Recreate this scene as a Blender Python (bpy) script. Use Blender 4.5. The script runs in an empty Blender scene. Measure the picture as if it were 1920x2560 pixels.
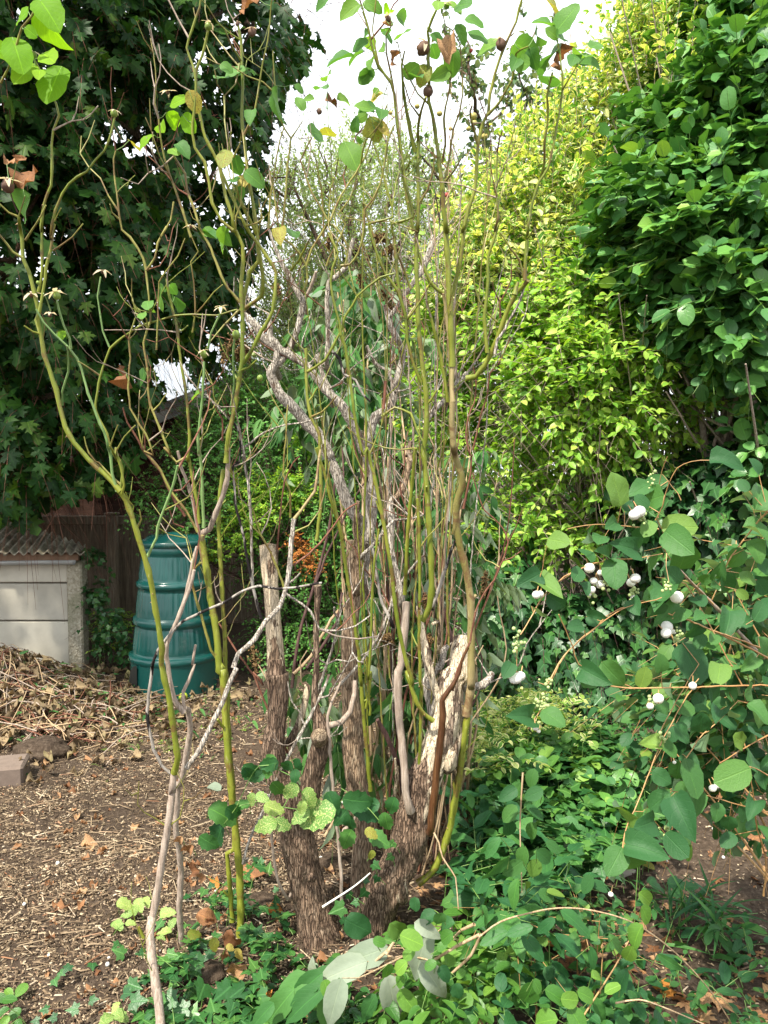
import bpy, math, random
import numpy as np
from mathutils import Vector, Matrix

# ------------------------------------------------------------------ camera, sky, sun, exposure
SC = bpy.context.scene
COL = SC.collection
CAMZ = 1.6
FPX = 2009.0                      # focal length in pixels of the 1920 x 2560 photograph
PITCH = math.atan(123 / FPX)
cam_data = bpy.data.cameras.new("camera")
cam = bpy.data.objects.new("camera", cam_data)
COL.objects.link(cam)
cam.location = (0, 0, CAMZ)
cam.rotation_euler = (math.pi / 2 - PITCH, 0, 0)
cam_data.sensor_fit = 'VERTICAL'
cam_data.sensor_height = 36
cam_data.lens = FPX / 2560 * 36
cam_data.clip_start = 0.05
cam_data.clip_end = 500
SC.camera = cam

SUN_EL, SUN_AZ = math.radians(55), math.radians(-146)     # azimuth measured from +Y towards +X
sun_dir = Vector((math.sin(SUN_AZ) * math.cos(SUN_EL), math.cos(SUN_AZ) * math.cos(SUN_EL), math.sin(SUN_EL)))
sd = bpy.data.lights.new("sun", 'SUN')
sd.energy = 5.0
sd.angle = math.radians(2.5)
sd.color = (1.0, 0.93, 0.80)
sun = bpy.data.objects.new("sun", sd)
COL.objects.link(sun)
sun.rotation_euler = sun_dir.to_track_quat('Z', 'Y').to_euler()

W = bpy.data.worlds.new("World")
SC.world = W
W.use_nodes = True
nt = W.node_tree
nt.nodes.clear()
wo = nt.nodes.new("ShaderNodeOutputWorld")
bg = nt.nodes.new("ShaderNodeBackground")
sky = nt.nodes.new("ShaderNodeTexSky")
sky.sky_type = 'NISHITA'
sky.sun_disc = False
sky.sun_elevation = SUN_EL
sky.sun_rotation = SUN_AZ
sky.air_density = 1.0
sky.dust_density = 3.0
sky.ozone_density = 1.0
tc = nt.nodes.new("ShaderNodeTexCoord")
cn = nt.nodes.new("ShaderNodeTexNoise")
cn.inputs["Scale"].default_value = 2.2
cn.inputs["Detail"].default_value = 6
cr = nt.nodes.new("ShaderNodeValToRGB")
cr.color_ramp.elements[0].position = 0.25
cr.color_ramp.elements[1].position = 0.48
cm = nt.nodes.new("ShaderNodeMix")
cm.data_type = 'RGBA'
cm.inputs[7].default_value = (21.0, 21.8, 23.0, 1)          # bright thin cloud
nt.links.new(tc.outputs["Generated"], cn.inputs["Vector"])
nt.links.new(cn.outputs["Fac"], cr.inputs["Fac"])
nt.links.new(cr.outputs["Color"], cm.inputs[0])
nt.links.new(sky.outputs["Color"], cm.inputs[6])
nt.links.new(cm.outputs[2], bg.inputs["Color"])
bg.inputs["Strength"].default_value = 0.05
nt.links.new(bg.outputs["Background"], wo.inputs["Surface"])

SC.view_settings.view_transform = 'Standard'
SC.view_settings.look = 'None'
SC.view_settings.exposure = 0.88
SC.view_settings.gamma = 1
SC.view_settings.use_curve_mapping = False
SC.render.engine = 'CYCLES'
SC.cycles.max_bounces = 6
SC.cycles.transparent_max_bounces = 6
SC.cycles.caustics_reflective = False
SC.cycles.caustics_refractive = False

# ------------------------------------------------------------------ helpers
CP, SP = math.cos(PITCH), math.sin(PITCH)

def P(px, py, Y):
    """world point on the sight line of a photograph pixel, Y metres in front of the camera"""
    x, y = (px - 960) / FPX, (1280 - py) / FPX
    t = Y / (CP + y * SP)
    return np.array([x * t, Y, CAMZ + (-SP + y * CP) * t])

def G(px, py, z=0.0):
    x, y = (px - 960) / FPX, (1280 - py) / FPX
    t = (z - CAMZ) / (-SP + y * CP)
    return np.array([x * t, (CP + y * SP) * t, z])

def project(p):
    """pixel and depth of world points (N,3)"""
    p = np.asarray(p, float)
    dz = p[:, 2] - CAMZ
    dep = p[:, 1] * CP - dz * SP
    up = p[:, 1] * SP + dz * CP
    d = np.maximum(dep, 1e-3)
    return 960 + FPX * p[:, 0] / d, 1280 - FPX * up / d, dep

def nrm(a):
    a = np.asarray(a, float)
    return a / np.maximum(np.linalg.norm(a, axis=-1, keepdims=True), 1e-9)

def hash3(i, j, k, seed=0):
    h = (i * 374761393 + j * 668265263 + k * 1274126177 + seed * 974711) & 0xffffffff
    h = ((h ^ (h >> 13)) * 1274126177) & 0xffffffff
    return ((h ^ (h >> 16)) & 0xffff) / 65535.0

def vnoise(p, seed=0):
    p = np.asarray(p, float)
    i = np.floor(p).astype(np.int64)
    f = p - i
    f = f * f * (3 - 2 * f)
    r = 0
    for a in (0, 1):
        for b in (0, 1):
            for c in (0, 1):
                w = (f[:, 0] if a else 1 - f[:, 0]) * (f[:, 1] if b else 1 - f[:, 1]) * (f[:, 2] if c else 1 - f[:, 2])
                r = r + w * hash3(i[:, 0] + a, i[:, 1] + b, i[:, 2] + c, seed)
    return r

def fbm(p, oct=4, seed=0):
    r, a, s, t = 0, 1.0, 1.0, 0
    for o in range(oct):
        r = r + a * vnoise(np.asarray(p) * s, seed + o * 17)
        t += a
        a *= .5
        s *= 2.03
    return r / t

class Buf:
    """collects faces and builds them as one mesh"""
    def __init__(self):
        self.v, self.lo, self.sz, self.uv, self.mt, self.n = [], [], [], [], [], 0
    def add(self, v, faces, uv=None, mat=0):
        """faces: list of equal-length index arrays (F,k)"""
        v = np.asarray(v, float).reshape(-1, 3)
        uv = np.zeros((len(v), 2)) if uv is None else np.asarray(uv, float)
        self.v.append(v)
        self.uv.append(uv)
        for f in faces:
            f = np.asarray(f, np.int64)
            if f.size == 0:
                continue
            self.lo.append((f + self.n).ravel())
            self.sz.append(np.full(len(f), f.shape[1]))
            self.mt.append(np.full(len(f), mat))
        self.n += len(v)
    def mesh(self, name, mats, smooth=True):
        me = bpy.data.meshes.new(name)
        if self.n:
            v, lo, sz = np.concatenate(self.v), np.concatenate(self.lo), np.concatenate(self.sz)
            uv, mt = np.concatenate(self.uv), np.concatenate(self.mt)
            me.vertices.add(len(v))
            me.vertices.foreach_set("co", v.ravel().astype(np.float32))
            me.loops.add(len(lo))
            me.loops.foreach_set("vertex_index", lo.astype(np.int32))
            me.polygons.add(len(sz))
            st = np.concatenate([[0], np.cumsum(sz)[:-1]])
            me.polygons.foreach_set("loop_start", st.astype(np.int32))
            me.polygons.foreach_set("material_index", mt.astype(np.int32))
            me.polygons.foreach_set("use_smooth", np.full(len(sz), smooth))
            ul = me.uv_layers.new(name="UVMap")
            ul.data.foreach_set("uv", uv[lo].ravel().astype(np.float32))
            me.update(calc_edges=True)
            me.validate()
        for m in (mats if isinstance(mats, (list, tuple)) else [mats]):
            me.materials.append(m)
        return me
    def build(self, name, mats, parent=None, smooth=True, kind=None):
        o = bpy.data.objects.new(name, self.mesh(name, mats, smooth))
        COL.objects.link(o)
        if parent is not None:
            o.parent = parent
            o.matrix_parent_inverse = parent.matrix_basis.inverted()
        if kind:
            o["kind"] = kind
        return o

def tag(o, label, cat, group=None, kind=None):
    if label: o["label"] = label
    if cat: o["category"] = cat
    if group: o["group"] = group
    if kind: o["kind"] = kind
    return o

def thing(name, loc, label, cat, group=None):
    o = bpy.data.objects.new(name, None)
    COL.objects.link(o)
    o.location = [float(c) for c in loc]
    o.empty_display_size = .1
    tag(o, label, cat, group)
    return o

def place(name, me, parent, loc, S=None, D=None, N=None, size=1.0):
    o = bpy.data.objects.new(name, me)
    COL.objects.link(o)
    if parent is not None:
        o.parent = parent
        o.matrix_parent_inverse = parent.matrix_basis.inverted()
    if S is None:
        o.matrix_basis = Matrix.Translation([float(c) for c in loc])
    else:
        m = Matrix.Identity(4)
        for r in range(3):
            m[r][0], m[r][1], m[r][2], m[r][3] = float(S[r]) * size, float(D[r]) * size, float(N[r]) * size, float(loc[r])
        o.matrix_basis = m
    return o

def box(buf, c, s, rz=0.0, mat=0, rx=0.0, bev=0.0):
    """box, with chamfered vertical/horizontal edges when bev > 0"""
    h = np.array(s) / 2
    if bev <= 0:
        v = np.array([[x, y, z] for z in (-1, 1) for y in (-1, 1) for x in (-1, 1)], float) * h
        f = np.array([[0, 2, 3, 1], [4, 5, 7, 6], [0, 1, 5, 4], [2, 6, 7, 3], [0, 4, 6, 2], [1, 3, 7, 5]])
        fs = [f]
    else:
        vv, idx = [], {}
        for ax in range(3):
            for sx in (-1, 1):
                for sy in (-1, 1):
                    for sz in (-1, 1):
                        sg = np.array([sx, sy, sz], float)
                        q = sg * (h - bev)
                        q[ax] = sg[ax] * h[ax]
                        idx[(ax, sx, sy, sz)] = len(vv)
                        vv.append(q)
        v = np.array(vv)
        quads, tris = [], []
        def K(ax, s3): return idx[(ax,) + tuple(s3)]
        for ax in range(3):
            a, b = (ax + 1) % 3, (ax + 2) % 3
            for s0 in (-1, 1):
                q = []
                for (sa, sb) in ((-1, -1), (1, -1), (1, 1), (-1, 1)):
                    t = [0, 0, 0]; t[ax], t[a], t[b] = s0, sa, sb
                    q.append(K(ax, t))
                quads.append(q if s0 > 0 else q[::-1])
            for sa in (-1, 1):
                for sb in (-1, 1):
                    t0 = [0, 0, 0]; t0[a], t0[b], t0[ax] = sa, sb, -1
                    t1 = list(t0); t1[ax] = 1
                    q = [K(a, t0), K(a, t1), K(b, t1), K(b, t0)]
                    quads.append(q if sa * sb < 0 else q[::-1])
        for sx in (-1, 1):
            for sy in (-1, 1):
                for sz in (-1, 1):
                    t = [K(0, (sx, sy, sz)), K(1, (sx, sy, sz)), K(2, (sx, sy, sz))]
                    tris.append(t if sx * sy * sz > 0 else t[::-1])
        fs = [np.array(quads), np.array(tris)]
    if rx:
        c1, s1 = math.cos(rx), math.sin(rx)
        v = v @ np.array([[1, 0, 0], [0, c1, s1], [0, -s1, c1]])
    if rz:
        c1, s1 = math.cos(rz), math.sin(rz)
        v = v @ np.array([[c1, s1, 0], [-s1, c1, 0], [0, 0, 1]])
    buf.add(v + np.array(c), fs, uv=v[:, [0, 2]], mat=mat)

def smooth_path(pts, rad, step, tight=0.0):
    """Catmull-Rom through pts, resampled about every step metres"""
    p = np.asarray(pts, float)
    r = np.asarray(rad, float)
    if len(p) < 2: return p, r
    e = np.vstack([2 * p[0] - p[1], p, 2 * p[-1] - p[-2]])
    out, ro = [], []
    for i in range(len(p) - 1):
        a, b, c, d = e[i], e[i + 1], e[i + 2], e[i + 3]
        n = max(1, int(np.linalg.norm(c - b) / step))
        t = (np.arange(n) / n)[:, None]
        cr_ = .5 * (2 * b + (c - a) * t + (2 * a - 5 * b + 4 * c - d) * t ** 2 + (3 * b - a - 3 * c + d) * t ** 3)
        out.append(cr_ * (1 - tight) + (b + (c - b) * t) * tight)
        ro.append(r[i] + (r[i + 1] - r[i]) * t[:, 0])
    out.append(p[-1:]); ro.append(r[-1:])
    return np.vstack(out), np.concatenate(ro)

def tube(buf, pts, rad, sides=6, step=.04, mat=0, knots=0.0, knot_gap=.06, wob=0.0, seed=0, raw=False, disp=None, cap=True, capmat=None, tight=0.0):
    p, r = (np.asarray(pts, float), np.asarray(rad, float)) if raw else smooth_path(pts, rad, step, tight)
    n = len(p)
    if n < 2: return p, r
    T = nrm(np.gradient(p, axis=0))
    ref = np.array([0, 1., 0]) if abs(T[0][1]) < .8 else np.array([1., 0, 0])
    A = np.zeros_like(p)
    a = nrm(np.cross(T[0], ref))
    for i in range(n):
        a = a - T[i] * np.dot(a, T[i])
        a = a / max(np.linalg.norm(a), 1e-9)
        A[i] = a
    B = np.cross(T, A)
    s = np.concatenate([[0], np.cumsum(np.linalg.norm(np.diff(p, axis=0), axis=1))])
    if wob:
        rr = np.random.default_rng(seed)
        p = p + (A * rr.normal(0, wob, (n, 1)) + B * rr.normal(0, wob, (n, 1)))
    if knots:
        g = knot_gap * (1 + .5 * vnoise(np.c_[s * 3, s * 0 + seed, s * 0], 5))
        ph = (s / g) % 1.0
        r = r * (1 + knots * np.exp(-((np.minimum(ph, 1 - ph)) * 7) ** 2) + .10 * (vnoise(np.c_[s * 30, s * 0 + seed * 1.7, s * 0], 3) - .5))
    th = np.linspace(0, 2 * math.pi, sides, endpoint=False)
    ring = A[:, None, :] * np.cos(th)[None, :, None] + B[:, None, :] * np.sin(th)[None, :, None]
    R = np.repeat(r[:, None], sides, 1)
    if disp is not None:
        R = R * disp(s, th)
    v = p[:, None, :] + ring * R[:, :, None]
    i = np.arange(n - 1)[:, None] * sides
    j = np.arange(sides)[None, :]
    j2 = (j + 1) % sides
    q = np.stack([i + j, i + j2, i + sides + j2, i + sides + j], -1).reshape(-1, 4)
    uv = np.stack([np.repeat(th[None, :], n, 0) / (2 * math.pi), np.repeat(s[:, None], sides, 1)], -1).reshape(-1, 2)
    buf.add(v.reshape(-1, 3), [q], uv, mat)
    if cap:
        cv = np.vstack([v[-1], p[-1] + T[-1] * r[-1] * .25])
        buf.add(cv, [np.array([[k, (k + 1) % sides, sides] for k in range(sides)])], None, mat if capmat is None else capmat)
    return p, r

def thorn(buf, p, d, s, mat=0):
    d = nrm(d)
    a = nrm(np.cross(d, [0.1, .2, 1.])); b = np.cross(d, a)
    v = [p + a * s * .3, p - a * s * .3 + b * s * .2, p - a * s * .1 - b * s * .5, p + d * s - np.array([0, 0, s * .25])]
    buf.add(v, [np.array([[0, 1, 3], [1, 2, 3], [2, 0, 3]])], None, mat)

def ball(buf, c, r, mat=0, seg=10, rows=6, sc=(1, 1, 1), axis=None, wob=0, seed=0):
    u = np.linspace(0, 2 * math.pi, seg, endpoint=False)
    w = np.linspace(0, math.pi, rows + 1)[1:-1]
    v = np.stack([np.sin(w)[:, None] * np.cos(u), np.sin(w)[:, None] * np.sin(u), np.repeat(np.cos(w)[:, None], seg, 1)], -1).reshape(-1, 3)
    v = np.vstack([v, [0, 0, 1], [0, 0, -1]])
    if wob: v = v * (1 + wob * (fbm(v * 2.3 + seed * 7.7, 3, seed) - .5)[:, None] * 2)
    n = rows - 1
    q, t = [], []
    for i in range(n - 1):
        for j in range(seg):
            q.append([i * seg + j, (i + 1) * seg + j, (i + 1) * seg + (j + 1) % seg, i * seg + (j + 1) % seg])
    for j in range(seg):
        t.append([n * seg, j, (j + 1) % seg])
        t.append([n * seg + 1, (n - 1) * seg + (j + 1) % seg, (n - 1) * seg + j])
    uv = np.c_[np.arctan2(v[:, 1], v[:, 0]) / 6.283 + .5, v[:, 2] * .5 + .5]
    v = v * np.array(sc)
    if axis is not None:
        z = nrm(axis); x = nrm(np.cross(z, [.3, .9, .1])); y = np.cross(z, x)
        v = v @ np.array([x, y, z])
    buf.add(np.array(c) + v * r, [np.array(q).reshape(-1, 4), np.array(t)], uv, mat)

# crops of the photograph in which outlines were measured: offset and scale
CROP = {'A': (0, 0, .57866), 'B': (960, 0, .57866), 'C': (0, 800, .57866), 'D': (960, 800, .57866), 'E': (0, 1660, .57866), 'F': (960, 1660, .57866),
        'K1': (480, 0, .36166), 'K2': (900, 0, .36166), 'K3': (480, 560, .36166), 'K4': (900, 560, .36166), 'K5': (480, 1120, .36166), 'K6': (900, 1120, .36166),
        'L1': (0, 0, .36166), 'L2': (0, 560, .36166), 'L3': (0, 1120, .36166), 'L4': (600, 1680, .36166), 'L5': (1320, 1120, .36166),
        'M1': (600, 1960, .36166), 'M2': (0, 1960, .36166), 'M3': (1320, 1640, .36166), 'V': (0, 0, 1.15732), 'S': (0, 0, 1)}

def px(txt):
    """'K5 240,1650 200,900 K3 10,20' -> array of photograph pixels"""
    out, c = [], CROP['S']
    for w in txt.split():
        if ',' in w:
            q = [float(k) for k in w.split(',')]
            out.append([c[0] + q[0] * c[2], c[1] + q[1] * c[2]] + [k * c[2] for k in q[2:]])
        else:
            c = CROP[w]
    return out

# ------------------------------------------------------------------ materials
def mat_new(name):
    m = bpy.data.materials.new(name)
    m.use_nodes = True
    n = m.node_tree
    n.nodes.clear()
    return m, n, n.nodes, n.links

def node(n, t, **kw):
    x = n.nodes.new(t)
    for k, v in kw.items():
        setattr(x, k, v)
    return x

def rgb(c): return (c[0], c[1], c[2], 1)

def mixc(n, fac, a, b, mode='MIX'):
    x = node(n, "ShaderNodeMix", data_type='RGBA', blend_type=mode)
    for s, v in ((0, fac), (6, a), (7, b)):
        if hasattr(v, 'links') or hasattr(v, 'is_output'):
            n.links.new(v, x.inputs[s])
        else:
            x.inputs[s].default_value = v if s == 0 else rgb(v)
    return x.outputs[2]

def mth(n, op, a, b=None, c=None):
    x = node(n, "ShaderNodeMath", operation=op)
    for s, v in enumerate((a, b, c)):
        if v is None: continue
        if hasattr(v, 'is_output'): n.links.new(v, x.inputs[s])
        else: x.inputs[s].default_value = v
    return x.outputs[0]

def ramp(n, fac, stops):
    r = node(n, "ShaderNodeValToRGB")
    el = r.color_ramp.elements
    while len(el) < len(stops): el.new(.5)
    for e, (p, c) in zip(el, stops):
        e.position = p
        e.color = rgb(c) if not isinstance(c, (int, float)) else (c, c, c, 1)
    n.links.new(fac, r.inputs[0])
    return r.outputs[0]

def noise(n, vec, scale, detail=4, rough=.55, dist=0):
    x = node(n, "ShaderNodeTexNoise")
    x.inputs["Scale"].default_value = scale
    x.inputs["Detail"].default_value = detail
    x.inputs["Roughness"].default_value = rough
    x.inputs["Distortion"].default_value = dist
    n.links.new(vec, x.inputs["Vector"])
    return x.outputs["Fac"]

def rnd_island(n):
    g = node(n, "ShaderNodeNewGeometry")
    o = node(n, "ShaderNodeObjectInfo")
    return mth(n, 'FRACT', mth(n, 'ADD', g.outputs["Random Per Island"], mth(n, 'MULTIPLY', o.outputs["Random"], 7.31))), g

def finish(m, n, col, rough=.6, bump=None, bstr=.3, bdist=.003, spec=.5, trans=0, tcol=None, sheen=0, coat=0):
    b = node(n, "ShaderNodeBsdfPrincipled")
    if hasattr(col, 'is_output'): n.links.new(col, b.inputs["Base Color"])
    else: b.inputs["Base Color"].default_value = rgb(col)
    if hasattr(rough, 'is_output'): n.links.new(rough, b.inputs["Roughness"])
    else: b.inputs["Roughness"].default_value = rough
    b.inputs["Specular IOR Level"].default_value = spec
    if coat: b.inputs["Coat Weight"].default_value = coat
    if bump is not None:
        u = node(n, "ShaderNodeBump")
        u.inputs["Strength"].default_value = bstr
        u.inputs["Distance"].default_value = bdist
        n.links.new(bump, u.inputs["Height"])
        n.links.new(u.outputs[0], b.inputs["Normal"])
    out = b.outputs[0]
    if trans:
        t = node(n, "ShaderNodeBsdfTranslucent")
        if hasattr(tcol, 'is_output'): n.links.new(tcol, t.inputs[0])
        else: t.inputs[0].default_value = rgb(tcol)
        x = node(n, "ShaderNodeMixShader")
        x.inputs[0].default_value = trans
        n.links.new(out, x.inputs[1]); n.links.new(t.outputs[0], x.inputs[2])
        out = x.outputs[0]
    o = node(n, "ShaderNodeOutputMaterial")
    n.links.new(out, o.inputs[0])
    return m

def leaf_mat(name, stops, rough=.42, trans=.3, tmul=(1.9, 1.75, .7), vein=(1.45, 1.4, 1.25), edge=None, edge_w=.62, edge_share=1.0,
             spots=None, spot_thr=.66, under=None, vfreq=6, spec=.32, radial=False):
    """leaf surface: each leaf its own tone, midrib and side veins, optional pale margin, blotches and paler underside"""
    m, n, N, L = mat_new(name)
    r, g = rnd_island(n)
    uv = node(n, "ShaderNodeUVMap")
    sx = node(n, "ShaderNodeSeparateXYZ")
    L.new(uv.outputs[0], sx.inputs[0])
    u, v = sx.outputs[0], sx.outputs[1]
    base = ramp(n, r, stops)
    tcn = node(n, "ShaderNodeTexCoord")
    nz = noise(n, tcn.outputs["Object"], 9 if spots is None else 24, 3)
    base = mixc(n, .35, base, mixc(n, nz, (.55, .6, .5), (1.45, 1.35, 1.3)), 'MULTIPLY')
    du = mth(n, 'ABSOLUTE', mth(n, 'SUBTRACT', u, .5))           # 0 midrib, .5 margin
    if edge is not None:
        wob = mth(n, 'ADD', mth(n, 'MULTIPLY', du, 2), mth(n, 'MULTIPLY', mth(n, 'SUBTRACT', nz, .5), .7))
        ef = ramp(n, wob, [(edge_w - .06, 0.0), (edge_w + .06, 1.0)])
        if edge_share < 1:
            sel = mth(n, 'LESS_THAN', mth(n, 'FRACT', mth(n, 'MULTIPLY', r, 13.7)), edge_share)
            ef = mth(n, 'MULTIPLY', ef, sel)
        base = mixc(n, ef, base, edge)
    if spots is not None:
        sp = ramp(n, nz, [(spot_thr - .03, 0.0), (spot_thr + .03, 1.0)])
        base = mixc(n, sp, base, spots)
    mid = ramp(n, du, [(.012, 1.0), (.035, 0.0)])
    sv = mth(n, 'FRACT', mth(n, 'SUBTRACT', mth(n, 'MULTIPLY', v, vfreq), mth(n, 'MULTIPLY', du, vfreq * .7)))
    svf = ramp(n, mth(n, 'ABSOLUTE', mth(n, 'SUBTRACT', sv, .5)), [(.0, .55), (.07, 0.0)])
    ve = mth(n, 'MAXIMUM', mid, svf) if not radial else mid
    base = mixc(n, ve, base, mixc(n, 1.0, base, vein, 'MULTIPLY'))
    if under is not None:
        base = mixc(n, g.outputs["Backfacing"], base, under)
    tcol = mixc(n, 1.0, base, tmul, 'MULTIPLY')
    bumpv = mth(n, 'ADD', mth(n, 'MULTIPLY', ve, -.6), nz)
    rg = mth(n, 'MULTIPLY_ADD', nz, .25, rough - .12)
    return finish(m, n, base, rg, bumpv, .5, .002, spec, trans, tcol)

def bark_mat(name, cols, scale=(60, 60, 14), patch=None, patch_thr=.56, patch_scale=(9, 9, 2.2), rough=.85, bstr=.6, streak=None, spec=.25, fine=1.0, crack=0):
    m, n, N, L = mat_new(name)
    t = node(n, "ShaderNodeTexCoord")
    mp = node(n, "ShaderNodeMapping")
    mp.inputs["Scale"].default_value = scale
    L.new(t.outputs["Object"], mp.inputs[0])
    f = noise(n, mp.outputs[0], 1, 6, .65, .4)
    f2 = noise(n, t.outputs["Object"], 5, 3)
    f3 = noise(n, t.outputs["Object"], 160 * fine, 3, .7)
    c = ramp(n, f, [(.28, cols[0]), (.5, cols[1]), (.72, cols[2])])
    c = mixc(n, .5, c, mixc(n, f2, (.6, .6, .6), (1.4, 1.4, 1.35)), 'MULTIPLY')
    c = mixc(n, .45, c, mixc(n, f3, (.55, .55, .55), (1.5, 1.5, 1.5)), 'MULTIPLY')
    h = mth(n, 'ADD', f, mth(n, 'MULTIPLY', f3, .3))
    if crack:
        mc = node(n, "ShaderNodeMapping")
        mc.inputs["Scale"].default_value = (crack, crack, crack * .13)
        L.new(t.outputs["Object"], mc.inputs[0])
        wn = node(n, "ShaderNodeTexNoise"); wn.inputs["Scale"].default_value = 1.3; wn.inputs["Detail"].default_value = 4
        L.new(mc.outputs[0], wn.inputs["Vector"])
        wv = node(n, "ShaderNodeVectorMath", operation='MULTIPLY_ADD'); wv.inputs[1].default_value = (1.1, 1.1, 1.1)
        L.new(wn.outputs["Color"], wv.inputs[0]); L.new(mc.outputs[0], wv.inputs[2])
        vo = node(n, "ShaderNodeTexVoronoi", feature='DISTANCE_TO_EDGE'); vo.inputs["Scale"].default_value = 1
        L.new(wv.outputs[0], vo.inputs["Vector"])
        ck = ramp(n, vo.outputs["Distance"], [(.0, 0.0), (.16, 1.0)])
        c = mixc(n, ck, mixc(n, 1.0, c, (.38, .36, .35), 'MULTIPLY'), c)
        h = mth(n, 'ADD', h, mth(n, 'MULTIPLY', ck, .8))
    if patch is not None:
        mq = node(n, "ShaderNodeMapping")
        mq.inputs["Scale"].default_value = patch_scale
        L.new(t.outputs["Object"], mq.inputs[0])
        pf = noise(n, mq.outputs[0], 1, 7, .62, .3)
        k = ramp(n, pf, [(patch_thr - .012, 0.0), (patch_thr + .012, 1.0)])
        pc = ramp(n, f, [(.3, (patch[0] * .45, patch[1] * .4, patch[2] * .33)), (.42, patch), (.7, (patch[0] * 1.15, patch[1] * 1.15, patch[2] * 1.12))])
        c = mixc(n, k, c, pc)
        h = mth(n, 'SUBTRACT', h, mth(n, 'MULTIPLY', k, .5))
    return finish(m, n, c, rough, h, bstr, .008, spec)

def cane_mat(name, a, b, node_c=(.13, .06, .025), rough=.45, brown=.5, bthr=.6):
    """smooth rose cane: green with brown rings at the joints, lengthwise streaks and specks"""
    m, n, N, L = mat_new(name)
    t = node(n, "ShaderNodeTexCoord")
    f = noise(n, t.outputs["Object"], 3.2, 4)
    mp = node(n, "ShaderNodeMapping"); mp.inputs["Scale"].default_value = (150, 150, 12)
    L.new(t.outputs["Object"], mp.inputs[0])
    s = noise(n, mp.outputs[0], 1, 4, .6)
    c = ramp(n, f, [(.33, a), (.62, b)])
    c = mixc(n, .75, c, mixc(n, s, (.35, .35, .35), (1.65, 1.6, 1.5)), 'MULTIPLY')
    c = mixc(n, ramp(n, s, [(.64, 0.0), (.70, .5)]), c, (.50, .44, .30))
    k = noise(n, t.outputs["Object"], 11, 5, .7, .6)
    kk = ramp(n, k, [(bthr - .03, 0.0), (bthr + .05, brown)])
    c = mixc(n, kk, c, node_c)
    sp = noise(n, t.outputs["Object"], 210, 2)
    c = mixc(n, ramp(n, sp, [(.66, 0.0), (.72, .6)]), c, (.05, .035, .02))
    return finish(m, n, c, rough, s, .25, .002, .5)

def plain_mat(name, c1, c2, scale=20, rough=.7, bstr=.3, detail=5, spec=.4, trans=0, coat=0):
    m, n, N, L = mat_new(name)
    t = node(n, "ShaderNodeTexCoord")
    f = noise(n, t.outputs["Object"], scale, detail, .62)
    r, g = rnd_island(n)
    c = mixc(n, f, c1, c2)
    c = mixc(n, .5, c, mixc(n, r, (.65, .65, .65), (1.35, 1.35, 1.3)), 'MULTIPLY')
    return finish(m, n, c, rough, f, bstr, .004, spec, trans, (c2[0] * 1.5, c2[1] * 1.4, c2[2]), coat=coat)

def multi_mat(name, stops, rough=.8, scale=60, trans=0, spec=.3):
    """pieces of many tones, each island or object its own"""
    m, n, N, L = mat_new(name)
    r, g = rnd_island(n)
    t = node(n, "ShaderNodeTexCoord")
    f = noise(n, t.outputs["Object"], scale, 4, .6)
    c = ramp(n, r, stops)
    c = mixc(n, .6, c, mixc(n, f, (.45, .45, .45), (1.55, 1.55, 1.5)), 'MULTIPLY')
    return finish(m, n, c, rough, f, .4, .002, spec, trans, mixc(n, 1.0, c, (1.6, 1.4, .9), 'MULTIPLY'))

M = {}
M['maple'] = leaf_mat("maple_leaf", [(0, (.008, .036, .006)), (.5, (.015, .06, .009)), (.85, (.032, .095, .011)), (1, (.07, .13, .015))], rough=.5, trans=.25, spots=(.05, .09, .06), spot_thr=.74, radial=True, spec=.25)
M['broad'] = leaf_mat("broad_glossy_leaf", [(0, (.05, .155, .045)), (.5, (.08, .22, .055)), (.9, (.12, .29, .055)), (1, (.24, .40, .07))], rough=.36, spec=.45, trans=.2, vein=(1.25, 1.25, 1.1), vfreq=5)
M['lime'] = leaf_mat("lime_privet_leaf", [(0, (.10, .25, .03)), (.4, (.20, .40, .05)), (.8, (.32, .52, .08)), (1, (.48, .62, .14))], rough=.4, trans=.35, edge=(.42, .52, .09), edge_share=.4, edge_w=.75)
M['gold'] = leaf_mat("golden_privet_leaf", [(0, (.06, .19, .03)), (.4, (.14, .32, .05)), (.7, (.34, .47, .11)), (1, (.66, .68, .32))], rough=.4, trans=.4, edge=(.74, .74, .38), edge_share=.7, edge_w=.6)
M['ivy'] = leaf_mat("ivy_leaf", [(0, (.016, .07, .02)), (.6, (.032, .115, .028)), (1, (.07, .18, .035))], rough=.38, spec=.45, trans=.15, vein=(1.9, 1.6, 1.8), radial=True)
M['fine'] = leaf_mat("small_grey_green_leaf", [(0, (.14, .24, .09)), (.6, (.23, .35, .14)), (1, (.36, .48, .20))], rough=.5, trans=.35)
M['apple'] = leaf_mat("apple_leaf", [(0, (.035, .09, .03)), (.6, (.06, .14, .04)), (1, (.12, .2, .06))], rough=.5, trans=.3, under=(.16, .22, .13))
M['shrub'] = leaf_mat("small_shrub_leaf", [(0, (.06, .18, .04)), (.6, (.10, .27, .055)), (1, (.17, .37, .07))], rough=.42, trans=.25)
M['shrubgold'] = leaf_mat("young_shrub_leaf", [(0, (.12, .30, .03)), (.6, (.24, .44, .045)), (1, (.42, .56, .07))], rough=.42, trans=.35)
M['budd'] = leaf_mat("buddleia_leaf", [(0, (.03, .11, .03)), (.6, (.05, .16, .04)), (1, (.10, .24, .06))], rough=.6, trans=.28, spec=.3, under=(.20, .28, .16), vfreq=9, vein=(1.4, 1.4, 1.3))
M['silver'] = leaf_mat("silvery_underside_leaf", [(0, (.17, .225, .16)), (.6, (.22, .275, .21)), (1, (.28, .33, .26))], rough=.7, spec=.3, trans=.2, vfreq=9, vein=(1.15, 1.15, 1.1))
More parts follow.
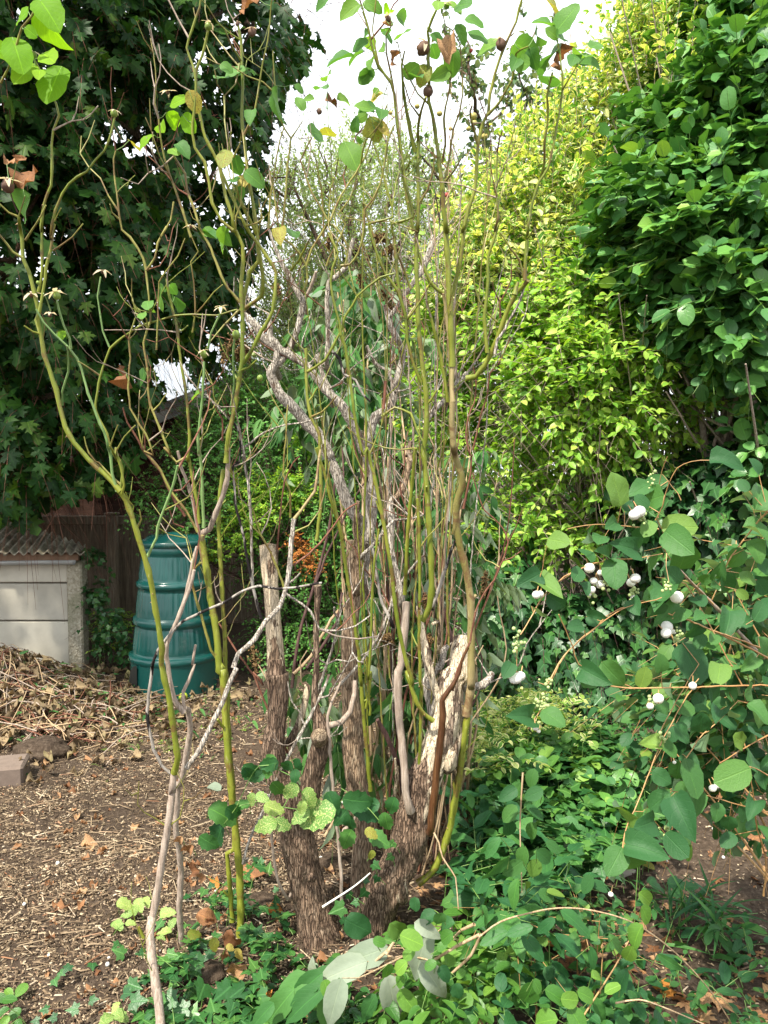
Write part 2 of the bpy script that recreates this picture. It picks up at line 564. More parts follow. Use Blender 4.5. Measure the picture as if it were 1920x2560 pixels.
M['rose'] = leaf_mat("rose_leaf", [(0, (.06, .17, .04)), (.5, (.10, .24, .05)), (1, (.17, .32, .045))], rough=.5, spec=.3, trans=.38, vfreq=8, spots=(.12, .08, .03), spot_thr=.80)
M['rosebright'] = leaf_mat("bright_rose_leaf", [(0, (.13, .30, .015)), (.5, (.18, .37, .02)), (1, (.24, .42, .025))], rough=.6, spec=.2, trans=.5, vfreq=8)
M['yellow'] = leaf_mat("yellowing_leaf", [(0, (.20, .28, .05)), (.6, (.34, .34, .07)), (1, (.48, .42, .12))], rough=.5, trans=.4, spots=(.22, .10, .03), spot_thr=.57, vfreq=8)
M['deadleaf'] = leaf_mat("withered_leaf", [(0, (.16, .07, .03)), (.5, (.30, .15, .07)), (1, (.42, .26, .14))], rough=.75, trans=.2, tmul=(1.4, 1.1, .7), spots=(.10, .05, .03), spot_thr=.6)
M['snow'] = leaf_mat("snowberry_leaf", [(0, (.022, .09, .030)), (.45, (.036, .125, .036)), (.85, (.065, .175, .038)), (1, (.17, .28, .05))], rough=.55, spec=.35, spots=(.20, .17, .07), spot_thr=.76, trans=.28, under=(.13, .22, .12), vfreq=5, vein=(1.25, 1.2, 1.15))
M['bramble'] = leaf_mat("bramble_leaf", [(0, (.018, .08, .028)), (.5, (.035, .125, .035)), (1, (.07, .19, .04))], rough=.5, trans=.25, vfreq=9, vein=(1.6, 1.5, 1.3))
M['mottled'] = leaf_mat("mottled_bramble_leaf", [(0, (.10, .22, .05)), (.6, (.17, .31, .07)), (1, (.26, .38, .09))], rough=.5, trans=.25, vfreq=9, spots=(.38, .42, .17), spot_thr=.55)
M['pea'] = leaf_mat("pea_leaf", [(0, (.018, .085, .030)), (.5, (.030, .12, .036)), (1, (.06, .18, .036))], rough=.55, spec=.35, trans=.25, vfreq=3)
M['honey'] = leaf_mat("honeysuckle_leaf", [(0, (.035, .12, .022)), (.5, (.065, .18, .03)), (1, (.16, .31, .05))], rough=.4, trans=.3, vfreq=5)
M['drytan'] = leaf_mat("dry_tan_leaf", [(0, (.10, .07, .04)), (.4, (.20, .15, .09)), (.8, (.32, .24, .14)), (1, (.16, .17, .07))], rough=.8, trans=.2, tmul=(1.3, 1.1, .8), spots=(.09, .06, .035), spot_thr=.58)
M['rust'] = leaf_mat("rusty_dead_leaf", [(0, (.30, .10, .02)), (1, (.46, .19, .04))], rough=.8, trans=.2)

M['bark'] = bark_mat("furrowed_brown_bark", [(.10, .062, .042), (.23, .155, .108), (.40, .30, .22)], scale=(60, 60, 20), bstr=1.0, crack=120)
M['barkmid'] = bark_mat("flaky_orange_brown_bark", [(.17, .11, .07), (.34, .24, .16), (.50, .40, .29)], scale=(80, 80, 12), bstr=.8, patch=(.34, .28, .21), patch_thr=.64, crack=130)
M['peel'] = bark_mat("peeling_bark_over_pale_wood", [(.10, .07, .052), (.24, .175, .13), (.38, .30, .235)], scale=(70, 70, 9), patch=(.68, .57, .42), patch_thr=.475, patch_scale=(24, 24, 3.4), bstr=.9, crack=120)
M['peelmuch'] = bark_mat("bare_pale_wood_with_bark_scraps", [(.09, .055, .035), (.22, .15, .10), (.3, .22, .16)], scale=(70, 70, 9), patch=(.60, .49, .35), patch_thr=.485, patch_scale=(24, 24, 7), bstr=.9, crack=110)
M['grey'] = bark_mat("grey_weathered_bark", [(.28, .235, .19), (.56, .50, .43), (.74, .69, .61)], scale=(110, 110, 14), bstr=.8, patch=(.17, .12, .09), patch_thr=.60, patch_scale=(22, 22, 6), crack=170)
M['greysmooth'] = bark_mat("smooth_grey_brown_bark", [(.17, .13, .10), (.33, .26, .21), (.50, .43, .36)], scale=(160, 160, 12), bstr=.35)
M['tan'] = bark_mat("tan_dry_stem", [(.22, .14, .08), (.42, .30, .18), (.60, .48, .32)], scale=(150, 150, 8), bstr=.3)
M['redbrown'] = bark_mat("red_brown_dead_twig", [(.07, .03, .02), (.17, .07, .045), (.28, .15, .10)], scale=(150, 150, 10), bstr=.3)
M['darkstem'] = bark_mat("purple_brown_stem", [(.035, .02, .02), (.085, .045, .04), (.16, .10, .09)], scale=(150, 150, 8), bstr=.3)
M['blackgrey'] = bark_mat("black_stained_grey_twig", [(.14, .12, .10), (.30, .27, .24), (.45, .42, .38)], scale=(120, 120, 14), patch=(.015, .012, .012), patch_thr=.52, patch_scale=(25, 25, 7), bstr=.4)
M['glossbrown'] = bark_mat("shiny_brown_cane", [(.03, .012, .006), (.08, .032, .012), (.16, .08, .035)], scale=(150, 150, 8), rough=.35, bstr=.3, spec=.5)
M['endgrain'] = bark_mat("sawn_end_grain", [(.16, .11, .07), (.36, .27, .18), (.50, .40, .28)], scale=(90, 40, 200), bstr=.6, crack=150)
M['cane'] = cane_mat("green_cane", (.12, .165, .014), (.21, .235, .028), brown=.7, bthr=.56)
M['caneold'] = cane_mat("streaked_old_cane", (.17, .16, .035), (.34, .27, .14), brown=.75, bthr=.52, rough=.6)
M['caneblue'] = cane_mat("fresh_blue_green_cane", (.13, .25, .075), (.21, .33, .12), brown=.2, bthr=.68)
M['canefine'] = cane_mat("fine_green_brown_cane", (.17, .19, .03), (.28, .26, .07), brown=.75, bthr=.53)
M['greenstem'] = cane_mat("soft_green_stem", (.10, .22, .05), (.18, .30, .08), brown=.1, bthr=.7)
M['snowstem'] = cane_mat("orange_brown_arching_stem", (.33, .17, .06), (.45, .28, .12), node_c=(.18, .07, .03), brown=.5)
M['thorn'] = plain_mat("thorn", (.30, .17, .09), (.45, .30, .16), 40, .5)
M['hipgreen'] = plain_mat("green_hip", (.12, .20, .03), (.22, .30, .06), 30, .4, .1)
M['hipbrown'] = plain_mat("withered_hip", (.06, .03, .02), (.16, .09, .06), 60, .7, .6)
M['hipred'] = plain_mat("red_hip", (.25, .03, .03), (.35, .06, .04), 60, .5, .3)
M['sepal'] = plain_mat("dry_sepal", (.42, .34, .22), (.66, .58, .44), 50, .8, .3, trans=.3)
M['berry'] = plain_mat("white_berry", (.74, .75, .70), (.84, .84, .80), 14, .35, .15, trans=.12)
M['budgreen'] = plain_mat("green_bud", (.26, .36, .12), (.42, .50, .22), 30, .5, .2)
M['brownflower'] = plain_mat("dry_brown_flower_head", (.10, .055, .02), (.24, .15, .06), 200, .9, .5)
M['apple_fruit'] = plain_mat("apple_skin", (.32, .36, .08), (.48, .30, .12), 6, .35, .1)
M['apple_lime'] = plain_mat("lime_apple_skin", (.42, .55, .04), (.5, .62, .08), 6, .35, .1)

# ------------------------------------------------------------------ leaf shapes (length 1 along +y, face towards +z)
def leaf_rows(prof, rows, fold=.25, curl=.15, serr=0.0, cols=1, wave=0.0, seed=0):
    rr = np.random.default_rng(seed)
    v, uv, q, t = [[0, 0, 0]], [[.5, 0]], [], []
    m = cols * 2 + 1
    for k, y in enumerate(rows):
        w = prof(y)
        if serr: w *= 1 + serr * (1 if k % 2 else -1)
        for c in range(m):
            a = (c - cols) / cols
            z = fold * abs(a) * w - curl * y * y + wave * math.sin(y * 9 + a * 2 + seed) * abs(a) * .5
            v.append([a * w, y + (serr * .25 * abs(a) if k % 2 else 0), z])
            uv.append([.5 + a * .5, y])
    v.append([0, 1, -curl]); uv.append([.5, 1])
    tip = len(v) - 1
    for c in range(m - 1):
        t.append([0, 2 + c, 1 + c])
        t.append([tip, 1 + (len(rows) - 1) * m + c, 2 + (len(rows) - 1) * m + c])
    for k in range(len(rows) - 1):
        for c in range(m - 1):
            a = 1 + k * m + c
            q.append([a, a + 1, a + m + 1, a + m])
    return np.array(v, float), [np.array(q).reshape(-1, 4), np.array(t)], np.array(uv)

def leaf_fan(half, centre=.3, cup=-.18, notch=True, seed=0):
    """lobed leaf: outline fan about a point on the midrib"""
    rr = np.random.default_rng(seed)
    h = np.array(half, float)
    L = h[1:-1][::-1] * [-1, 1]
    o = np.vstack([h, L])
    r = np.hypot(o[:, 0], o[:, 1] - centre)
    z = cup * r ** 2 + .05 * rr.normal(size=len(o)) * r
    v = np.vstack([[0, centre, .02], np.c_[o, z]])
    k = len(o)
    f = np.array([[0, 1 + i, 1 + (i + 1) % k] for i in range(k)])
    uv = np.c_[.5 + v[:, 0] * .6, np.clip(v[:, 1], 0, 1)]
    return v, [f], uv

MAPLE = [(0, .02), (.14, -.07), (.45, -.12), (.36, .08), (.31, .17), (.50, .22), (.70, .44), (.52, .45), (.45, .58), (.31, .48), (.21, .50), (.27, .68), (.37, .82), (.17, .80), (0, 1.08)]
MAPLE_LITE = [(0, .02), (.45, -.1), (.31, .17), (.70, .44), (.21, .50), (.33, .80), (0, 1.06)]
IVY = [(0, .04), (.16, -.10), (.42, -.06), (.36, .14), (.55, .36), (.30, .46), (.22, .56), (0, 1.0)]
IVY_LITE = [(0, .04), (.40, -.08), (.55, .34), (.24, .52), (0, 1.0)]

def prof(wid, a=.9, b=1.0, peak=.42):
    def f(y):
        y = min(max(y, 1e-4), .9999)
        p = (y / peak) ** a if y < peak else ((1 - y) / (1 - peak)) ** b
        return wid * math.sin(p * math.pi / 2) ** .9
    return f

R3, R5, R8 = [.14, .42, .75], [.08, .26, .48, .7, .88], [.05, .14, .26, .38, .5, .62, .74, .86, .94]
T = {
    'ell': [leaf_rows(prof(.27), R3, .3, .18, seed=i) for i in range(2)],
    'oval': [leaf_rows(prof(.33, .6, .8), R5, .22 + .2 * i, .12 + .12 * i, seed=i) for i in range(3)],
    'broad': [leaf_rows(prof(.37, .55, .6, .5), R5, .15 + .15 * i, .08 + .12 * i, wave=.06, seed=i) for i in range(3)],
    'round': [leaf_rows(prof(.39, .5, .8, .42), R5, [.15, .45, .8][i], [.12, .38, .6][i], wave=.14, cols=2, seed=i) for i in range(3)],
    'rose': [leaf_rows(prof(.36, .6, .75, .45), R8, [.12, .3, .55][i], [.1, .25, .4][i], serr=.035, cols=1, wave=.07, seed=i) for i in range(3)],
    'bramble': [leaf_rows(prof(.33, .55, .95, .38), R8, [.1, .25, .35][i], [.15, .25, .3][i], serr=.11, cols=1, wave=.1, seed=i) for i in range(3)],
    'lance': [leaf_rows(prof(.165, .7, .95, .38), R5, [.3, .6, .2][i], [.15, .35, .5][i], wave=.05, seed=i) for i in range(3)],
    'wide': [leaf_rows(prof(.19, .6, 1.0, .34), R5, [.3, .6, .4][i], [.2, .35, .5][i], wave=.09, cols=2, seed=i) for i in range(3)],
    'pea': [leaf_rows(prof(.20, .6, .8, .48), R5, [.3, .2, .4][i], [.1, .25, .35][i], wave=.08, seed=i) for i in range(3)],
    'blade': [leaf_rows(prof(.045, .4, 1.2, .3), R5, .3, .5, seed=i) for i in range(2)],
    'ell2': [leaf_rows(prof(.29), [.28, .68], .3, .18, seed=i) for i in range(2)],
    'broad2': [leaf_rows(prof(.38, .55, .6, .5), [.25, .7], .2 + .1 * i, .15, seed=i) for i in range(2)],
    'tiny': [leaf_rows(prof(.28, .7, .8, .5), [.45], .3, .1)],
    'maple': [leaf_fan(MAPLE, .3, [-.15, -.3, -.42][i], seed=i) for i in range(3)],
    'maplelite': [leaf_fan(MAPLE_LITE, .3, [-.2, -.35][i], seed=i) for i in range(2)],
    'ivy': [leaf_fan(IVY, .32, [-.1, -.25, .12][i], seed=i) for i in range(3)],
    'ivylite': [leaf_fan(IVY_LITE, .32, -.15, seed=i) for i in range(2)],
    'crumple': [leaf_rows(prof(.38, .6, .8, .5), R5, .9, .5, wave=.5, cols=2, seed=i + 5) for i in range(3)],
}

def realize(buf, tmpl, pos, D, N, size, mat=0, rng=None):
    """adds leaves: pos base points, D direction to the tip, N upper side"""
    k = len(T[tmpl])
    pick = (rng or np.random.default_rng(0)).integers(0, k, len(pos))
    D = nrm(D)
    N = nrm(N - D * np.sum(N * D, 1, keepdims=True))
    S = np.cross(D, N)
    for i in range(k):
        s = pick == i
        m = int(s.sum())
        if not m: continue
        tv, fs, uv = T[tmpl][i]
        v = pos[s][:, None, :] + size[s][:, None, None] * (tv[None, :, 0:1] * S[s][:, None, :] + tv[None, :, 1:2] * D[s][:, None, :] + tv[None, :, 2:3] * N[s][:, None, :])
        off = (np.arange(m) * len(tv))[:, None, None]
        buf.add(v.reshape(-1, 3), [(f[None] + off).reshape(-1, f.shape[1]) for f in fs], np.tile(uv, (m, 1)), mat)

_lm = {}
def leaf_mesh(tmpl, i, mat):
    key = (tmpl, i, mat.name)
    if key not in _lm:
        tv, fs, uv = T[tmpl][i]
        b = Buf(); b.add(tv, fs, uv)
        _lm[key] = b.mesh("leaf", mat)
    return _lm[key]

def leaf_objects(parent, tmpl, pos, D, N, size, mat, rng, name="leaf", split=0):
    D = nrm(D)
    N = nrm(N - D * np.sum(N * D, 1, keepdims=True))
    S = np.cross(D, N)
    for j in range(len(pos)):
        me = leaf_mesh(tmpl, int(rng.integers(0, len(T[tmpl]))), mat)
        place(name, me, parent, pos[j], S[j], D[j], N[j], float(size[j]))

def visible_rank(pos, size, n):
    """indices of the n leaves that show largest: inside the frame and nearest to the camera"""
    x, y, d = project(pos)
    ok = (x > -20) & (x < 1940) & (y > -20) & (y < 2580) & (d > .3)
    sc = np.where(ok, size / d, 0)
    # prefer the front layer: per coarse cell, sort by depth
    cell = (np.floor(x / 40) * 1000 + np.floor(y / 40)).astype(int)
    order = np.lexsort((d, cell))
    rank = np.zeros(len(pos))
    prev, c = None, 0
    for k in order:
        c = 0 if cell[k] != prev else c + 1
        prev = cell[k]
        rank[k] = c
    key = np.where(ok, rank * 10 - sc * 5, 1e9)
    idx = np.argsort(key)[:n]
    return idx[key[idx] < 1e8]

def foliage(parent, tmpl, lite, pos, D, N, size, mat, rng, n_ind=300, name="leaves"):
    """the leaves that show largest as leaf objects, the rest as one mass"""
    sel = np.zeros(len(pos), bool)
    if n_ind:
        sel[visible_rank(pos, size, n_ind)] = True
        leaf_objects(parent, tmpl, pos[sel], D[sel], N[sel], size[sel], mat, rng)
    b = Buf()
    realize(b, lite, pos[~sel], D[~sel], N[~sel], size[~sel], 0, rng)
    if b.n:
        b.build(name, mat, parent, kind="stuff")

def blob_anchors(rng, blobs, n, inner=.5, seed=0, lump=.35, lumpscale=1.6, front=None):
    """points in the outer layer of a union of ellipsoids, with their outward direction; lumpy surface.
    blobs: (centre, radii(3), weight)"""
    C = np.array([b[0] for b in blobs]); R = np.array([b[1] for b in blobs])
    w = np.array([b[2] * (b[1][0] * b[1][1] * b[1][2]) ** .667 for b in blobs]); w /= w.sum()
    P_, O_ = [], []
    got = 0
    while got < n:
        m = int(n * 1.6) + 50
        k = rng.choice(len(blobs), m, p=w)
        d = nrm(rng.normal(size=(m, 3)))
        rad = inner + (1 - inner) * rng.random(m) ** .6
        lum = 1 + lump * (fbm(d * lumpscale + k[:, None] * 3.1 + seed, 3, seed) - .5) * 2
        p = C[k] + d * R[k] * (rad * lum)[:, None]
        q = np.linalg.norm((p[:, None, :] - C[None]) / R[None], axis=2)
        q[np.arange(m), k] = 9
        keep = (q.min(1) > inner * .85)
        if front is not None: keep &= front(p, d, rng)
        P_.append(p[keep]); O_.append(nrm(d / R[k])[keep])
        got += int(keep.sum())
        if got == 0: raise RuntimeError("no anchors")
    return np.vstack(P_)[:n], np.vstack(O_)[:n]

def sprays(rng, anc, out, length, nleaf, size, droop=.3, up=.0, spread=50, opp=False, face_up=.6, face_out=.5, jit=.35, hang=0.0, stems=None, stem_r=.0015, stem_mat=0, dirjit=.5):
    """twigs from anc pointing outward, each with leaves; returns leaf pos, D, N, size"""
    m = len(anc)
    d0 = nrm(out + rng.normal(0, dirjit, (m, 3)) + [0, 0, up])
    L = length * rng.uniform(.6, 1.35, m)
    k = nleaf
    t = (np.arange(k) + .6) / k
    if opp:
        t = np.repeat((np.arange(k // 2) + .7) / (k // 2), 2)[:k]
    tt = t[None, :, None]
    Lr = L[:, None, None]
    base = anc[:, None, :] + d0[:, None, :] * Lr * (tt - .35) + np.array([0, 0, -1.]) * droop * Lr * tt ** 2
    tan = nrm(d0[:, None, :] + np.array([0, 0, -2.]) * droop * tt)
    upv = nrm(np.array([0, 0, 1.]) * face_up + out[:, None, :] * face_out + rng.normal(0, jit, (m, k, 3)))
    side = nrm(np.cross(tan, upv))
    sg = np.where(np.arange(k) % 2 == 0, 1., -1.)[None, :, None]
    sp = np.radians(spread + rng.normal(0, 14, (m, k)))[:, :, None]
    D = nrm(tan * np.cos(sp) + side * np.sin(sp) * sg + rng.normal(0, .18, (m, k, 3)) + np.array([0, 0, -1.]) * hang)
    D[:, -1] = nrm(tan[:, -1] + rng.normal(0, .2, (m, 3)) + np.array([0, 0, -1.]) * hang)
    S = size * rng.uniform(.65, 1.2, (m, k)) * (1 - .25 * t[None, :])
    if stems is not None:
        ts = np.array([-.35, .3, 1.0])[None, :, None]
        sp_ = anc[:, None, :] + d0[:, None, :] * Lr * ts + np.array([0, 0, -1.]) * droop * Lr * (np.clip(ts + .35, 0, None)) ** 2 * np.where(ts > 0, 1, .3)
        A = nrm(np.cross(d0, [0.3, .2, 1.])); B = np.cross(d0, A)
        rr = np.array([1.2, .9, .4])[None, :, None]
        rings = [sp_ + stem_r * rr * (A * math.cos(a) + B * math.sin(a))[:, None, :] for a in (0, 2.094, 4.189)]
        v = np.stack(rings, 2).reshape(-1, 3)          
        off = (np.arange(m) * 9)[:, None, None]
        q = []
        for i in range(2):
            for j in range(3):
                q.append([i * 3 + j, i * 3 + (j + 1) % 3, i * 3 + 3 + (j + 1) % 3, i * 3 + 3 + j])
        stems.add(v, [(np.array(q)[None] + off).reshape(-1, 4)], None, stem_mat)
    return base.reshape(-1, 3), D.reshape(-1, 3), upv.reshape(-1, 3), S.reshape(-1)

VS = 1.15732
def PV(x, y, Y): return P(x * VS, y * VS, Y)
def RV(r, Y): return r * VS * Y / FPX          # radius in metres of r picture units

def g2(x, y, cx, cy, rx, ry, h):
    return h * np.exp(-(((x - cx) / rx) ** 2 + ((y - cy) / ry) ** 2))

def gz(x, y):
    x = np.asarray(x, float); y = np.asarray(y, float)
    p = np.stack([x.ravel() * 1.1, y.ravel() * 1.1, x.ravel() * 0], 1)
    q = np.stack([x.ravel() * 7, y.ravel() * 7, x.ravel() * 0 + 3], 1)
    z = ((fbm(p, 3, 4) - .5) * .10 + (fbm(q, 3, 9) - .5) * .035).reshape(x.shape)
    z = z + g2(x, y, -2.65, 5.15, .6, .5, .31) + g2(x, y, -3.9, 4.6, 1.2, .6, .15)
    z = z + g2(x, y, .85, 3.8, .55, .5, .16) + g2(x, y, .0, 2.75, .5, .4, .04)
    far = np.clip((y - 6) / 10, 0, 1)
    return z * (1 - far)

# ------------------------------------------------------------------ ground
def soil_mat():
    m, n, N, L = mat_new("garden_soil")
    t = node(n, "ShaderNodeTexCoord")
    o = t.outputs["Object"]
    a = noise(n, o, 2.3, 5, .6); b = noise(n, o, 55, 6, .7); c2 = noise(n, o, 320, 3, .7)
    c = ramp(n, b, [(.3, (.035, .025, .018)), (.52, (.082, .060, .044)), (.72, (.16, .125, .095))])
    c = mixc(n, .6, c, mixc(n, a, (.65, .65, .68), (1.4, 1.32, 1.22)), 'MULTIPLY')
    c = mixc(n, .5, c, mixc(n, c2, (.4, .4, .4), (1.6, 1.6, 1.55)), 'MULTIPLY')
    return finish(m, n, c, .95, mth(n, 'ADD', b, mth(n, 'MULTIPLY', c2, .5)), .9, .012, .15)
M['soil'] = soil_mat()
xs = np.unique(np.concatenate([np.linspace(-60, -4, 22), np.linspace(-4, 4, 250), np.linspace(4, 60, 22)]))
ys = np.unique(np.concatenate([np.linspace(-20, 1.6, 14), np.linspace(1.6, 6.6, 170), np.linspace(6.6, 11, 26), np.linspace(11, 90, 20)]))
X, Y = np.meshgrid(xs, ys)
Z = gz(X, Y)
# clods on the bare earth
cl = fbm(np.stack([X.ravel() * 26, Y.ravel() * 26, X.ravel() * 0], 1), 3, 31).reshape(X.shape)
near = (np.abs(X) < 4) & (Y > 1.6) & (Y < 6.6)
Z = Z + np.where(near, np.clip(cl - .5, 0, 1) * .05, 0)
nx, ny = len(xs), len(ys)
idx = np.arange(nx * ny).reshape(ny, nx)
q = np.stack([idx[:-1, :-1], idx[:-1, 1:], idx[1:, 1:], idx[1:, :-1]], -1).reshape(-1, 4)
b = Buf(); b.add(np.stack([X, Y, Z], -1).reshape(-1, 3), [q], np.stack([X, Y], -1).reshape(-1, 2))
g = b.build("ground", M['soil'], kind="structure")

rng = np.random.default_rng(11)
CHIP = np.array([[-1, -.8, 0], [.9, -1, 0], [1, .8, 0], [-.85, 1, 0], [-.7, -.1, 1], [.75, .15, 1]], float)
CHIPQ = np.array([[0, 1, 5, 4], [2, 3, 4, 5]])
CHIPT = np.array([[1, 2, 5], [3, 0, 4]])
def chips(buf, x, y, ln, wd, th, tilt, rng, lift=.0):
    n = len(x)
    z = gz(x, y) + rng.random(n) * .014 + lift
    a = rng.uniform(0, 2 * math.pi, n)
    D = nrm(np.stack([np.cos(a), np.sin(a), rng.normal(0, tilt, n)], 1))
    U = nrm(np.stack([rng.normal(0, tilt, n), rng.normal(0, tilt, n), np.ones(n)], 1))
    S = nrm(np.cross(D, U)); U = np.cross(S, D)
    v = np.stack([x, y, z], 1)[:, None, :] + .5 * (CHIP[None, :, 0:1] * (D * ln[:, None])[:, None, :] + CHIP[None, :, 1:2] * (S * wd[:, None])[:, None, :]) + CHIP[None, :, 2:3] * (U * th[:, None])[:, None, :]
    off = (np.arange(n) * 6)[:, None, None]
    buf.add(v.reshape(-1, 3), [(CHIPQ[None] + off).reshape(-1, 4), (CHIPT[None] + off).reshape(-1, 3)])
M['chip'] = multi_mat("bark_chips", [(0, (.05, .034, .022)), (.3, (.12, .083, .052)), (.6, (.22, .158, .10)), (.8, (.34, .26, .17)), (.92, (.48, .39, .27)), (.955, (.22, .09, .04)), (1, (.60, .52, .40))], .9)
b = Buf()
n = 105000
u = rng.random(n)
y = 2.0 + 3.6 * u ** 1.25
x = -1.9 * y / 3.4 * rng.random(n) * 1.45 + .12 * y * (rng.random(n) - .1)
dens = fbm(np.stack([x * 1.7, y * 1.7, x * 0], 1), 3, 77)
edge = np.clip((.15 - x - .25 * (dens - .5)) * 2.2, 0, 1)
keep = (rng.random(n) < edge) & (rng.random(n) < np.clip((dens - .30) * 5, .12, 1) * np.where(y < 2.75, .8, 1))
x, y = x[keep], y[keep]; n = len(x)
ln = rng.lognormal(math.log(.009), .6, n); wd = np.minimum(ln * .7, rng.lognormal(math.log(.0040), .45, n))
chips(b, x, y, ln, wd, rng.uniform(.001, .004, n), .22, rng)
m_ = 4200                                                   # long splinters
y = 2.0 + 3.7 * rng.random(m_); x = -2.7 * rng.random(m_) * y / 3.4 + .2
chips(b, x, y, rng.uniform(.03, .11, m_), rng.uniform(.0018, .005, m_), rng.uniform(.001, .003, m_), .1, rng, .004)
b.build("bark_mulch", M['chip'], smooth=False, kind="stuff")
tag(bpy.data.objects["bark_mulch"], "brown bark chip mulch with pale splinters covering the bare ground by the rose stems", "mulch")
b = Buf()
m_ = 7000
y = 1.9 + 3.4 * rng.random(m_) ** 1.2; x = .05 + 2.2 * rng.random(m_) * y / 3.2
chips(b, x, y, rng.lognormal(math.log(.011), .6, m_), rng.lognormal(math.log(.005), .4, m_), rng.uniform(.001, .005, m_), .3, rng)
o = b.build("soil_crumbs", M['chip'], smooth=False, kind="stuff")
tag(o, "crumbs of bark and pale grit lying on the dark soil under the snowberry", "grit")

def litter(name, label, cat, n, fx, size, mat, tmpl, seed, tilt=.5, lift=.01):
    r = np.random.default_rng(seed)
    x, y = fx(r, n)
    z = gz(x, y) + lift * r.random(n)
    a = r.uniform(0, 6.283, n)
    D = np.stack([np.cos(a), np.sin(a), r.normal(0, .25, n)], 1)
    N = nrm(np.stack([r.normal(0, tilt, n), r.normal(0, tilt, n), np.ones(n)], 1))
    b = Buf()
    realize(b, tmpl, np.stack([x, y, z + .004], 1), D, N, size * r.uniform(.5, 1.3, n), 0, r)
    return tag(b.build(name, mat, kind="stuff"), label, cat)
litter("leaf_litter", "brown curled dead leaves scattered over soil beneath the snowberry", "dead leaves", 420,
       lambda r, n: ((lambda y: (y * (.05 + .55 * r.random(n)), y))(2.0 + 1.9 * r.random(n) ** 1.3)), .05, M['deadleaf'], 'maple', 5, .5)
litter("fallen_leaves", "small dry orange and brown leaves lying on the bark mulch", "dead leaves", 300,
       lambda r, n: ((lambda y: (-y * .48 * r.random(n) + .05, y))(2.1 + 3.2 * r.random(n))), .038, M['deadleaf'], 'crumple', 6, .3)

# heap of dead stalks and leaves at the left
b = Buf()
r = np.random.default_rng(21)
for i in range(800):
    cx, cy = r.normal(-2.6, .5), r.normal(4.95, .38)
    if r.random() < .25: cx, cy = r.uniform(-2.4, -1.4), r.uniform(4.4, 5.3)
    L_ = r.uniform(.08, .45); a = r.uniform(0, 6.28); k = r.normal(0, .25)
    t = np.linspace(-.5, .5, 4)
    X_ = cx + np.cos(a + k * t) * L_ * t; Y_ = cy + np.sin(a + k * t) * L_ * t
    Z_ = gz(X_, Y_) + .01 + .07 * r.random() ** 2 + np.abs(r.normal(0, .03)) * (1 - 4 * t ** 2) + r.normal(0, .10) * t * L_
    tube(b, np.stack([X_, Y_, Z_], 1), np.full(4, r.uniform(.0015, .0045)), 4, raw=True, mat=int(r.integers(0, 3)), cap=False)
heap = b.build("dead_stalk_heap", [M['tan'], M['redbrown'], M['greysmooth']], kind="stuff")
tag(heap, "low heap of dry tangled stalks and withered leaves in front of the concrete bunker", "garden waste")
litter("withered_leaves", "withered brown leaves strewn over the stalk heap beside the green compost bin", "dead leaves", 1500,
       lambda r, n: (np.where(r.random(n) < .85, r.normal(-2.6, .5, n), r.uniform(-2.3, -.9, n)), r.normal(4.95, .45, n)), .065, M['drytan'], 'crumple', 7, .6, .07)
litter("fading_leaves", "pale green fading leaves mixed over the top of the stalk heap", "cut leaves", 420,
       lambda r, n: (r.normal(-2.3, .8, n), r.normal(5.05, .4, n)), .06, M['budd'], 'lance', 8, .6, .08)

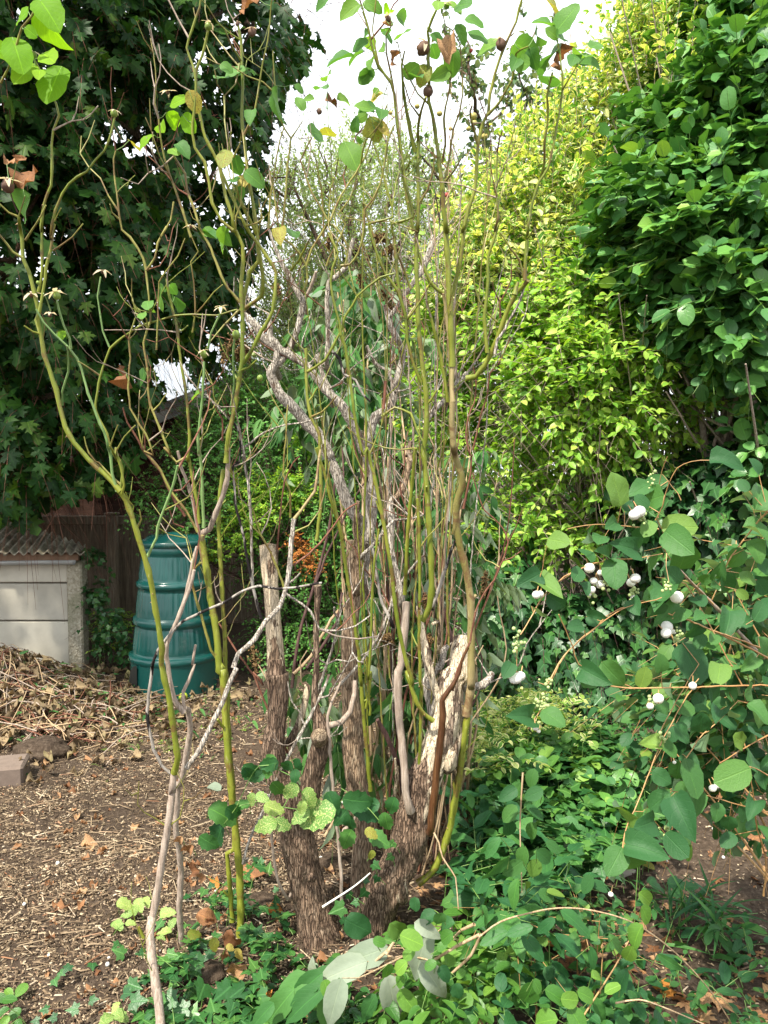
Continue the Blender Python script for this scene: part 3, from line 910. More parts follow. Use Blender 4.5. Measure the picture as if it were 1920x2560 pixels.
# ------------------------------------------------------------------ compost bin
def compost_bin():
    Yb = 5.6
    c = P(439, 1700, Yb)[0]
    z0 = float(gz(c, Yb)) - .03
    t = thing("compost_bin", (c, Yb, z0), "dark green ribbed plastic compost bin standing before the brown fence", "compost bin")
    m, n, N, L = mat_new("dark_green_plastic")
    tcn = node(n, "ShaderNodeTexCoord")
    f = noise(n, tcn.outputs["Object"], 7, 6, .65); f2 = noise(n, tcn.outputs["Object"], 90, 3)
    col = mixc(n, f, (.005, .060, .053), (.010, .090, .078))
    dirt = ramp(n, f, [(.56, 0.0), (.75, .35)])
    col = mixc(n, dirt, col, (.11, .12, .09))
    finish(m, n, col, mth(n, 'MULTIPLY_ADD', f, .22, .13), f2, .06, .002, .6)
    H = 1.13
    prof_ = [(0.0, .305), (.02, .308), (.25, .300), (.262, .312), (.295, .312), (.305, .285), (.33, .284), (.50, .264), (.512, .279), (.53, .283), (.552, .279), (.565, .262), (.58, .261),
             (.755, .240), (.767, .254), (.785, .258), (.80, .254), (.812, .238), (.83, .236), (.985, .214), (1.0, .222), (1.01, .226), (1.045, .226), (1.06, .215)]
    seg = 192
    th = np.linspace(0, 2 * math.pi, seg, endpoint=False)
    rib = np.zeros(seg)
    for k in range(24):
        for o_ in (-.052, .052):
            rib = np.maximum(rib, np.exp(-(((th - (k + .5) * 2 * math.pi / 24 - o_ + math.pi) % (2 * math.pi) - math.pi) / .026) ** 2))
    zs = np.array([p_[0] for p_ in prof_]); rs = np.array([p_[1] for p_ in prof_])
    zz = np.unique(np.concatenate([zs, np.linspace(.03, .98, 40)]))
    rr = np.interp(zz, zs, rs)
    tier = ((zz > .345) & (zz < .485)) | ((zz > .595) & (zz < .74)) | ((zz > .845) & (zz < .965))
    R_ = rr[:, None] + tier[:, None] * rib[None] * .0042
    v = np.stack([R_ * np.cos(th), R_ * np.sin(th), np.repeat(zz[:, None], seg, 1)], -1).reshape(-1, 3)
    i = np.arange(len(zz) - 1)[:, None] * seg; j = np.arange(seg)[None]; j2 = (j + 1) % seg
    b = Buf(); b.add(v + [c, Yb, z0], [np.stack([i + j, i + j2, i + seg + j2, i + seg + j], -1).reshape(-1, 4)])
    b.build("bin_body", m, t)
    lid = [(1.04, .205), (1.045, .231), (1.075, .233), (1.085, .226), (1.09, .20), (1.115, .17), (1.12, .06), (1.135, .05), (1.14, .0)]
    s2 = 64; t2 = np.linspace(0, 2 * math.pi, s2, endpoint=False)
    v = np.array([[r_ * math.cos(a), r_ * math.sin(a), z_] for z_, r_ in lid for a in t2])
    i = np.arange(len(lid) - 1)[:, None] * s2; j = np.arange(s2)[None]; j2 = (j + 1) % s2
    b = Buf(); b.add(v + [c, Yb, z0], [np.stack([i + j, i + j2, i + s2 + j2, i + s2 + j], -1).reshape(-1, 4)])
    b.build("lid", m, t)
    # dark sheet imitating shade inside the opening at the front left of the skirt
    b = Buf()
    aa = np.linspace(-2.75, -2.25, 9)
    hv, hf = [], []
    for k, a in enumerate(aa):
        top = .05 + .20 * math.sin((k + 1) / 10 * math.pi / 2 + .2)
        for z_ in (.0, top):
            hv.append([.314 * math.cos(a), .314 * math.sin(a), z_])
    for k in range(8): hf.append([2 * k, 2 * k + 2, 2 * k + 3, 2 * k + 1])
    b.add(np.array(hv) + [c, Yb, z0], [np.array(hf)])
    b.build("hatch", plain_mat("dark_gap", (.012, .014, .012), (.03, .03, .025), 30, .9), t)
compost_bin()

# ------------------------------------------------------------------ concrete bunker
def bunker():
    Yf = 6.05
    xr = P(206, 1400, Yf)[0]; xp = P(168, 1400, Yf)[0]
    t = thing("concrete_bunker", ((xp + -3.9) / 2, Yf + .5, 0), "low concrete panel bunker under a lichened corrugated roof left of the fence", "bunker")
    conc = plain_mat("weathered_concrete", (.38, .35, .28), (.70, .66, .56), 5, .9, .25, 7, .2)
    m, n, N, L = mat_new("pebbled_concrete")
    tcn = node(n, "ShaderNodeTexCoord")
    vo = node(n, "ShaderNodeTexVoronoi"); vo.inputs["Scale"].default_value = 75
    L.new(tcn.outputs["Object"], vo.inputs["Vector"])
    big = noise(n, tcn.outputs["Object"], 4, 5)
    pc = mixc(n, .75, (.36, .33, .24), mixc(n, vo.outputs["Color"], (.22, .19, .13), (.58, .53, .42)))
    pc = mixc(n, ramp(n, big, [(.45, 0.0), (.65, .6)]), pc, (.16, .17, .09))
    finish(m, n, pc, .95, vo.outputs["Distance"], .8, .006, .2)
    zt = P(100, 1406, Yf)[2]
    zj = P(100, 1458, Yf)[2]
    zk = P(100, 1553, Yf)[2]
    for (za, zb) in ((zj + .006, zt), (zk + .006, zj - .006), (-.1, zk - .006)):
        for (xa, xb) in ((-3.9, -3.17), (-3.15, xp - .004)):
            b = Buf(); box(b, ((xa + xb) / 2, Yf + .03, (za + zb) / 2), (xb - xa, .05, zb - za), bev=.006)
            b.build("concrete_panel", conc, t, smooth=False)
    for x_ in (-3.16,):
        b = Buf(); box(b, (x_, Yf + .035, zt / 2 - .05), (.014, .03, zt + .1)); b.build("joint_cover", conc, t, smooth=False)
    b = Buf(); box(b, ((xr + xp) / 2, Yf + .04, (zt + .01) / 2 - .05), (xr - xp, .13, zt + .11), bev=.012); b.build("corner_post", m, t, smooth=False)
    for k in range(3):   # side wall running back
        b = Buf(); box(b, (xr - .06 - .20, Yf + .56, -.1 + (k + .5) * (zt + .1) / 3), (.05, .96, (zt + .1) / 3 - .01), rz=.375, bev=.006); b.build("concrete_panel", conc, t, smooth=False)
    b = Buf(); box(b, ((xr - 3.9) / 2, Yf - .035, zt + .045), (xr + 3.9 - .02, .03, .055), bev=.004)
    b.build("eaves_board", plain_mat("flaking_brown_board", (.12, .07, .04), (.32, .20, .13), 16, .9, .4), t, smooth=False)
    # half round gutter
    b = Buf()
    a = np.linspace(math.pi, 2 * math.pi, 9)
    gx = np.linspace(-3.9, xr - .03, 12)
    out = np.stack([np.cos(a) * .032, np.sin(a) * .032], 1); inn = out[::-1] * .86
    ring = np.vstack([out, inn])
    v = np.array([[x_, Yf - .085 + p_[0], zt + .012 + .012 * math.sin(x_ * 2) + p_[1]] for x_ in gx for p_ in ring])
    k = len(ring); i = np.arange(11)[:, None] * k; j = np.arange(k)[None]; j2 = (j + 1) % k
    b.add(v, [np.stack([i + j, i + j2, i + k + j2, i + k + j], -1).reshape(-1, 4)])
    b.build("gutter", plain_mat("grey_gutter", (.28, .28, .27), (.5, .5, .48), 8, .6, .2), t)
    # corrugated sheets
    mr, n, N, L = mat_new("lichened_corrugated_sheet")
    tcn = node(n, "ShaderNodeTexCoord")
    f = noise(n, tcn.outputs["Object"], 6, 7, .68); f2 = noise(n, tcn.outputs["Object"], 60, 5, .7)
    cc = ramp(n, f, [(.35, (.14, .12, .09)), (.52, (.30, .27, .21)), (.68, (.52, .48, .40))])
    cc = mixc(n, .6, cc, mixc(n, f2, (.5, .5, .5), (1.6, 1.6, 1.5)), 'MULTIPLY')
    finish(mr, n, cc, .95, f2, .5, .005, .15)
    FR = np.array([xr + .04, Yf - .11, zt + .075]); FL = np.array([-3.95, Yf - .11, zt + .075])
    BR = np.array([xr - .10, Yf + .30, zt + .095]); BL = np.array([-4.1, Yf + 1.35, zt + .47])
    for s in range(3):
        u0, u1 = s / 3, (s + 1) / 3 + .012
        us = np.linspace(u0, u1, 72); ws = np.linspace(0, 1, 10)
        U, V_ = np.meshgrid(us, ws)
        A_ = FL + (FR - FL) * U[..., None]; B_ = BL + (BR - BL) * U[..., None]
        p_ = A_ + (B_ - A_) * V_[..., None]
        ph = (A_[..., 0]) * 2 * math.pi / .070
        p_[..., 2] += .013 * np.sin(ph) + .004 * s
        v = np.concatenate([p_.reshape(-1, 3), p_.reshape(-1, 3) - [0, 0, .006]])
        k = 72; ii = np.arange(9)[:, None] * k + np.arange(k - 1)[None]
        qt = np.stack([ii, ii + 1, ii + k + 1, ii + k], -1).reshape(-1, 4)
        o_ = 720
        e1 = np.stack([np.arange(k - 1), np.arange(k - 1) + o_, np.arange(1, k) + o_, np.arange(1, k)], -1)
        b = Buf(); b.add(v, [qt, qt[:, ::-1] + o_, e1]); b.build("roof_sheet", mr, t)
    # gable filling under the sheet
    b = Buf(); v = np.array([FL + [0, .12, -.03], FR + [-.05, .12, -.03], BR - [.05, 0, .03], BL - [0, 0, .03], [-3.9, Yf + .06, zt - .02], [xr - .03, Yf + .06, zt - .02], [xr - .45, Yf + 1.0, zt - .02], [-4.1, Yf + 1.3, zt - .02]])
    b.add(v, [np.array([[0, 1, 2, 3], [4, 5, 1, 0], [5, 6, 2, 1], [6, 7, 3, 2], [7, 4, 0, 3]])]); b.build("roof_timber", plain_mat("dark_timber", (.05, .03, .02), (.1, .06, .04), 20, .9), t, smooth=False)
bunker()

# ------------------------------------------------------------------ close board fence
def board_fence():
    Yf = 8.0
    wood = bark_mat("weathered_fence_board", [(.10, .075, .052), (.21, .165, .12), (.34, .28, .21)], scale=(60, 60, 4), bstr=.4)
    t = thing("board_fence", (-2.2, Yf, 0), "weathered brown close board fence behind the compost bin", "fence")
    zt = P(300, 1302, Yf)[2]
    r = np.random.default_rng(3)
    x = -4.6
    shared = []
    for k in range(4):
        b = Buf(); w = .075
        v = np.array([[-w / 2, 0, 0], [w / 2, .010, 0], [w / 2, .016, 0], [-w / 2, .028, 0]])
        v = np.vstack([v, v + [0, 0, 1.0]]) + r.normal(0, .0015, (8, 3))
        b.add(v, [np.array([[0, 1, 5, 4], [1, 2, 6, 5], [2, 3, 7, 6], [3, 0, 4, 7], [4, 5, 6, 7]])])
        shared.append(b.mesh("board", wood, False))
    while x < 1.6:
        o = place("board", shared[int(r.integers(0, 4))], t, (x, Yf + r.normal(0, .002), -.05))
        o.scale = (1, 1, zt + .05 + r.normal(0, .006))
        o.rotation_euler = (r.normal(0, .004), r.normal(0, .006), 0)
        x += .064
    for xp in (-4.4, P(285, 1300, Yf)[0], .1, 1.5):
        b = Buf(); box(b, (xp, Yf - .06, zt / 2), (.10, .09, zt + .12), bev=.01); p_ = b.build("post", wood, t, smooth=False)
        b = Buf(); box(b, (xp, Yf - .06, zt + .075), (.125, .115, .022), bev=.006); b.build("post_cap", wood, p_, smooth=False)
    b = Buf(); box(b, (-1.5, Yf + .01, zt + .005), (6.2, .07, .09), bev=.008); b.build("top_rail", wood, t, smooth=False)
    b = Buf(); box(b, (-1.5, Yf + .05, .35), (6.2, .06, .07), bev=.008); b.build("rail", wood, t, smooth=False)
board_fence()

# ------------------------------------------------------------------ dark timber shed beyond
def timber_shed():
    Yf = 9.6
    wood = bark_mat("dark_red_brown_cladding", [(.022, .010, .007), (.050, .024, .016), (.085, .045, .03)], scale=(6, 60, 60), bstr=.3)
    felt = plain_mat("grey_roofing_felt", (.22, .22, .225), (.36, .36, .365), 30, .9)
    xl, xr = PV(205, 1000, Yf)[0], PV(930, 1000, Yf)[0]
    ze, za = PV(200, 955, Yf)[2], PV(640, 812, Yf)[2]
    xm = (xl + xr) / 2
    t = thing("timber_shed", (xm, Yf + 1.4, 0), "dark brown timber shed with grey felt roof behind the board fence", "shed")
    nb = 16
    me = None
    def zroof(x): return ze + (za - ze) * (1 - abs(x - xm) / (xm - xl))
    hb = za / nb
    for k in range(nb):
        z0, z1 = k * hb, (k + 1) * hb
        if z1 <= ze: a, c = xl, xr
        else:
            f = min(.985, (z1 - ze) / (za - ze)); a, c = xl + (xm - xl) * f, xr - (xr - xm) * f
        b = Buf()
        v = np.array([[a, -.022, z0], [c, -.022, z0], [c, -.004, z1], [a, -.004, z1], [a, .02, z0], [c, .02, z0], [c, .02, z1], [a, .02, z1]]) + [0, Yf, 0]
        b.add(v, [np.array([[0, 1, 2, 3], [4, 7, 6, 5], [0, 4, 5, 1], [3, 2, 6, 7], [0, 3, 7, 4], [1, 5, 6, 2]])])
        b.build("cladding_board", wood, t, smooth=False)
    for s, xe in ((-1, xl), (1, xr)):
        b = Buf(); box(b, (xe, Yf + 1.45, ze / 2), (.05, 2.85, ze)); b.build("side_wall", wood, t, smooth=False)
        e = np.array([xe + s * .25, ze - .25 * (za - ze) / (xm - xl)]); p_ = np.array([xm, za])
        b = Buf()
        v = np.array([[e[0], Yf - .25, e[1]], [p_[0], Yf - .25, p_[1]], [p_[0], Yf + 3.1, p_[1]], [e[0], Yf + 3.1, e[1]]])
        v = np.vstack([v + [0, 0, .10], v + [0, 0, .03]])
        b.add(v, [np.array([[0, 1, 2, 3], [7, 6, 5, 4], [4, 5, 1, 0], [6, 7, 3, 2], [7, 4, 0, 3]])]); b.build("roof", felt, t, smooth=False)
        b = Buf()
        v = np.array([[e[0], Yf - .275, e[1] - .12], [p_[0], Yf - .275, p_[1] - .12], [p_[0], Yf - .275, p_[1] + .03], [e[0], Yf - .275, e[1] + .03]])
        v = np.vstack([v, v + [0, .022, 0]])
        b.add(v, [np.array([[0, 1, 2, 3], [7, 6, 5, 4], [0, 4, 5, 1], [3, 2, 6, 7]])]); b.build("bargeboard", felt, t, smooth=False)
timber_shed()

def outbuilding():
    Yf = 10.2
    wood = bpy.data.materials["dark_red_brown_cladding"]
    t = thing("dark_outbuilding", (-6, Yf + 1, 0), "dark timber outbuilding wall in deep shade beneath the maple", "shed")
    for k in range(12):
        b = Buf(); box(b, (-7.0, Yf, (k + .5) * .19), (7.2, .03, .186), rx=.04)
        b.build("cladding_board", wood, t, smooth=False)
    b = Buf(); box(b, (-7.0, Yf + 1.3, 2.33), (7.5, 3.0, .07)); b.build("roof", wood, t, smooth=False)
outbuilding()

# ------------------------------------------------------------------ maple at the left
def trunk_part(parent, name, polys, mat, sides=14, step=.08, wob=.006, seed=0, kind=None):
    b = Buf()
    for k, (pts, rad) in enumerate(polys):
        tube(b, pts, rad, sides, step, wob=wob, seed=seed + k)
    return b.build(name, mat, parent, kind=kind)

def maple():
    rng = np.random.default_rng(101)
    base = np.array([-4.6, 8.6, 0.])
    t = thing("maple_tree", base, "big dark maple tree with lobed leaves filling the upper left above the bunker", "tree")
    bl = []
    def a(x, y, Y, r, rx=1, ry=1, rz=1, w=1.0):
        bl.append((PV(x, y, Y), np.array([r * rx, r * ry, r * rz]), w))
    a(60, 120, 6.2, 1.35); a(420, 60, 6.6, 1.05); a(545, 60, 7.0, .72); a(300, 300, 6.5, 1.1); a(480, 330, 7.6, .85, w=.6)
    a(30, 560, 6.0, 1.2); a(330, 560, 6.9, .95, w=.9); a(120, 850, 6.0, .85); a(30, 980, 5.6, .55); a(190, 980, 6.3, .42, 1, 1, .7)
    a(425, 720, 8.2, .70, 1, 1, .8, w=.45); a(250, 780, 7.4, .8, w=.9); a(500, 600, 8.4, .55, w=.6)
    a(110, 1030, 7.6, .45, 1, .8, .6); a(-350, 200, 6.5, 1.7, w=.7); a(-350, 800, 6.5, 1.4, w=.7); a(60, 500, 8.5, 2.4, w=.5); a(100, -300, 6.5, 1.9, w=.7); a(-600, -200, 4.6, 1.8, w=.5)
    C = np.array([q[0] for q in bl])
    B = [(np.array([base, base + [.1, -.2, 1.2], base + [.15, -.5, 2.4], base + [.3, -.8, 3.8], base + [.5, -1, 5.5]]), [.2, .17, .14, .11, .05])]
    for k, c in enumerate(C):
        h = min(1.0 + .45 * k % 2.8, 3.4)
        s = base + [.12, -.35, min(max(c[2] - .9, 1.1), 4.6)]
        mid = (s + c) / 2 + [0, 0, .25] + rng.normal(0, .12, 3)
        B.append((np.array([s, mid, c]), [.07, .045, .02]))
        for j in range(5):
            d = nrm(rng.normal(size=3)) * bl[k][1] * .8
            m_ = c + d * .5 + rng.normal(0, .05, 3)
            B.append((np.array([c, m_, c + d]), [.018, .012, .005]))
    trunk_part(t, "trunk", B[:1], M['bark'], 18, .1)
    trunk_part(t, "branches", B[1:], M['bark'], 7, .15, kind="stuff")
    anc, out = blob_anchors(rng, bl, 6000, .42, seed=3, lump=.35, front=lambda p, d, r: (p[:, 2] > .75) & (r.random(len(p)) < .55 + .45 * (d[:, 1] < .2)))
    # openings where the sky shows through
    x, y, dep = project(anc)
    op = np.zeros(len(anc), bool)
    for (hx, hy, hr) in ((375, 795, 30), (345, 775, 20), (420, 825, 14), (245, 275, 14), (285, 300, 16), (330, 320, 18), (460, 190, 22), (500, 350, 34), (445, 350, 20), (300, 690, 12), (180, 640, 10), (470, 450, 16), (280, 560, 10)):
        op |= np.hypot(x / VS - hx, y / VS - hy) < hr + .17 * 1736 / np.maximum(dep, 1) * .35
    anc, out = anc[~op], out[~op]
    st = Buf()
    p, D, N, S = sprays(rng, anc, out, .34, 5, .118, droop=.45, spread=48, face_up=.55, face_out=.75, jit=.45, hang=.75, stems=st, stem_r=.0022)
    x, y, dep = project(p)
    op = np.zeros(len(p), bool)
    for (hx, hy, hr) in ((375, 795, 30), (345, 775, 20), (420, 825, 14), (500, 350, 30), (245, 275, 10), (330, 320, 12)):
        op |= np.hypot(x / VS - hx, y / VS - hy - 8) < hr
    # keep the drooping fringe above the bunker and shed
    lim = np.interp(x / VS, [-50, 0, 60, 120, 190, 250, 300, 340, 420, 520], [1150, 1150, 1150, 1100, 1085, 1075, 1000, 890, 850, 850])
    lim2 = np.interp(y / VS, [0, 90, 200, 320, 450, 560, 700, 900], [620, 680, 610, 560, 590, 545, 520, 470])
    keep = ~op & (y / VS < lim - 25) & (x / VS < lim2 + 12 * rng.normal(size=len(x)))
    st.build("twigs", M['redbrown'], t, kind="stuff")
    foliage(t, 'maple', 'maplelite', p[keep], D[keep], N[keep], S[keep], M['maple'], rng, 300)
maple()

# ------------------------------------------------------------------ fine leaved tree in the middle distance
def fine_tree():
    rng = np.random.default_rng(102)
    base = PV(770, 1140, 9.1)
    t = thing("fine_leaved_tree", (base[0], 9.1, 0), "tall airy tree with tiny grey green leaves against the white sky", "tree")
    bl = []
    for (x, y, r, rz, w) in ((700, 420, .55, 1.3, 1), (790, 370, .5, 1.3, 1), (880, 400, .55, 1.2, 1), (620, 430, .35, 1.4, .8), (940, 430, .4, 1.2, .8), (740, 600, .75, 1.2, 1), (870, 600, .7, 1.2, 1), (640, 620, .6, 1.2, .8), (760, 800, .8, 1.1, 1), (900, 800, .7, 1, 1), (600, 790, .6, 1, .8), (540, 830, .4, 1, .7), (990, 560, .6, 1.1, 1), (700, 720, .7, 1, 1), (820, 700, .7, 1, 1), (960, 700, .6, 1, 1), (640, 700, .6, 1, 1), (700, 980, .8, 1, .6), (900, 980, .8, 1, .6)):
        bl.append((PV(x, y, 9.1 + rng.normal(0, .4)), np.array([r, r, r * rz]), w))
    B = [(np.array([[base[0], 9.1, 0], [base[0] + .1, 9.1, 1.5], [base[0], 9.1, 2.6], [base[0] - .1, 9.1, 3.6]]), [.13, .11, .07, .03])]
    for c, r_, w in bl:
        s = np.array([base[0], 9.1, max(.8, c[2] - 1.2)])
        B.append((np.array([s, (s + c) / 2 + rng.normal(0, .1, 3), c + [0, 0, r_[2] * .6]]), [.05, .03, .01]))
        for j in range(7):
            d = nrm(rng.normal(size=3) + [0, 0, .8]) * r_ * .9
            B.append((np.array([c, c + d * .5 + rng.normal(0, .04, 3), c + d]), [.014, .009, .004]))
    trunk_part(t, "trunk", B[:1], M['bark'], 12, .15)
    trunk_part(t, "branches", B[1:], M['bark'], 5, .2, kind="stuff")
    anc, out = blob_anchors(rng, bl, 9000, .2, seed=9, lump=.6, lumpscale=2.5)
    st = Buf()
    p, D, N, S = sprays(rng, anc, out, .24, 10, .046, droop=.05, up=.9, spread=45, face_up=.5, face_out=.5, jit=.6, stems=st, stem_r=.002)
    st.build("twigs", M['greysmooth'], t, kind="stuff")
    b = Buf(); realize(b, 'tiny', p, D, N, S, 0, rng)
    b.build("leaves", M['fine'], t, kind="stuff")
fine_tree()

# ------------------------------------------------------------------ apple tree behind the hedge
def apple_tree():
    rng = np.random.default_rng(103)
    Y = 7.2
    t = thing("apple_tree", (PV(1150, 1000, Y + .4)[0], Y + .4, 0), "sparse apple tree with small green apples behind the golden hedge", "tree")
    br = ["V 1150,1000,14 1130,700,12 1090,520,9 1072,400,6 1040,290,5 1020,180,3 1010,90,2", "V 1072,400,5 1110,330,4 1150,250,3 1120,150,2 1160,60,2", "V 1130,700,8 1200,520,6 1260,420,5 1330,330,3 1290,120,2",
          "V 1090,520,5 1000,440,4 950,380,3 900,330,2", "V 1040,290,3 1090,230,2 1110,130,2", "V 1200,520,4 1170,400,3 1210,310,2 1200,180,2", "V 1020,180,2 980,130,2 960,60,1", "V 1090,520,4 1060,480,3 980,500,2", "V 1260,420,3 1240,330,2 1260,240,2", "V 1150,250,2 1180,200,2 1230,190,1"]
    P0 = []
    trk = Buf(); bb = Buf()
    for k, s in enumerate(br):
        q = px(s)
        ys = Y + rng.normal(0, .15, len(q))
        pts = [P(a[0], a[1], ys[i]) for i, a in enumerate(q)]
        if k == 0: pts = [np.array([pts[0][0], Y + .4, 0])] + pts
        r_ = [max(a[2], 1.6) * Y / FPX for a in q]
        if k == 0: r_ = [r_[0] * 1.6] + r_
        p_, _ = tube(trk if k == 0 else bb, pts, r_, 7, .08, wob=.008, seed=k)
        P0.append(p_[len(p_) // 3 if k == 0 else 0:])
    trk.build("trunk", M['bark'], t); bb.build("branches", M['bark'], t, kind="stuff")
    P0 = np.vstack(P0); P0 = P0[P0[:, 2] > 2.3]
    anc = P0[rng.integers(0, len(P0), 620)] + rng.normal(0, .10, (620, 3))
    out = nrm(rng.normal(size=(620, 3)) + [0, -.2, .3])
    st = Buf()
    p, D, N, S = sprays(rng, anc, out, .13, 6, .062, droop=.2, spread=55, face_up=.5, face_out=.4, jit=.5, stems=st, stem_r=.002)
    st.build("twigs", M['darkstem'], t, kind="stuff")
    foliage(t, 'oval', 'oval', p, D, N, S, M['apple'], rng, 200)
    for k, (cr, r_) in enumerate((("K2 550,785", 20), ("K2 783,805", 27), ("K2 790,850", 20), ("K2 750,890", 17), ("K2 862,943", 22), ("K2 395,735", 18), ("K2 210,780", 16), ("K2 625,890", 14))):
        q = px(cr)[0]
        c = P(q[0], q[1], Y - .15)
        b = Buf(); ball(b, c, r_ * .36166 * Y / FPX, seg=14, rows=9, sc=(1, 1, .9))
        a_ = b.build("apple", M['apple_fruit'], t)
        b = Buf(); tube(b, [c + [0, 0, .03], c + [.004, 0, .055], c + [.0, .02, .09]], [.0022, .0018, .0022], 5); b.build("stalk", M['darkstem'], a_)
apple_tree()

# ------------------------------------------------------------------ hedges at the right
def woody(t, rng, base, targets, mat, r0=.03, name="branches"):
    b = Buf()
    for c in targets:
        s = base + rng.normal(0, .15, 3) * [1, 1, 0]
        m1 = s + (c - s) * .4 + rng.normal(0, .12, 3) + [0, 0, .15]
        tube(b, [s, m1, c], [r0, r0 * .7, r0 * .3], 7, .1, wob=.004, seed=int(rng.integers(0, 999)))
        for j in range(5):
            e = c + rng.normal(0, .28, 3)
            tube(b, [m1 + (c - m1) * rng.random(), (m1 + e) / 2 + rng.normal(0, .05, 3), e], [r0 * .35, r0 * .25, r0 * .12], 5, .12)
    return b.build(name, mat, t, kind="stuff")

def privet():
    rng = np.random.default_rng(104)
    t = thing("golden_privet", (2.0, 5.3, 0), "tall golden privet with yellow edged leaves glowing beside the dark glossy evergreen", "shrub")
    gold, lime = [], []
    def a(L, x, y, Y, r, rx=1, ry=1, rz=1, w=1.0): L.append((PV(x, y, Y), np.array([r * rx, r * ry, r * rz]), w))
    for (x, y, Y, r) in ((1010, 620, 5.2, .32), (1060, 520, 5.2, .38), (1130, 430, 5.3, .40), (1200, 350, 5.4, .38), (1290, 270, 5.4, .38), (1370, 190, 5.2, .36), (1440, 110, 5.0, .34), (1500, 30, 4.9, .36), (1250, 430, 5.0, .36), (1400, 60, 5.3, .25), (1100, 620, 5.0, .36), (1180, 540, 5.0, .36)):
        a(gold, x, y, Y, r)
    for (x, y, Y, r) in ((990, 720, 5.4, .30), (1000, 820, 5.5, .32), (1040, 920, 5.5, .30), (1000, 640, 5.5, .28), (960, 900, 5.8, .3)):
        a(lime, x, y, Y, r)
    for (x, y, Y, r) in ((1120, 720, 4.9, .32), (1200, 700, 4.7, .36), (1290, 650, 4.6, .36), (1250, 780, 4.5, .34), (1330, 780, 4.45, .30), (1230, 880, 4.55, .32), (1350, 880, 4.45, .24), (1160, 820, 4.75, .30), (1120, 960, 4.9, .22), (1260, 960, 4.6, .22), (1330, 960, 4.6, .20), (1400, 780, 4.5, .28), (1450, 860, 4.5, .24), (1400, 920, 4.6, .22), (1330, 1030, 4.7, .18), (1470, 740, 4.7, .22), (1180, 1120, 4.8, .2), (1240, 1150, 4.8, .18), (1060, 1110, 5.0, .16), (1100, 1160, 4.9, .16), (1180, 1040, 4.8, .18), (1300, 620, 5.4, .5)):
        a(lime, x, y, Y, r, 1, 1, .72)
    woody(t, rng, np.array([2.0, 5.5, 0]), np.array([q[0] for q in gold + lime]), M['greysmooth'], .022)
    st = Buf()
    anc, out = blob_anchors(rng, gold, 2000, .35, seed=5, lump=.5)
    # shoots that stick up out of the top
    top = np.array([[1330, 150], [1370, 100], [1400, 40], [1385, 60], [1460, 30], [1250, 240], [1180, 300], [1110, 370], [1050, 450], [1420, 120], [1500, 90], [1480, 160], [1560, 200], [1550, 230], [1450, 90], [1490, 130], [1530, 60], [1580, 120], [1600, 40], [1430, 200], [1500, 240], [1300, 190], [1220, 280]])
    ta = np.array([PV(q[0], q[1], (4.9 if q[0] < 1420 else 4.35) + .3 * rng.random()) for q in top for _ in range(3)]) + rng.normal(0, .05, (len(top) * 3, 3))
    p, D, N, S = sprays(rng, anc, out, .27, 10, .062, droop=.05, up=.7, spread=52, opp=True, face_up=.6, face_out=.5, jit=.3, stems=st, stem_r=.0016)
    p2, D2, N2, S2 = sprays(rng, ta, np.tile([0, -.1, 1.], (len(ta), 1)), .34, 16, .056, droop=0, up=1.5, spread=50, opp=True, face_up=.7, face_out=.2, jit=.25, stems=st, stem_r=.002, dirjit=.2)
    p, D, N, S = np.vstack([p, p2]), np.vstack([D, D2]), np.vstack([N, N2]), np.concatenate([S, S2])
    foliage(t, 'oval', 'ell2', p, D, N, S, M['gold'], rng, 150, "gold_leaves")
    anc, out = blob_anchors(rng, lime, 2700, .35, seed=6, lump=.55)
    p, D, N, S = sprays(rng, anc, out, .25, 10, .064, droop=.12, up=.15, spread=55, opp=True, face_up=.75, face_out=.5, jit=.3, stems=st, stem_r=.0016)
    foliage(t, 'oval', 'ell2', p, D, N, S, M['lime'], rng, 150, "green_leaves")
    st.build("twigs", M['greysmooth'], t, kind="stuff")
privet()

def griselinia():
    rng = np.random.default_rng(105)
    t = thing("glossy_evergreen", (2.6, 5.0, 0), "dense evergreen shrub with thick glossy oval leaves filling the upper right", "shrub")
    bl = []
    def a(x, y, Y, r, w=1.0): bl.append((PV(x, y, Y), np.array([r, r, r]), w))
    for (x, y, Y, r) in ((1640, 40, 4.6, .40), (1560, 130, 4.8, .36), (1640, 230, 4.3, .42), (1520, 290, 4.5, .36), (1440, 350, 4.6, .30), (1390, 430, 4.7, .22), (1600, 400, 4.2, .40), (1480, 460, 4.25, .38), (1390, 540, 4.5, .34), (1560, 570, 4.1, .38), (1640, 640, 4.0, .34), (1600, 720, 4.05, .26), (1480, 620, 4.35, .34), (1400, 620, 4.7, .24), (1800, 300, 4.4, .6), (1800, 700, 4.3, .5), (1620, 800, 4.4, .22), (1690, 960, 4.0, .22)):
        a(x, y, Y, r)
    woody(t, rng, np.array([2.5, 5.2, 0]), np.array([q[0] for q in bl]), M['greysmooth'], .035)
    anc, out = blob_anchors(rng, bl, 2600, .35, seed=8, lump=.4)
    st = Buf()
    p, D, N, S = sprays(rng, anc, out, .24, 8, .112, droop=.15, up=.35, spread=58, face_up=.75, face_out=.6, jit=.28, stems=st, stem_r=.0025)
    st.build("twigs", M['greenstem'], t, kind="stuff")
    foliage(t, 'broad', 'broad2', p, D, N, S, M['broad'], rng, 300)
griselinia()

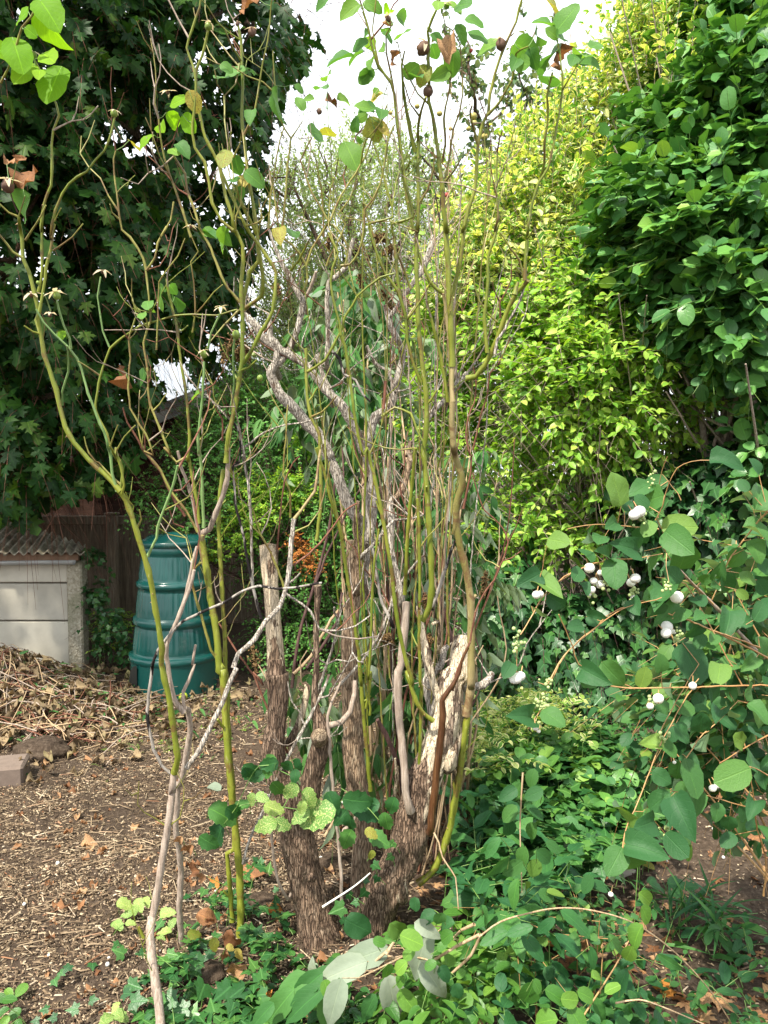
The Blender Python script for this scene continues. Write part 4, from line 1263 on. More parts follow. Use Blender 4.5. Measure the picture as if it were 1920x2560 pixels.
def back_hedge():
    rng = np.random.default_rng(106)
    t = thing("shady_hedge", (2.3, 6.4, 0), "added hedge of small leaves as dark backing behind the privet and the wire fence", "hedge")  # added foliage layer that keeps the cavity under the privet dark
    bl = [(np.array([x, 6.5 + rng.normal(0, .1), z]), np.array([.55, .45, .55]), 1.) for x in np.arange(-.1, 5.2, .5) for z in ((.35, 1.0, 1.65, 2.2) if x > .8 else (.35, 1.0, 1.6))]
    woody(t, rng, np.array([2.3, 6.6, 0]), np.array([q[0] for q in bl[::3]]), M['darkstem'], .02)
    anc, out = blob_anchors(rng, bl, 4200, .5, seed=18, lump=.3)
    p, D, N, S = sprays(rng, anc, out, .25, 8, .06, droop=.4, spread=55, face_up=.6, face_out=.6)
    b = Buf(); realize(b, 'tiny', p, D, N, S, 0, rng); b.build("leaves", M['shrub'], t, kind="stuff")
back_hedge()

def far_hedge():
    rng = np.random.default_rng(109)
    t = thing("boundary_hedge", (0, 15, 0), "added dark backdrop hedge closing the gaps beyond the shed and under the maple", "hedge")  # added all round as dark backdrop, hides the bright bare horizon
    bl = [(np.array([x, 12.5 + 1.2 * math.sin(x * .7), z]), np.array([1.0, .7, .8]), 1.) for x in np.arange(-12, 12.1, 1.0) for z in (.5, 1.5)]
    anc, out = blob_anchors(rng, bl, 4000, .55, seed=19, lump=.3)
    p, D, N, S = sprays(rng, anc, out, .4, 8, .11, droop=.4, spread=55, face_up=.6, face_out=.6)
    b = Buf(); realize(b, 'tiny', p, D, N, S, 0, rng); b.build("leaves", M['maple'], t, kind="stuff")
    b = Buf()
    for q in bl[::2]:
        tube(b, [[q[0][0], q[0][1], -.05], q[0] * [1, 1, .6], q[0] + [0, 0, .5]], [.05, .04, .02], 6, .3)
    b.build("stems", M['bark'], t, kind="stuff")
far_hedge()

# ------------------------------------------------------------------ shrub behind the compost bin
def small_shrub():
    rng = np.random.default_rng(107)
    t = thing("small_leaved_shrub", (-.75, 6.6, 0), "rounded shrub with tiny green and lime leaves overhanging the compost bin", "shrub")
    bl, bg_ = [], []
    for (x, y, Y, r) in ((545, 940, 6.5, .46), (470, 900, 6.9, .34), (620, 880, 6.9, .40), (700, 930, 6.8, .42), (560, 850, 7.2, .36), (760, 1040, 6.8, .4), (430, 1000, 6.3, .36), (345, 1080, 6.1, .22), (640, 1000, 6.6, .42), (560, 1090, 6.2, .36), (440, 1130, 6.0, .26), (660, 1130, 6.3, .38), (390, 1175, 5.75, .12), (560, 1210, 6.3, .24), (660, 1270, 6.3, .32), (600, 1370, 6.2, .26), (700, 1380, 6.2, .3), (720, 1180, 6.5, .36), (780, 1300, 6.4, .36), (400, 960, 6.6, .2), (500, 890, 6.9, .22), (850, 1150, 6.6, .4), (880, 1350, 6.4, .4)):
        bl.append((PV(x, y, Y), np.array([r, r, r]), 1.))
    for (x, y, Y, r) in ((530, 1080, 5.95, .20), (600, 1060, 6.0, .16), (520, 1150, 5.85, .14), (470, 1190, 5.8, .08), (650, 1060, 6.05, .12), (560, 1110, 5.9, .12), (660, 950, 6.2, .1)):
        bg_.append((PV(x, y, Y), np.array([r, r * .7, r]), 1.))
    woody(t, rng, np.array([-.75, 6.6, 0]), np.array([q[0] for q in bl]), M['darkstem'], .016)
    anc, out = blob_anchors(rng, bl, 4600, .4, seed=28, lump=.55)
    st = Buf()
    p, D, N, S = sprays(rng, anc, out, .20, 14, .033, droop=.45, up=.1, spread=50, opp=True, face_up=.7, face_out=.5, jit=.3, stems=st, stem_r=.0015)
    b = Buf(); realize(b, 'tiny', p, D, N, S * 1.1, 0, rng); b.build("leaves", M['shrub'], t, kind="stuff")
    anc, out = blob_anchors(rng, bg_, 420, .5, seed=29, lump=.5)
    p, D, N, S = sprays(rng, anc, out, .13, 12, .034, droop=.2, up=.4, spread=50, opp=True, face_up=.7, face_out=.5, jit=.3, stems=st, stem_r=.0015)
    b = Buf(); realize(b, 'tiny', p, D, N, S * 1.1, 0, rng); b.build("lime_leaves", M['shrubgold'], t, kind="stuff")
    st.build("twigs", M['darkstem'], t, kind="stuff")
    rb = [(PV(x, y, 5.9), np.array([r, r, r]), 1.) for x, y, r in ((652, 1190, .10), (680, 1215, .07), (640, 1165, .06))]
    anc, out = blob_anchors(rng, rb, 70, .3, seed=31)
    st = Buf()
    p, D, N, S = sprays(rng, anc, out, .12, 8, .028, droop=.3, spread=50, stems=st, stem_r=.0012)
    b = Buf(); realize(b, 'tiny', p, D, N, S, 0, rng); o = b.build("rusty_spray", M['rust'], t, kind="stuff"); o["label"] = "rusty orange dead spray on the shrub"
    st.build("dead_twigs", M['redbrown'], t, kind="stuff")
small_shrub()

# ------------------------------------------------------------------ wire fence with ivy
def wire_fence():
    t = thing("wire_fence", (1.9, 5.25, 0), "dark green chain link fence half buried in ivy at the right", "fence")
    m = plain_mat("green_plastic_wire", (.008, .09, .075), (.02, .14, .11), 20, .45, .1)
    b = Buf()
    x0, x1, z1, s = .75, 3.6, 1.18, .052
    n = int((x1 - x0) / s)
    y = 5.25
    for k in range(-int(z1 / s), n):
        for sg in (1, -1):
            xa, xb = x0 + k * s, x0 + k * s + z1
            za, zb = (0, z1) if sg > 0 else (z1, 0)
            if xa < x0: za, xa = za + (x0 - xa) * sg, x0
            if xb > x1: zb, xb = zb - (xb - x1) * sg, x1
            m_ = 2
            tube(b, [[xa, y + .002 * sg, za], [xb, y + .002 * sg, zb]], [.0017, .0017], 4, step=9, cap=False)
    b.build("wire_mesh", m, t, kind="stuff")
    for x in (.78, 2.2, 3.58):
        b = Buf(); tube(b, [[x, y + .04, -.1], [x, y + .04, .6], [x, y + .04, 1.3]], [.02, .02, .02], 10); b.build("post", m, t)
    for z in (.1, 1.16):
        b = Buf(); tube(b, [[x0, y, z], [x1, y, z]], [.002, .002], 5); b.build("line_wire", m, t)
wire_fence()

def ivy():
    rng = np.random.default_rng(108)
    t = thing("ivy", (1.9, 5.1, 0), "thick dark ivy climbing over the wire fence at the right", "ivy")
    bl, lo = [], []
    for (x, y, Y, r) in ((1400, 1060, 4.6, .24), (1480, 1100, 4.45, .28), (1560, 1060, 4.4, .28), (1640, 1120, 4.3, .28), (1420, 1150, 4.6, .22), (1540, 1190, 4.4, .26), (1640, 1240, 4.3, .26), (1360, 1040, 4.8, .16), (1560, 980, 4.6, .2), (1480, 1010, 4.65, .2), (1700, 1000, 4.4, .3)):
        bl.append((PV(x, y, Y), np.array([r, r * .6, r]), 1.))
    for x in np.arange(.75, 3.4, .28):
        for z in (.10, .30, .5):
            if z > .4 and x < 1.5: continue
            lo.append((np.array([x, 5.02 - .12 * (z < .2), z]), np.array([.24, .20, .20]), 1.))
    for (x, y, Y) in ((1040, 1400, 5.0), (1080, 1330, 5.1), (1010, 1440, 4.9), (1130, 1480, 4.8)):
        lo.append((PV(x, y, Y), np.array([.16, .15, .16]), .8))
    bl += [(PV(x, y, 4.9), np.array([.26, .18, .24]), 1.) for x in range(1090, 1700, 75) for y in (1180, 1270, 1350, 1430)]
    bl += [(PV(x, 1120, 4.9), np.array([.24, .18, .2]), 1.) for x in range(1330, 1700, 80)]
    bl = [q_ for q_ in bl if not (1130 < project(q_[0][None])[0][0] / VS < 1400 and 1150 < project(q_[0][None])[1][0] / VS < 1330)]
    anc, out = blob_anchors(rng, bl, 1500, .5, seed=38, lump=.3)
    st = Buf()
    p, D, N, S = sprays(rng, anc, out, .20, 6, .085, droop=.5, spread=70, face_up=.45, face_out=1.0, jit=.25, hang=.6, stems=st, stem_r=.002)
    anc, out = blob_anchors(rng, lo, 2100, .5, seed=39, lump=.3)
    p2, D2, N2, S2 = sprays(rng, anc, out, .18, 6, .052, droop=.5, spread=70, face_up=.55, face_out=.9, jit=.3, hang=.5, stems=st, stem_r=.002)
    st.build("stems", M['darkstem'], t, kind="stuff")
    foliage(t, 'ivy', 'ivylite', np.vstack([p, p2]), np.vstack([D, D2]), np.vstack([N, N2]), np.concatenate([S, S2]), M['ivy'], rng, 300)
    # ivy by the bunker
    t = thing("ivy", (-2.0, 6.2, 0), "small ivy climbing the corner post of the concrete bunker", "ivy")
    bl = [(PV(x, y, Y), np.array([r, r, r * 1.2]), 1.) for x, y, Y, r in ((205, 1290, 6.1, .12), (230, 1350, 6.0, .14), (262, 1390, 6.0, .14), (205, 1200, 6.15, .06), (185, 1190, 6.0, .05))]
    anc, out = blob_anchors(rng, bl, 130, .4, seed=41)
    st = Buf()
    p, D, N, S = sprays(rng, anc, out, .14, 5, .05, droop=.4, spread=60, face_up=.5, face_out=.8, hang=.4, stems=st, stem_r=.0018)
    st.build("stems", M['darkstem'], t, kind="stuff")
    foliage(t, 'ivy', 'ivylite', p, D, N, S, M['ivy'], rng, 120)
ivy()

# ------------------------------------------------------------------ the cut back shrub in the middle
def ridges(seed, amp=.06, fx=5, fs=9):
    def f(s, th):
        S_, T_ = np.meshgrid(s, th, indexing='ij')
        p = np.stack([np.cos(T_).ravel() * fx * .5, np.sin(T_).ravel() * fx * .5, S_.ravel() * fs], 1)
        p2 = np.stack([np.cos(T_).ravel() * fx * 1.6, np.sin(T_).ravel() * fx * 1.6, S_.ravel() * fs * 1.3], 1)
        a = fbm(p, 3, seed) - .5
        r_ = 1 - np.abs(fbm(p2, 3, seed + 9) - .5) * 2
        return (1 + amp * 1.6 * a + amp * (r_ - .8) * 1.1).reshape(S_.shape)
    return f

def traced(txt, Y0, Y1, r0=None, r1=None, ex=1.0):
    q = px(txt)
    n = len(q)
    Yk = [Y0 + (Y1 - Y0) * (i / max(1, n - 1)) ** ex for i in range(n)]
    pts = np.array([P(a[0], a[1], Yk[i]) for i, a in enumerate(q)])
    if len(q[0]) > 2: r_ = np.array([a[2] * .5 * Yk[i] / FPX for i, a in enumerate(q)])
    else: r_ = np.array([(r0 + (r1 - r0) * i / max(1, n - 1)) * Yk[i] / FPX for i in range(n)])
    return pts, r_

STUMP = thing("cut_back_shrub", G(860, 2400), "old cut back shrub with thick brown trunks and pale peeling wood in the centre", "shrub")
LIMBS = [   # name, material, depth at base and tip, outline: x,y,width in crop units
    ("trunk", 'bark', 2.60, 2.62, "M1 620,1300,430 590,1190,370 560,1080,300 515,900,255 460,680,232 415,480,232 370,280,232 345,150,220 330,60,190 L4 262,740,150 235,600,165 232,490,150 255,330,130 262,150,140 255,0,155 K5 585,1600,145 580,1450,118"),
    ("trunk", 'peelmuch', 2.62, 2.64, "K5 582,1500,125 575,1350,112 560,1150,108 545,950,108 535,800,120 530,672,128"),
    ("limb", 'bark', 2.61, 2.57, "M1 400,350,170 470,100,150 L4 505,700,135 545,560,140 560,440,120 545,340,90 520,250,55 515,120,45 K5 862,1500,42 858,1300,40 865,1100,42 872,1000,50 868,950,52"),
    ("limb", 'barkmid', 2.85, 2.88, "M1 830,900,150 835,700,150 840,450,135 L4 850,1100,110 830,900,135 800,700,150 780,520,150 785,380,150 765,200,130 750,0,115 K5 1110,1600,105 1085,1450,110 1085,1300,115 1110,1100,105 1130,950,100 1115,800,95 1100,640,75"),
    ("limb", 'barkmid', 2.86, 2.82, "K5 1130,1000,70 1160,850,70 1165,700,62 1130,560,45 1140,420,35 1150,370,32"),
    ("trunk", 'bark', 2.60, 2.62, "M1 760,1330,300 850,1180,280 920,1000,270 970,820,260 1060,620,260 1150,450,262 1200,250,262 L4 1240,820,225 1300,650,215 1350,520,170"),
    ("trunk", 'peel', 2.61, 2.68, "L4 1215,1000,215 1290,720,215 1370,520,220 1430,330,215 1450,180,200 1470,40,180 K6 690,1560,150 690,1450,140 700,1350,120 700,1300,95"),
    ("limb", 'peelmuch', 2.60, 2.66, "L4 1440,640,110 1500,420,90 1560,300,30"),
    ("limb", 'peelmuch', 2.56, 2.60, "L4 1120,1560,90 1130,1380,80 1160,1180,90"),
    ("limb", 'grey', 2.72, 2.80, "L4 1370,520,100 1330,250,80 1300,60,80 K6 560,1500,50 580,1400,46 600,1370,40"),
    ("limb", 'grey', 2.70, 2.75, "K6 760,1659,60 850,1640,60 900,1590,52 912,1560,40"),
    ("limb", 'greysmooth', 2.55, 2.60, "L4 1175,960,70 1150,860,52 1130,600,52 1105,350,52 1090,150,54 1095,0,60 K6 280,1500,52 300,1300,56 318,1150,54 320,1065,56"),
    ("limb", 'peel', 2.60, 2.66, "L4 1380,620,60 1395,300,55 K6 500,1600,50 465,1450,58 430,1250,40 408,1090,40"),
    ("limb", 'glossbrown', 2.50, 2.48, "L4 1315,1110,48 1330,950,52 1360,700,55 1385,480,50 1400,300,46 1400,200,40 1420,160,36 1480,80,30 1520,0,24 K6 700,1480,22 750,1380,20"),
    ("limb", 'peelmuch', 2.66, 2.70, "L4 340,480,60 400,380,50 440,240,44 470,100,44 445,70,30"),
    ("limb", 'greysmooth', 2.60, 2.66, "L4 540,350,50 620,370,44 700,350,42 760,270,40 790,150,32 800,60,30"),
    ("branch", 'grey', 2.90, 2.84, "K5 1180,1000,70 1185,850,60 1215,680,62 1215,600,68 1100,420,70 1050,310,64 1000,180,60 960,90,58 910,0,58 K3 960,1630,60 900,1500,60 850,1430,66 800,1390,62 730,1300,62 660,1230,66 610,1180,58 560,1080,52 545,1020,54 580,960,44 590,870,48 540,830,44 480,770,48 440,700,46 400,660,36 365,620,26"),
    ("branch", 'grey', 2.88, 2.84, "K5 1215,650,60 1240,450,72 1240,250,62 1220,100,56 1200,0,52 K3 1190,1600,52 1160,1500,52 1120,1400,54 1080,1330,60 1040,1260,56 980,1200,50 920,1150,44 870,1080,44 820,1010,46 770,960,50 720,930,52 670,900,50 610,870,46 570,820,50 540,790,44 540,700,30 535,620,26"),
    ("branch", 'grey', 2.86, 2.78, "K3 575,980,44 630,940,36 680,860,34 710,780,34 745,680,36 765,590,40 770,530,40 730,470,34 690,400,30 660,340,34 625,280,26 590,190,22 560,130,18 540,60,14 520,0,12"),
    ("branch", 'grey', 2.88, 2.86, "K3 1210,1560,52 1235,1440,50 1265,1330,56 1330,1290,50 1390,1210,46 1410,1110,44 1440,1000,40 1455,880,36 1420,800,34 1380,720,34 1355,650,34 1340,560,26"),
    ("branch", 'grey', 2.86, 2.86, "K3 1365,640,30 1400,600,26 1430,540,20 1520,420,26 1580,330,36 1640,200,40 1659,130,34 K4 500,80,26"),
    ("branch", 'grey', 2.88, 2.88, "K3 965,1180,34 920,1080,30 890,980,26 870,900,24"),
    ("branch", 'greysmooth', 2.84, 2.8, "K3 780,520,22 820,450,20 850,370,18 860,330,16"),
    ("branch", 'grey', 2.84, 2.8, "K3 930,950,30 940,800,26 935,600,28 945,400,26 1000,370,26 1060,300,30 1090,200,26 1120,100,20"),
    ("branch", 'grey', 2.7, 2.72, "K6 290,1060,36 270,930,34 235,800,38 205,650,42 215,520,42 210,400,40 230,340,34"),
    ("branch", 'barkmid', 2.7, 2.74, "K6 240,350,26 290,300,38 330,170,34 350,40,30 K4 335,1600,28 350,1500,24"),
    ("branch", 'grey', 2.72, 2.7, "K4 600,1215,26 540,1260,34 480,1330,36 440,1380,30"),
    ("branch", 'grey', 2.70, 2.72, "K4 645,1150,26 690,1090,36 740,1030,34"),
    ("branch", 'grey', 2.86, 2.86, "K4 50,840,12 100,960,18 190,1010,18 220,1090,18 240,1160,22 300,1150,10 360,1130,8"),
    ("twig", 'blackgrey', 2.7, 2.75, "K5 1390,1230,24 1340,1130,24 1300,1000,20 1260,750,18 1230,570,16 1205,400,16 1210,200,14"),
    ("twig", 'grey', 2.66, 2.62, "K5 1180,740,26 1290,640,26 1330,570,20 1400,500,18 1520,490,12 1600,460,10"),
    ("twig", 'grey', 2.72, 2.70, "K5 1000,1659,20 1100,1560,20 1200,1440,18 1300,1290,18 1370,1100,16 1400,1000,14 1500,850,14 1600,740,12"),
    ("twig", 'grey', 2.70, 2.6, "K5 880,1659,22 1000,1270,16 985,1100,14"),
    ("stem", 'greysmooth', 2.50, 2.56, "M1 710,900,24 700,650,24 670,300,22 640,0,22 L4 620,500,22 605,300,22 640,200,18 700,70,14"),
    ("stem", 'grey', 2.5, 2.6, "M1 20,550,20 80,350,20 130,250,18 L4 280,680,18 350,550,20 450,370,22 550,180,22 620,20,18"),
    ("twig", 'greysmooth', 2.55, 2.5, "L4 330,1570,20 250,1400,20 215,1100,18"),
    ("twig", 'darkstem', 2.75, 2.7, "L4 1090,620,30 1000,420,36 950,330,26"),
    ("twig", 'peelmuch', 2.7, 2.66, "L4 1060,880,26 1085,700,22 1070,600,14"),
    ("twig", 'peelmuch', 2.7, 2.66, "K6 545,1390,30 540,1200,26 500,1220,22"),
    ("twig", 'blackgrey', 2.62, 2.6, "K6 510,1090,22 560,930,26 610,770,22 655,640,14"),
    ("twig", 'redbrown', 2.68, 2.7, "L4 330,560,18 280,440,16 190,250,16 90,0,14 K5 490,1640,14 330,1440,14 250,1310,12 180,1200,10"),
    ("twig", 'greysmooth', 2.6, 2.62, "L4 700,1200,28 720,1090,30 780,1040,18 805,990,16"),
]
for k, (nm, mt, Y0, Y1, tr) in enumerate(LIMBS):
    pts, r_ = traced(tr, Y0, Y1)
    if nm == 'branch': r_ = r_ * 1.18
    if nm != 'trunk':
        pts = np.vstack([pts[0] + [0, .09, -.03], pts]); r_ = np.concatenate([[r_[0]], r_])
    big = r_.max() > .02
    b = Buf()
    ends = 1 if mt in ('barkmid', 'peelmuch', 'grey') else 0
    tube(b, pts, r_, 40 if r_.max() > .05 else (20 if big else 9), .009 if r_.max() > .05 else (.014 if big else .025), wob=0 if big else .0012, seed=k,
         disp=ridges(k * 3 + 1, .26 if nm == 'trunk' and mt != 'peelmuch' else .16) if big else None, knots=0 if big else .12, knot_gap=.05, capmat=1 if big else 0)
    b.build(nm, [M[mt], M['endgrain']], STUMP)
# knot and sawn face
b = Buf()
c = P(*px("L4 535,415")[0][:2], 2.5)
tube(b, [c + [.0, .07, -.05], c + [.004, .02, -.022], c + [.010, -.008, -.006]], [.026, .027, .021], 16, .01, disp=ridges(77, .1), capmat=1)
b.build("sawn_stub", [M['barkmid'], M['endgrain']], STUMP)
b = Buf(); c = P(*px("M1 492,645")[0][:2], 2.515)
ball(b, c, .016, seg=14, rows=8, sc=(1, .6, 1), wob=.3, seed=3); b.build("knot", M['bark'], STUMP)

# thin dead twigs sprouting from the grey branches
def twiggery(name, label, cat, segs, mats, seed, n, length, Yr, up=.6, parent=None, rad=.0022):
    r = np.random.default_rng(seed)
    bs = [Buf() for _ in mats]
    segs = [np.asarray(s) for s in segs]
    for i in range(n):
        s = segs[int(r.integers(0, len(segs)))]
        p = s[int(r.integers(len(s) // 4, len(s)))].copy()
        d = nrm(r.normal(0, 1, 3) * [1, .5, .5] + [0, 0, up])
        L_ = length * r.uniform(.4, 1.5)
        k = 5
        pts = [p]
        for j in range(k):
            d = nrm(d + r.normal(0, .28, 3) + [0, 0, .22])
            pts.append(pts[-1] + d * L_ / k)
        w = rad * r.uniform(.7, 1.5)
        q = int(r.integers(0, len(mats)))
        tube(bs[q], pts, np.linspace(w, w * .5, k + 1), 5, .03, knots=.3, knot_gap=.03, seed=i)
        if r.random() < .7:
            e = nrm(d + r.normal(0, .8, 3) + [0, 0, .4])
            o = pts[2 + int(r.integers(0, 3))]
            tube(bs[q], [o, o + e * L_ * .2, o + e * L_ * .35 + [0, 0, .02]], [w * .7, w * .6, w * .4], 5, .03, knots=.3, knot_gap=.03, seed=i)
    for q, b in enumerate(bs):
        if b.n: b.build(name, M[mats[q]], parent, kind="stuff")
grey_paths = [smooth_path(*traced(t_[4], t_[2], t_[3]), .04)[0] for t_ in LIMBS if t_[1] == 'grey']
twiggery("dead_twigs", None, None, grey_paths, ['grey', 'greysmooth', 'redbrown', 'grey'], 50, 85, .26, None, parent=STUMP)

# bundle of dry stems behind
rng = np.random.default_rng(120)
DRY = thing("dry_stem_clump", (.22, 3.05, 0), "upright clump of dry tan and purple brown stems behind the peeling trunk", "dead stems")
bs = {'tan': Buf(), 'darkstem': Buf(), 'redbrown': Buf()}
for i in range(60):
    mt = ['tan', 'tan', 'tan', 'tan', 'darkstem', 'redbrown', 'tan'][int(rng.integers(0, 7))]
    x0, x1 = rng.normal(905, 38), rng.normal(915, 90)
    y1 = rng.uniform(860, 1450)
    xb = x0 * VS if x0 < 10 else x0
    Yk = rng.uniform(2.95, 3.5)
    base = P(x0 * 1.15, 2110, Yk); base[2] = float(gz(base[0], Yk)) - .02
    top = P(x1 * VS, y1 * VS, Yk + rng.uniform(-.1, .15))
    m1 = base + (top - base) * .4 + rng.normal(0, .03, 3); m2 = base + (top - base) * .75 + rng.normal(0, .03, 3)
    w = rng.uniform(.002, .0055)
    b = Buf()
    tube(bs[mt] if i % 3 else b, [base, m1, m2, top], [w, w * .9, w * .75, w * .5], 6, .06, wob=.0018, seed=i, knots=.15, knot_gap=.08)
    if i % 3 == 0: b.build("dry_stem", M[mt], DRY)
for tr, w, mt in (("K5 690,1659 750,1250 860,900 960,480 990,200", 20, 'darkstem'), ("K5 790,1520 880,1400 1000,1200 1040,1000", 22, 'darkstem'), ("K5 860,930 920,760 1000,600 1100,380 1200,230", 13, 'darkstem'),
                  ("K6 650,1400 600,1200 560,1040 520,920", 26, 'darkstem'), ("K5 1050,300 1048,150 1040,0", 12, 'darkstem'), ("K6 690,1400 560,1130 500,960", 13, 'darkstem'),
                  ("K6 160,700 170,400 160,100", 16, 'tan'), ("K6 250,900 190,450 195,60", 12, 'tan'), ("K5 700,1560 820,1440 960,1190 1060,1080", 22, 'tan')):
    pts, r_ = traced(tr, 3.1, 3.2, w * .36166 / 2 * 1.2, w * .36166 / 2 * .8)
    b = Buf(); tube(b, pts, r_, 8, .04, wob=.001, seed=int(w)); b.build("dry_stem", M[mt], DRY)
for mt, b in bs.items():
    b.build("thin_stems", M[mt], DRY, kind="stuff")

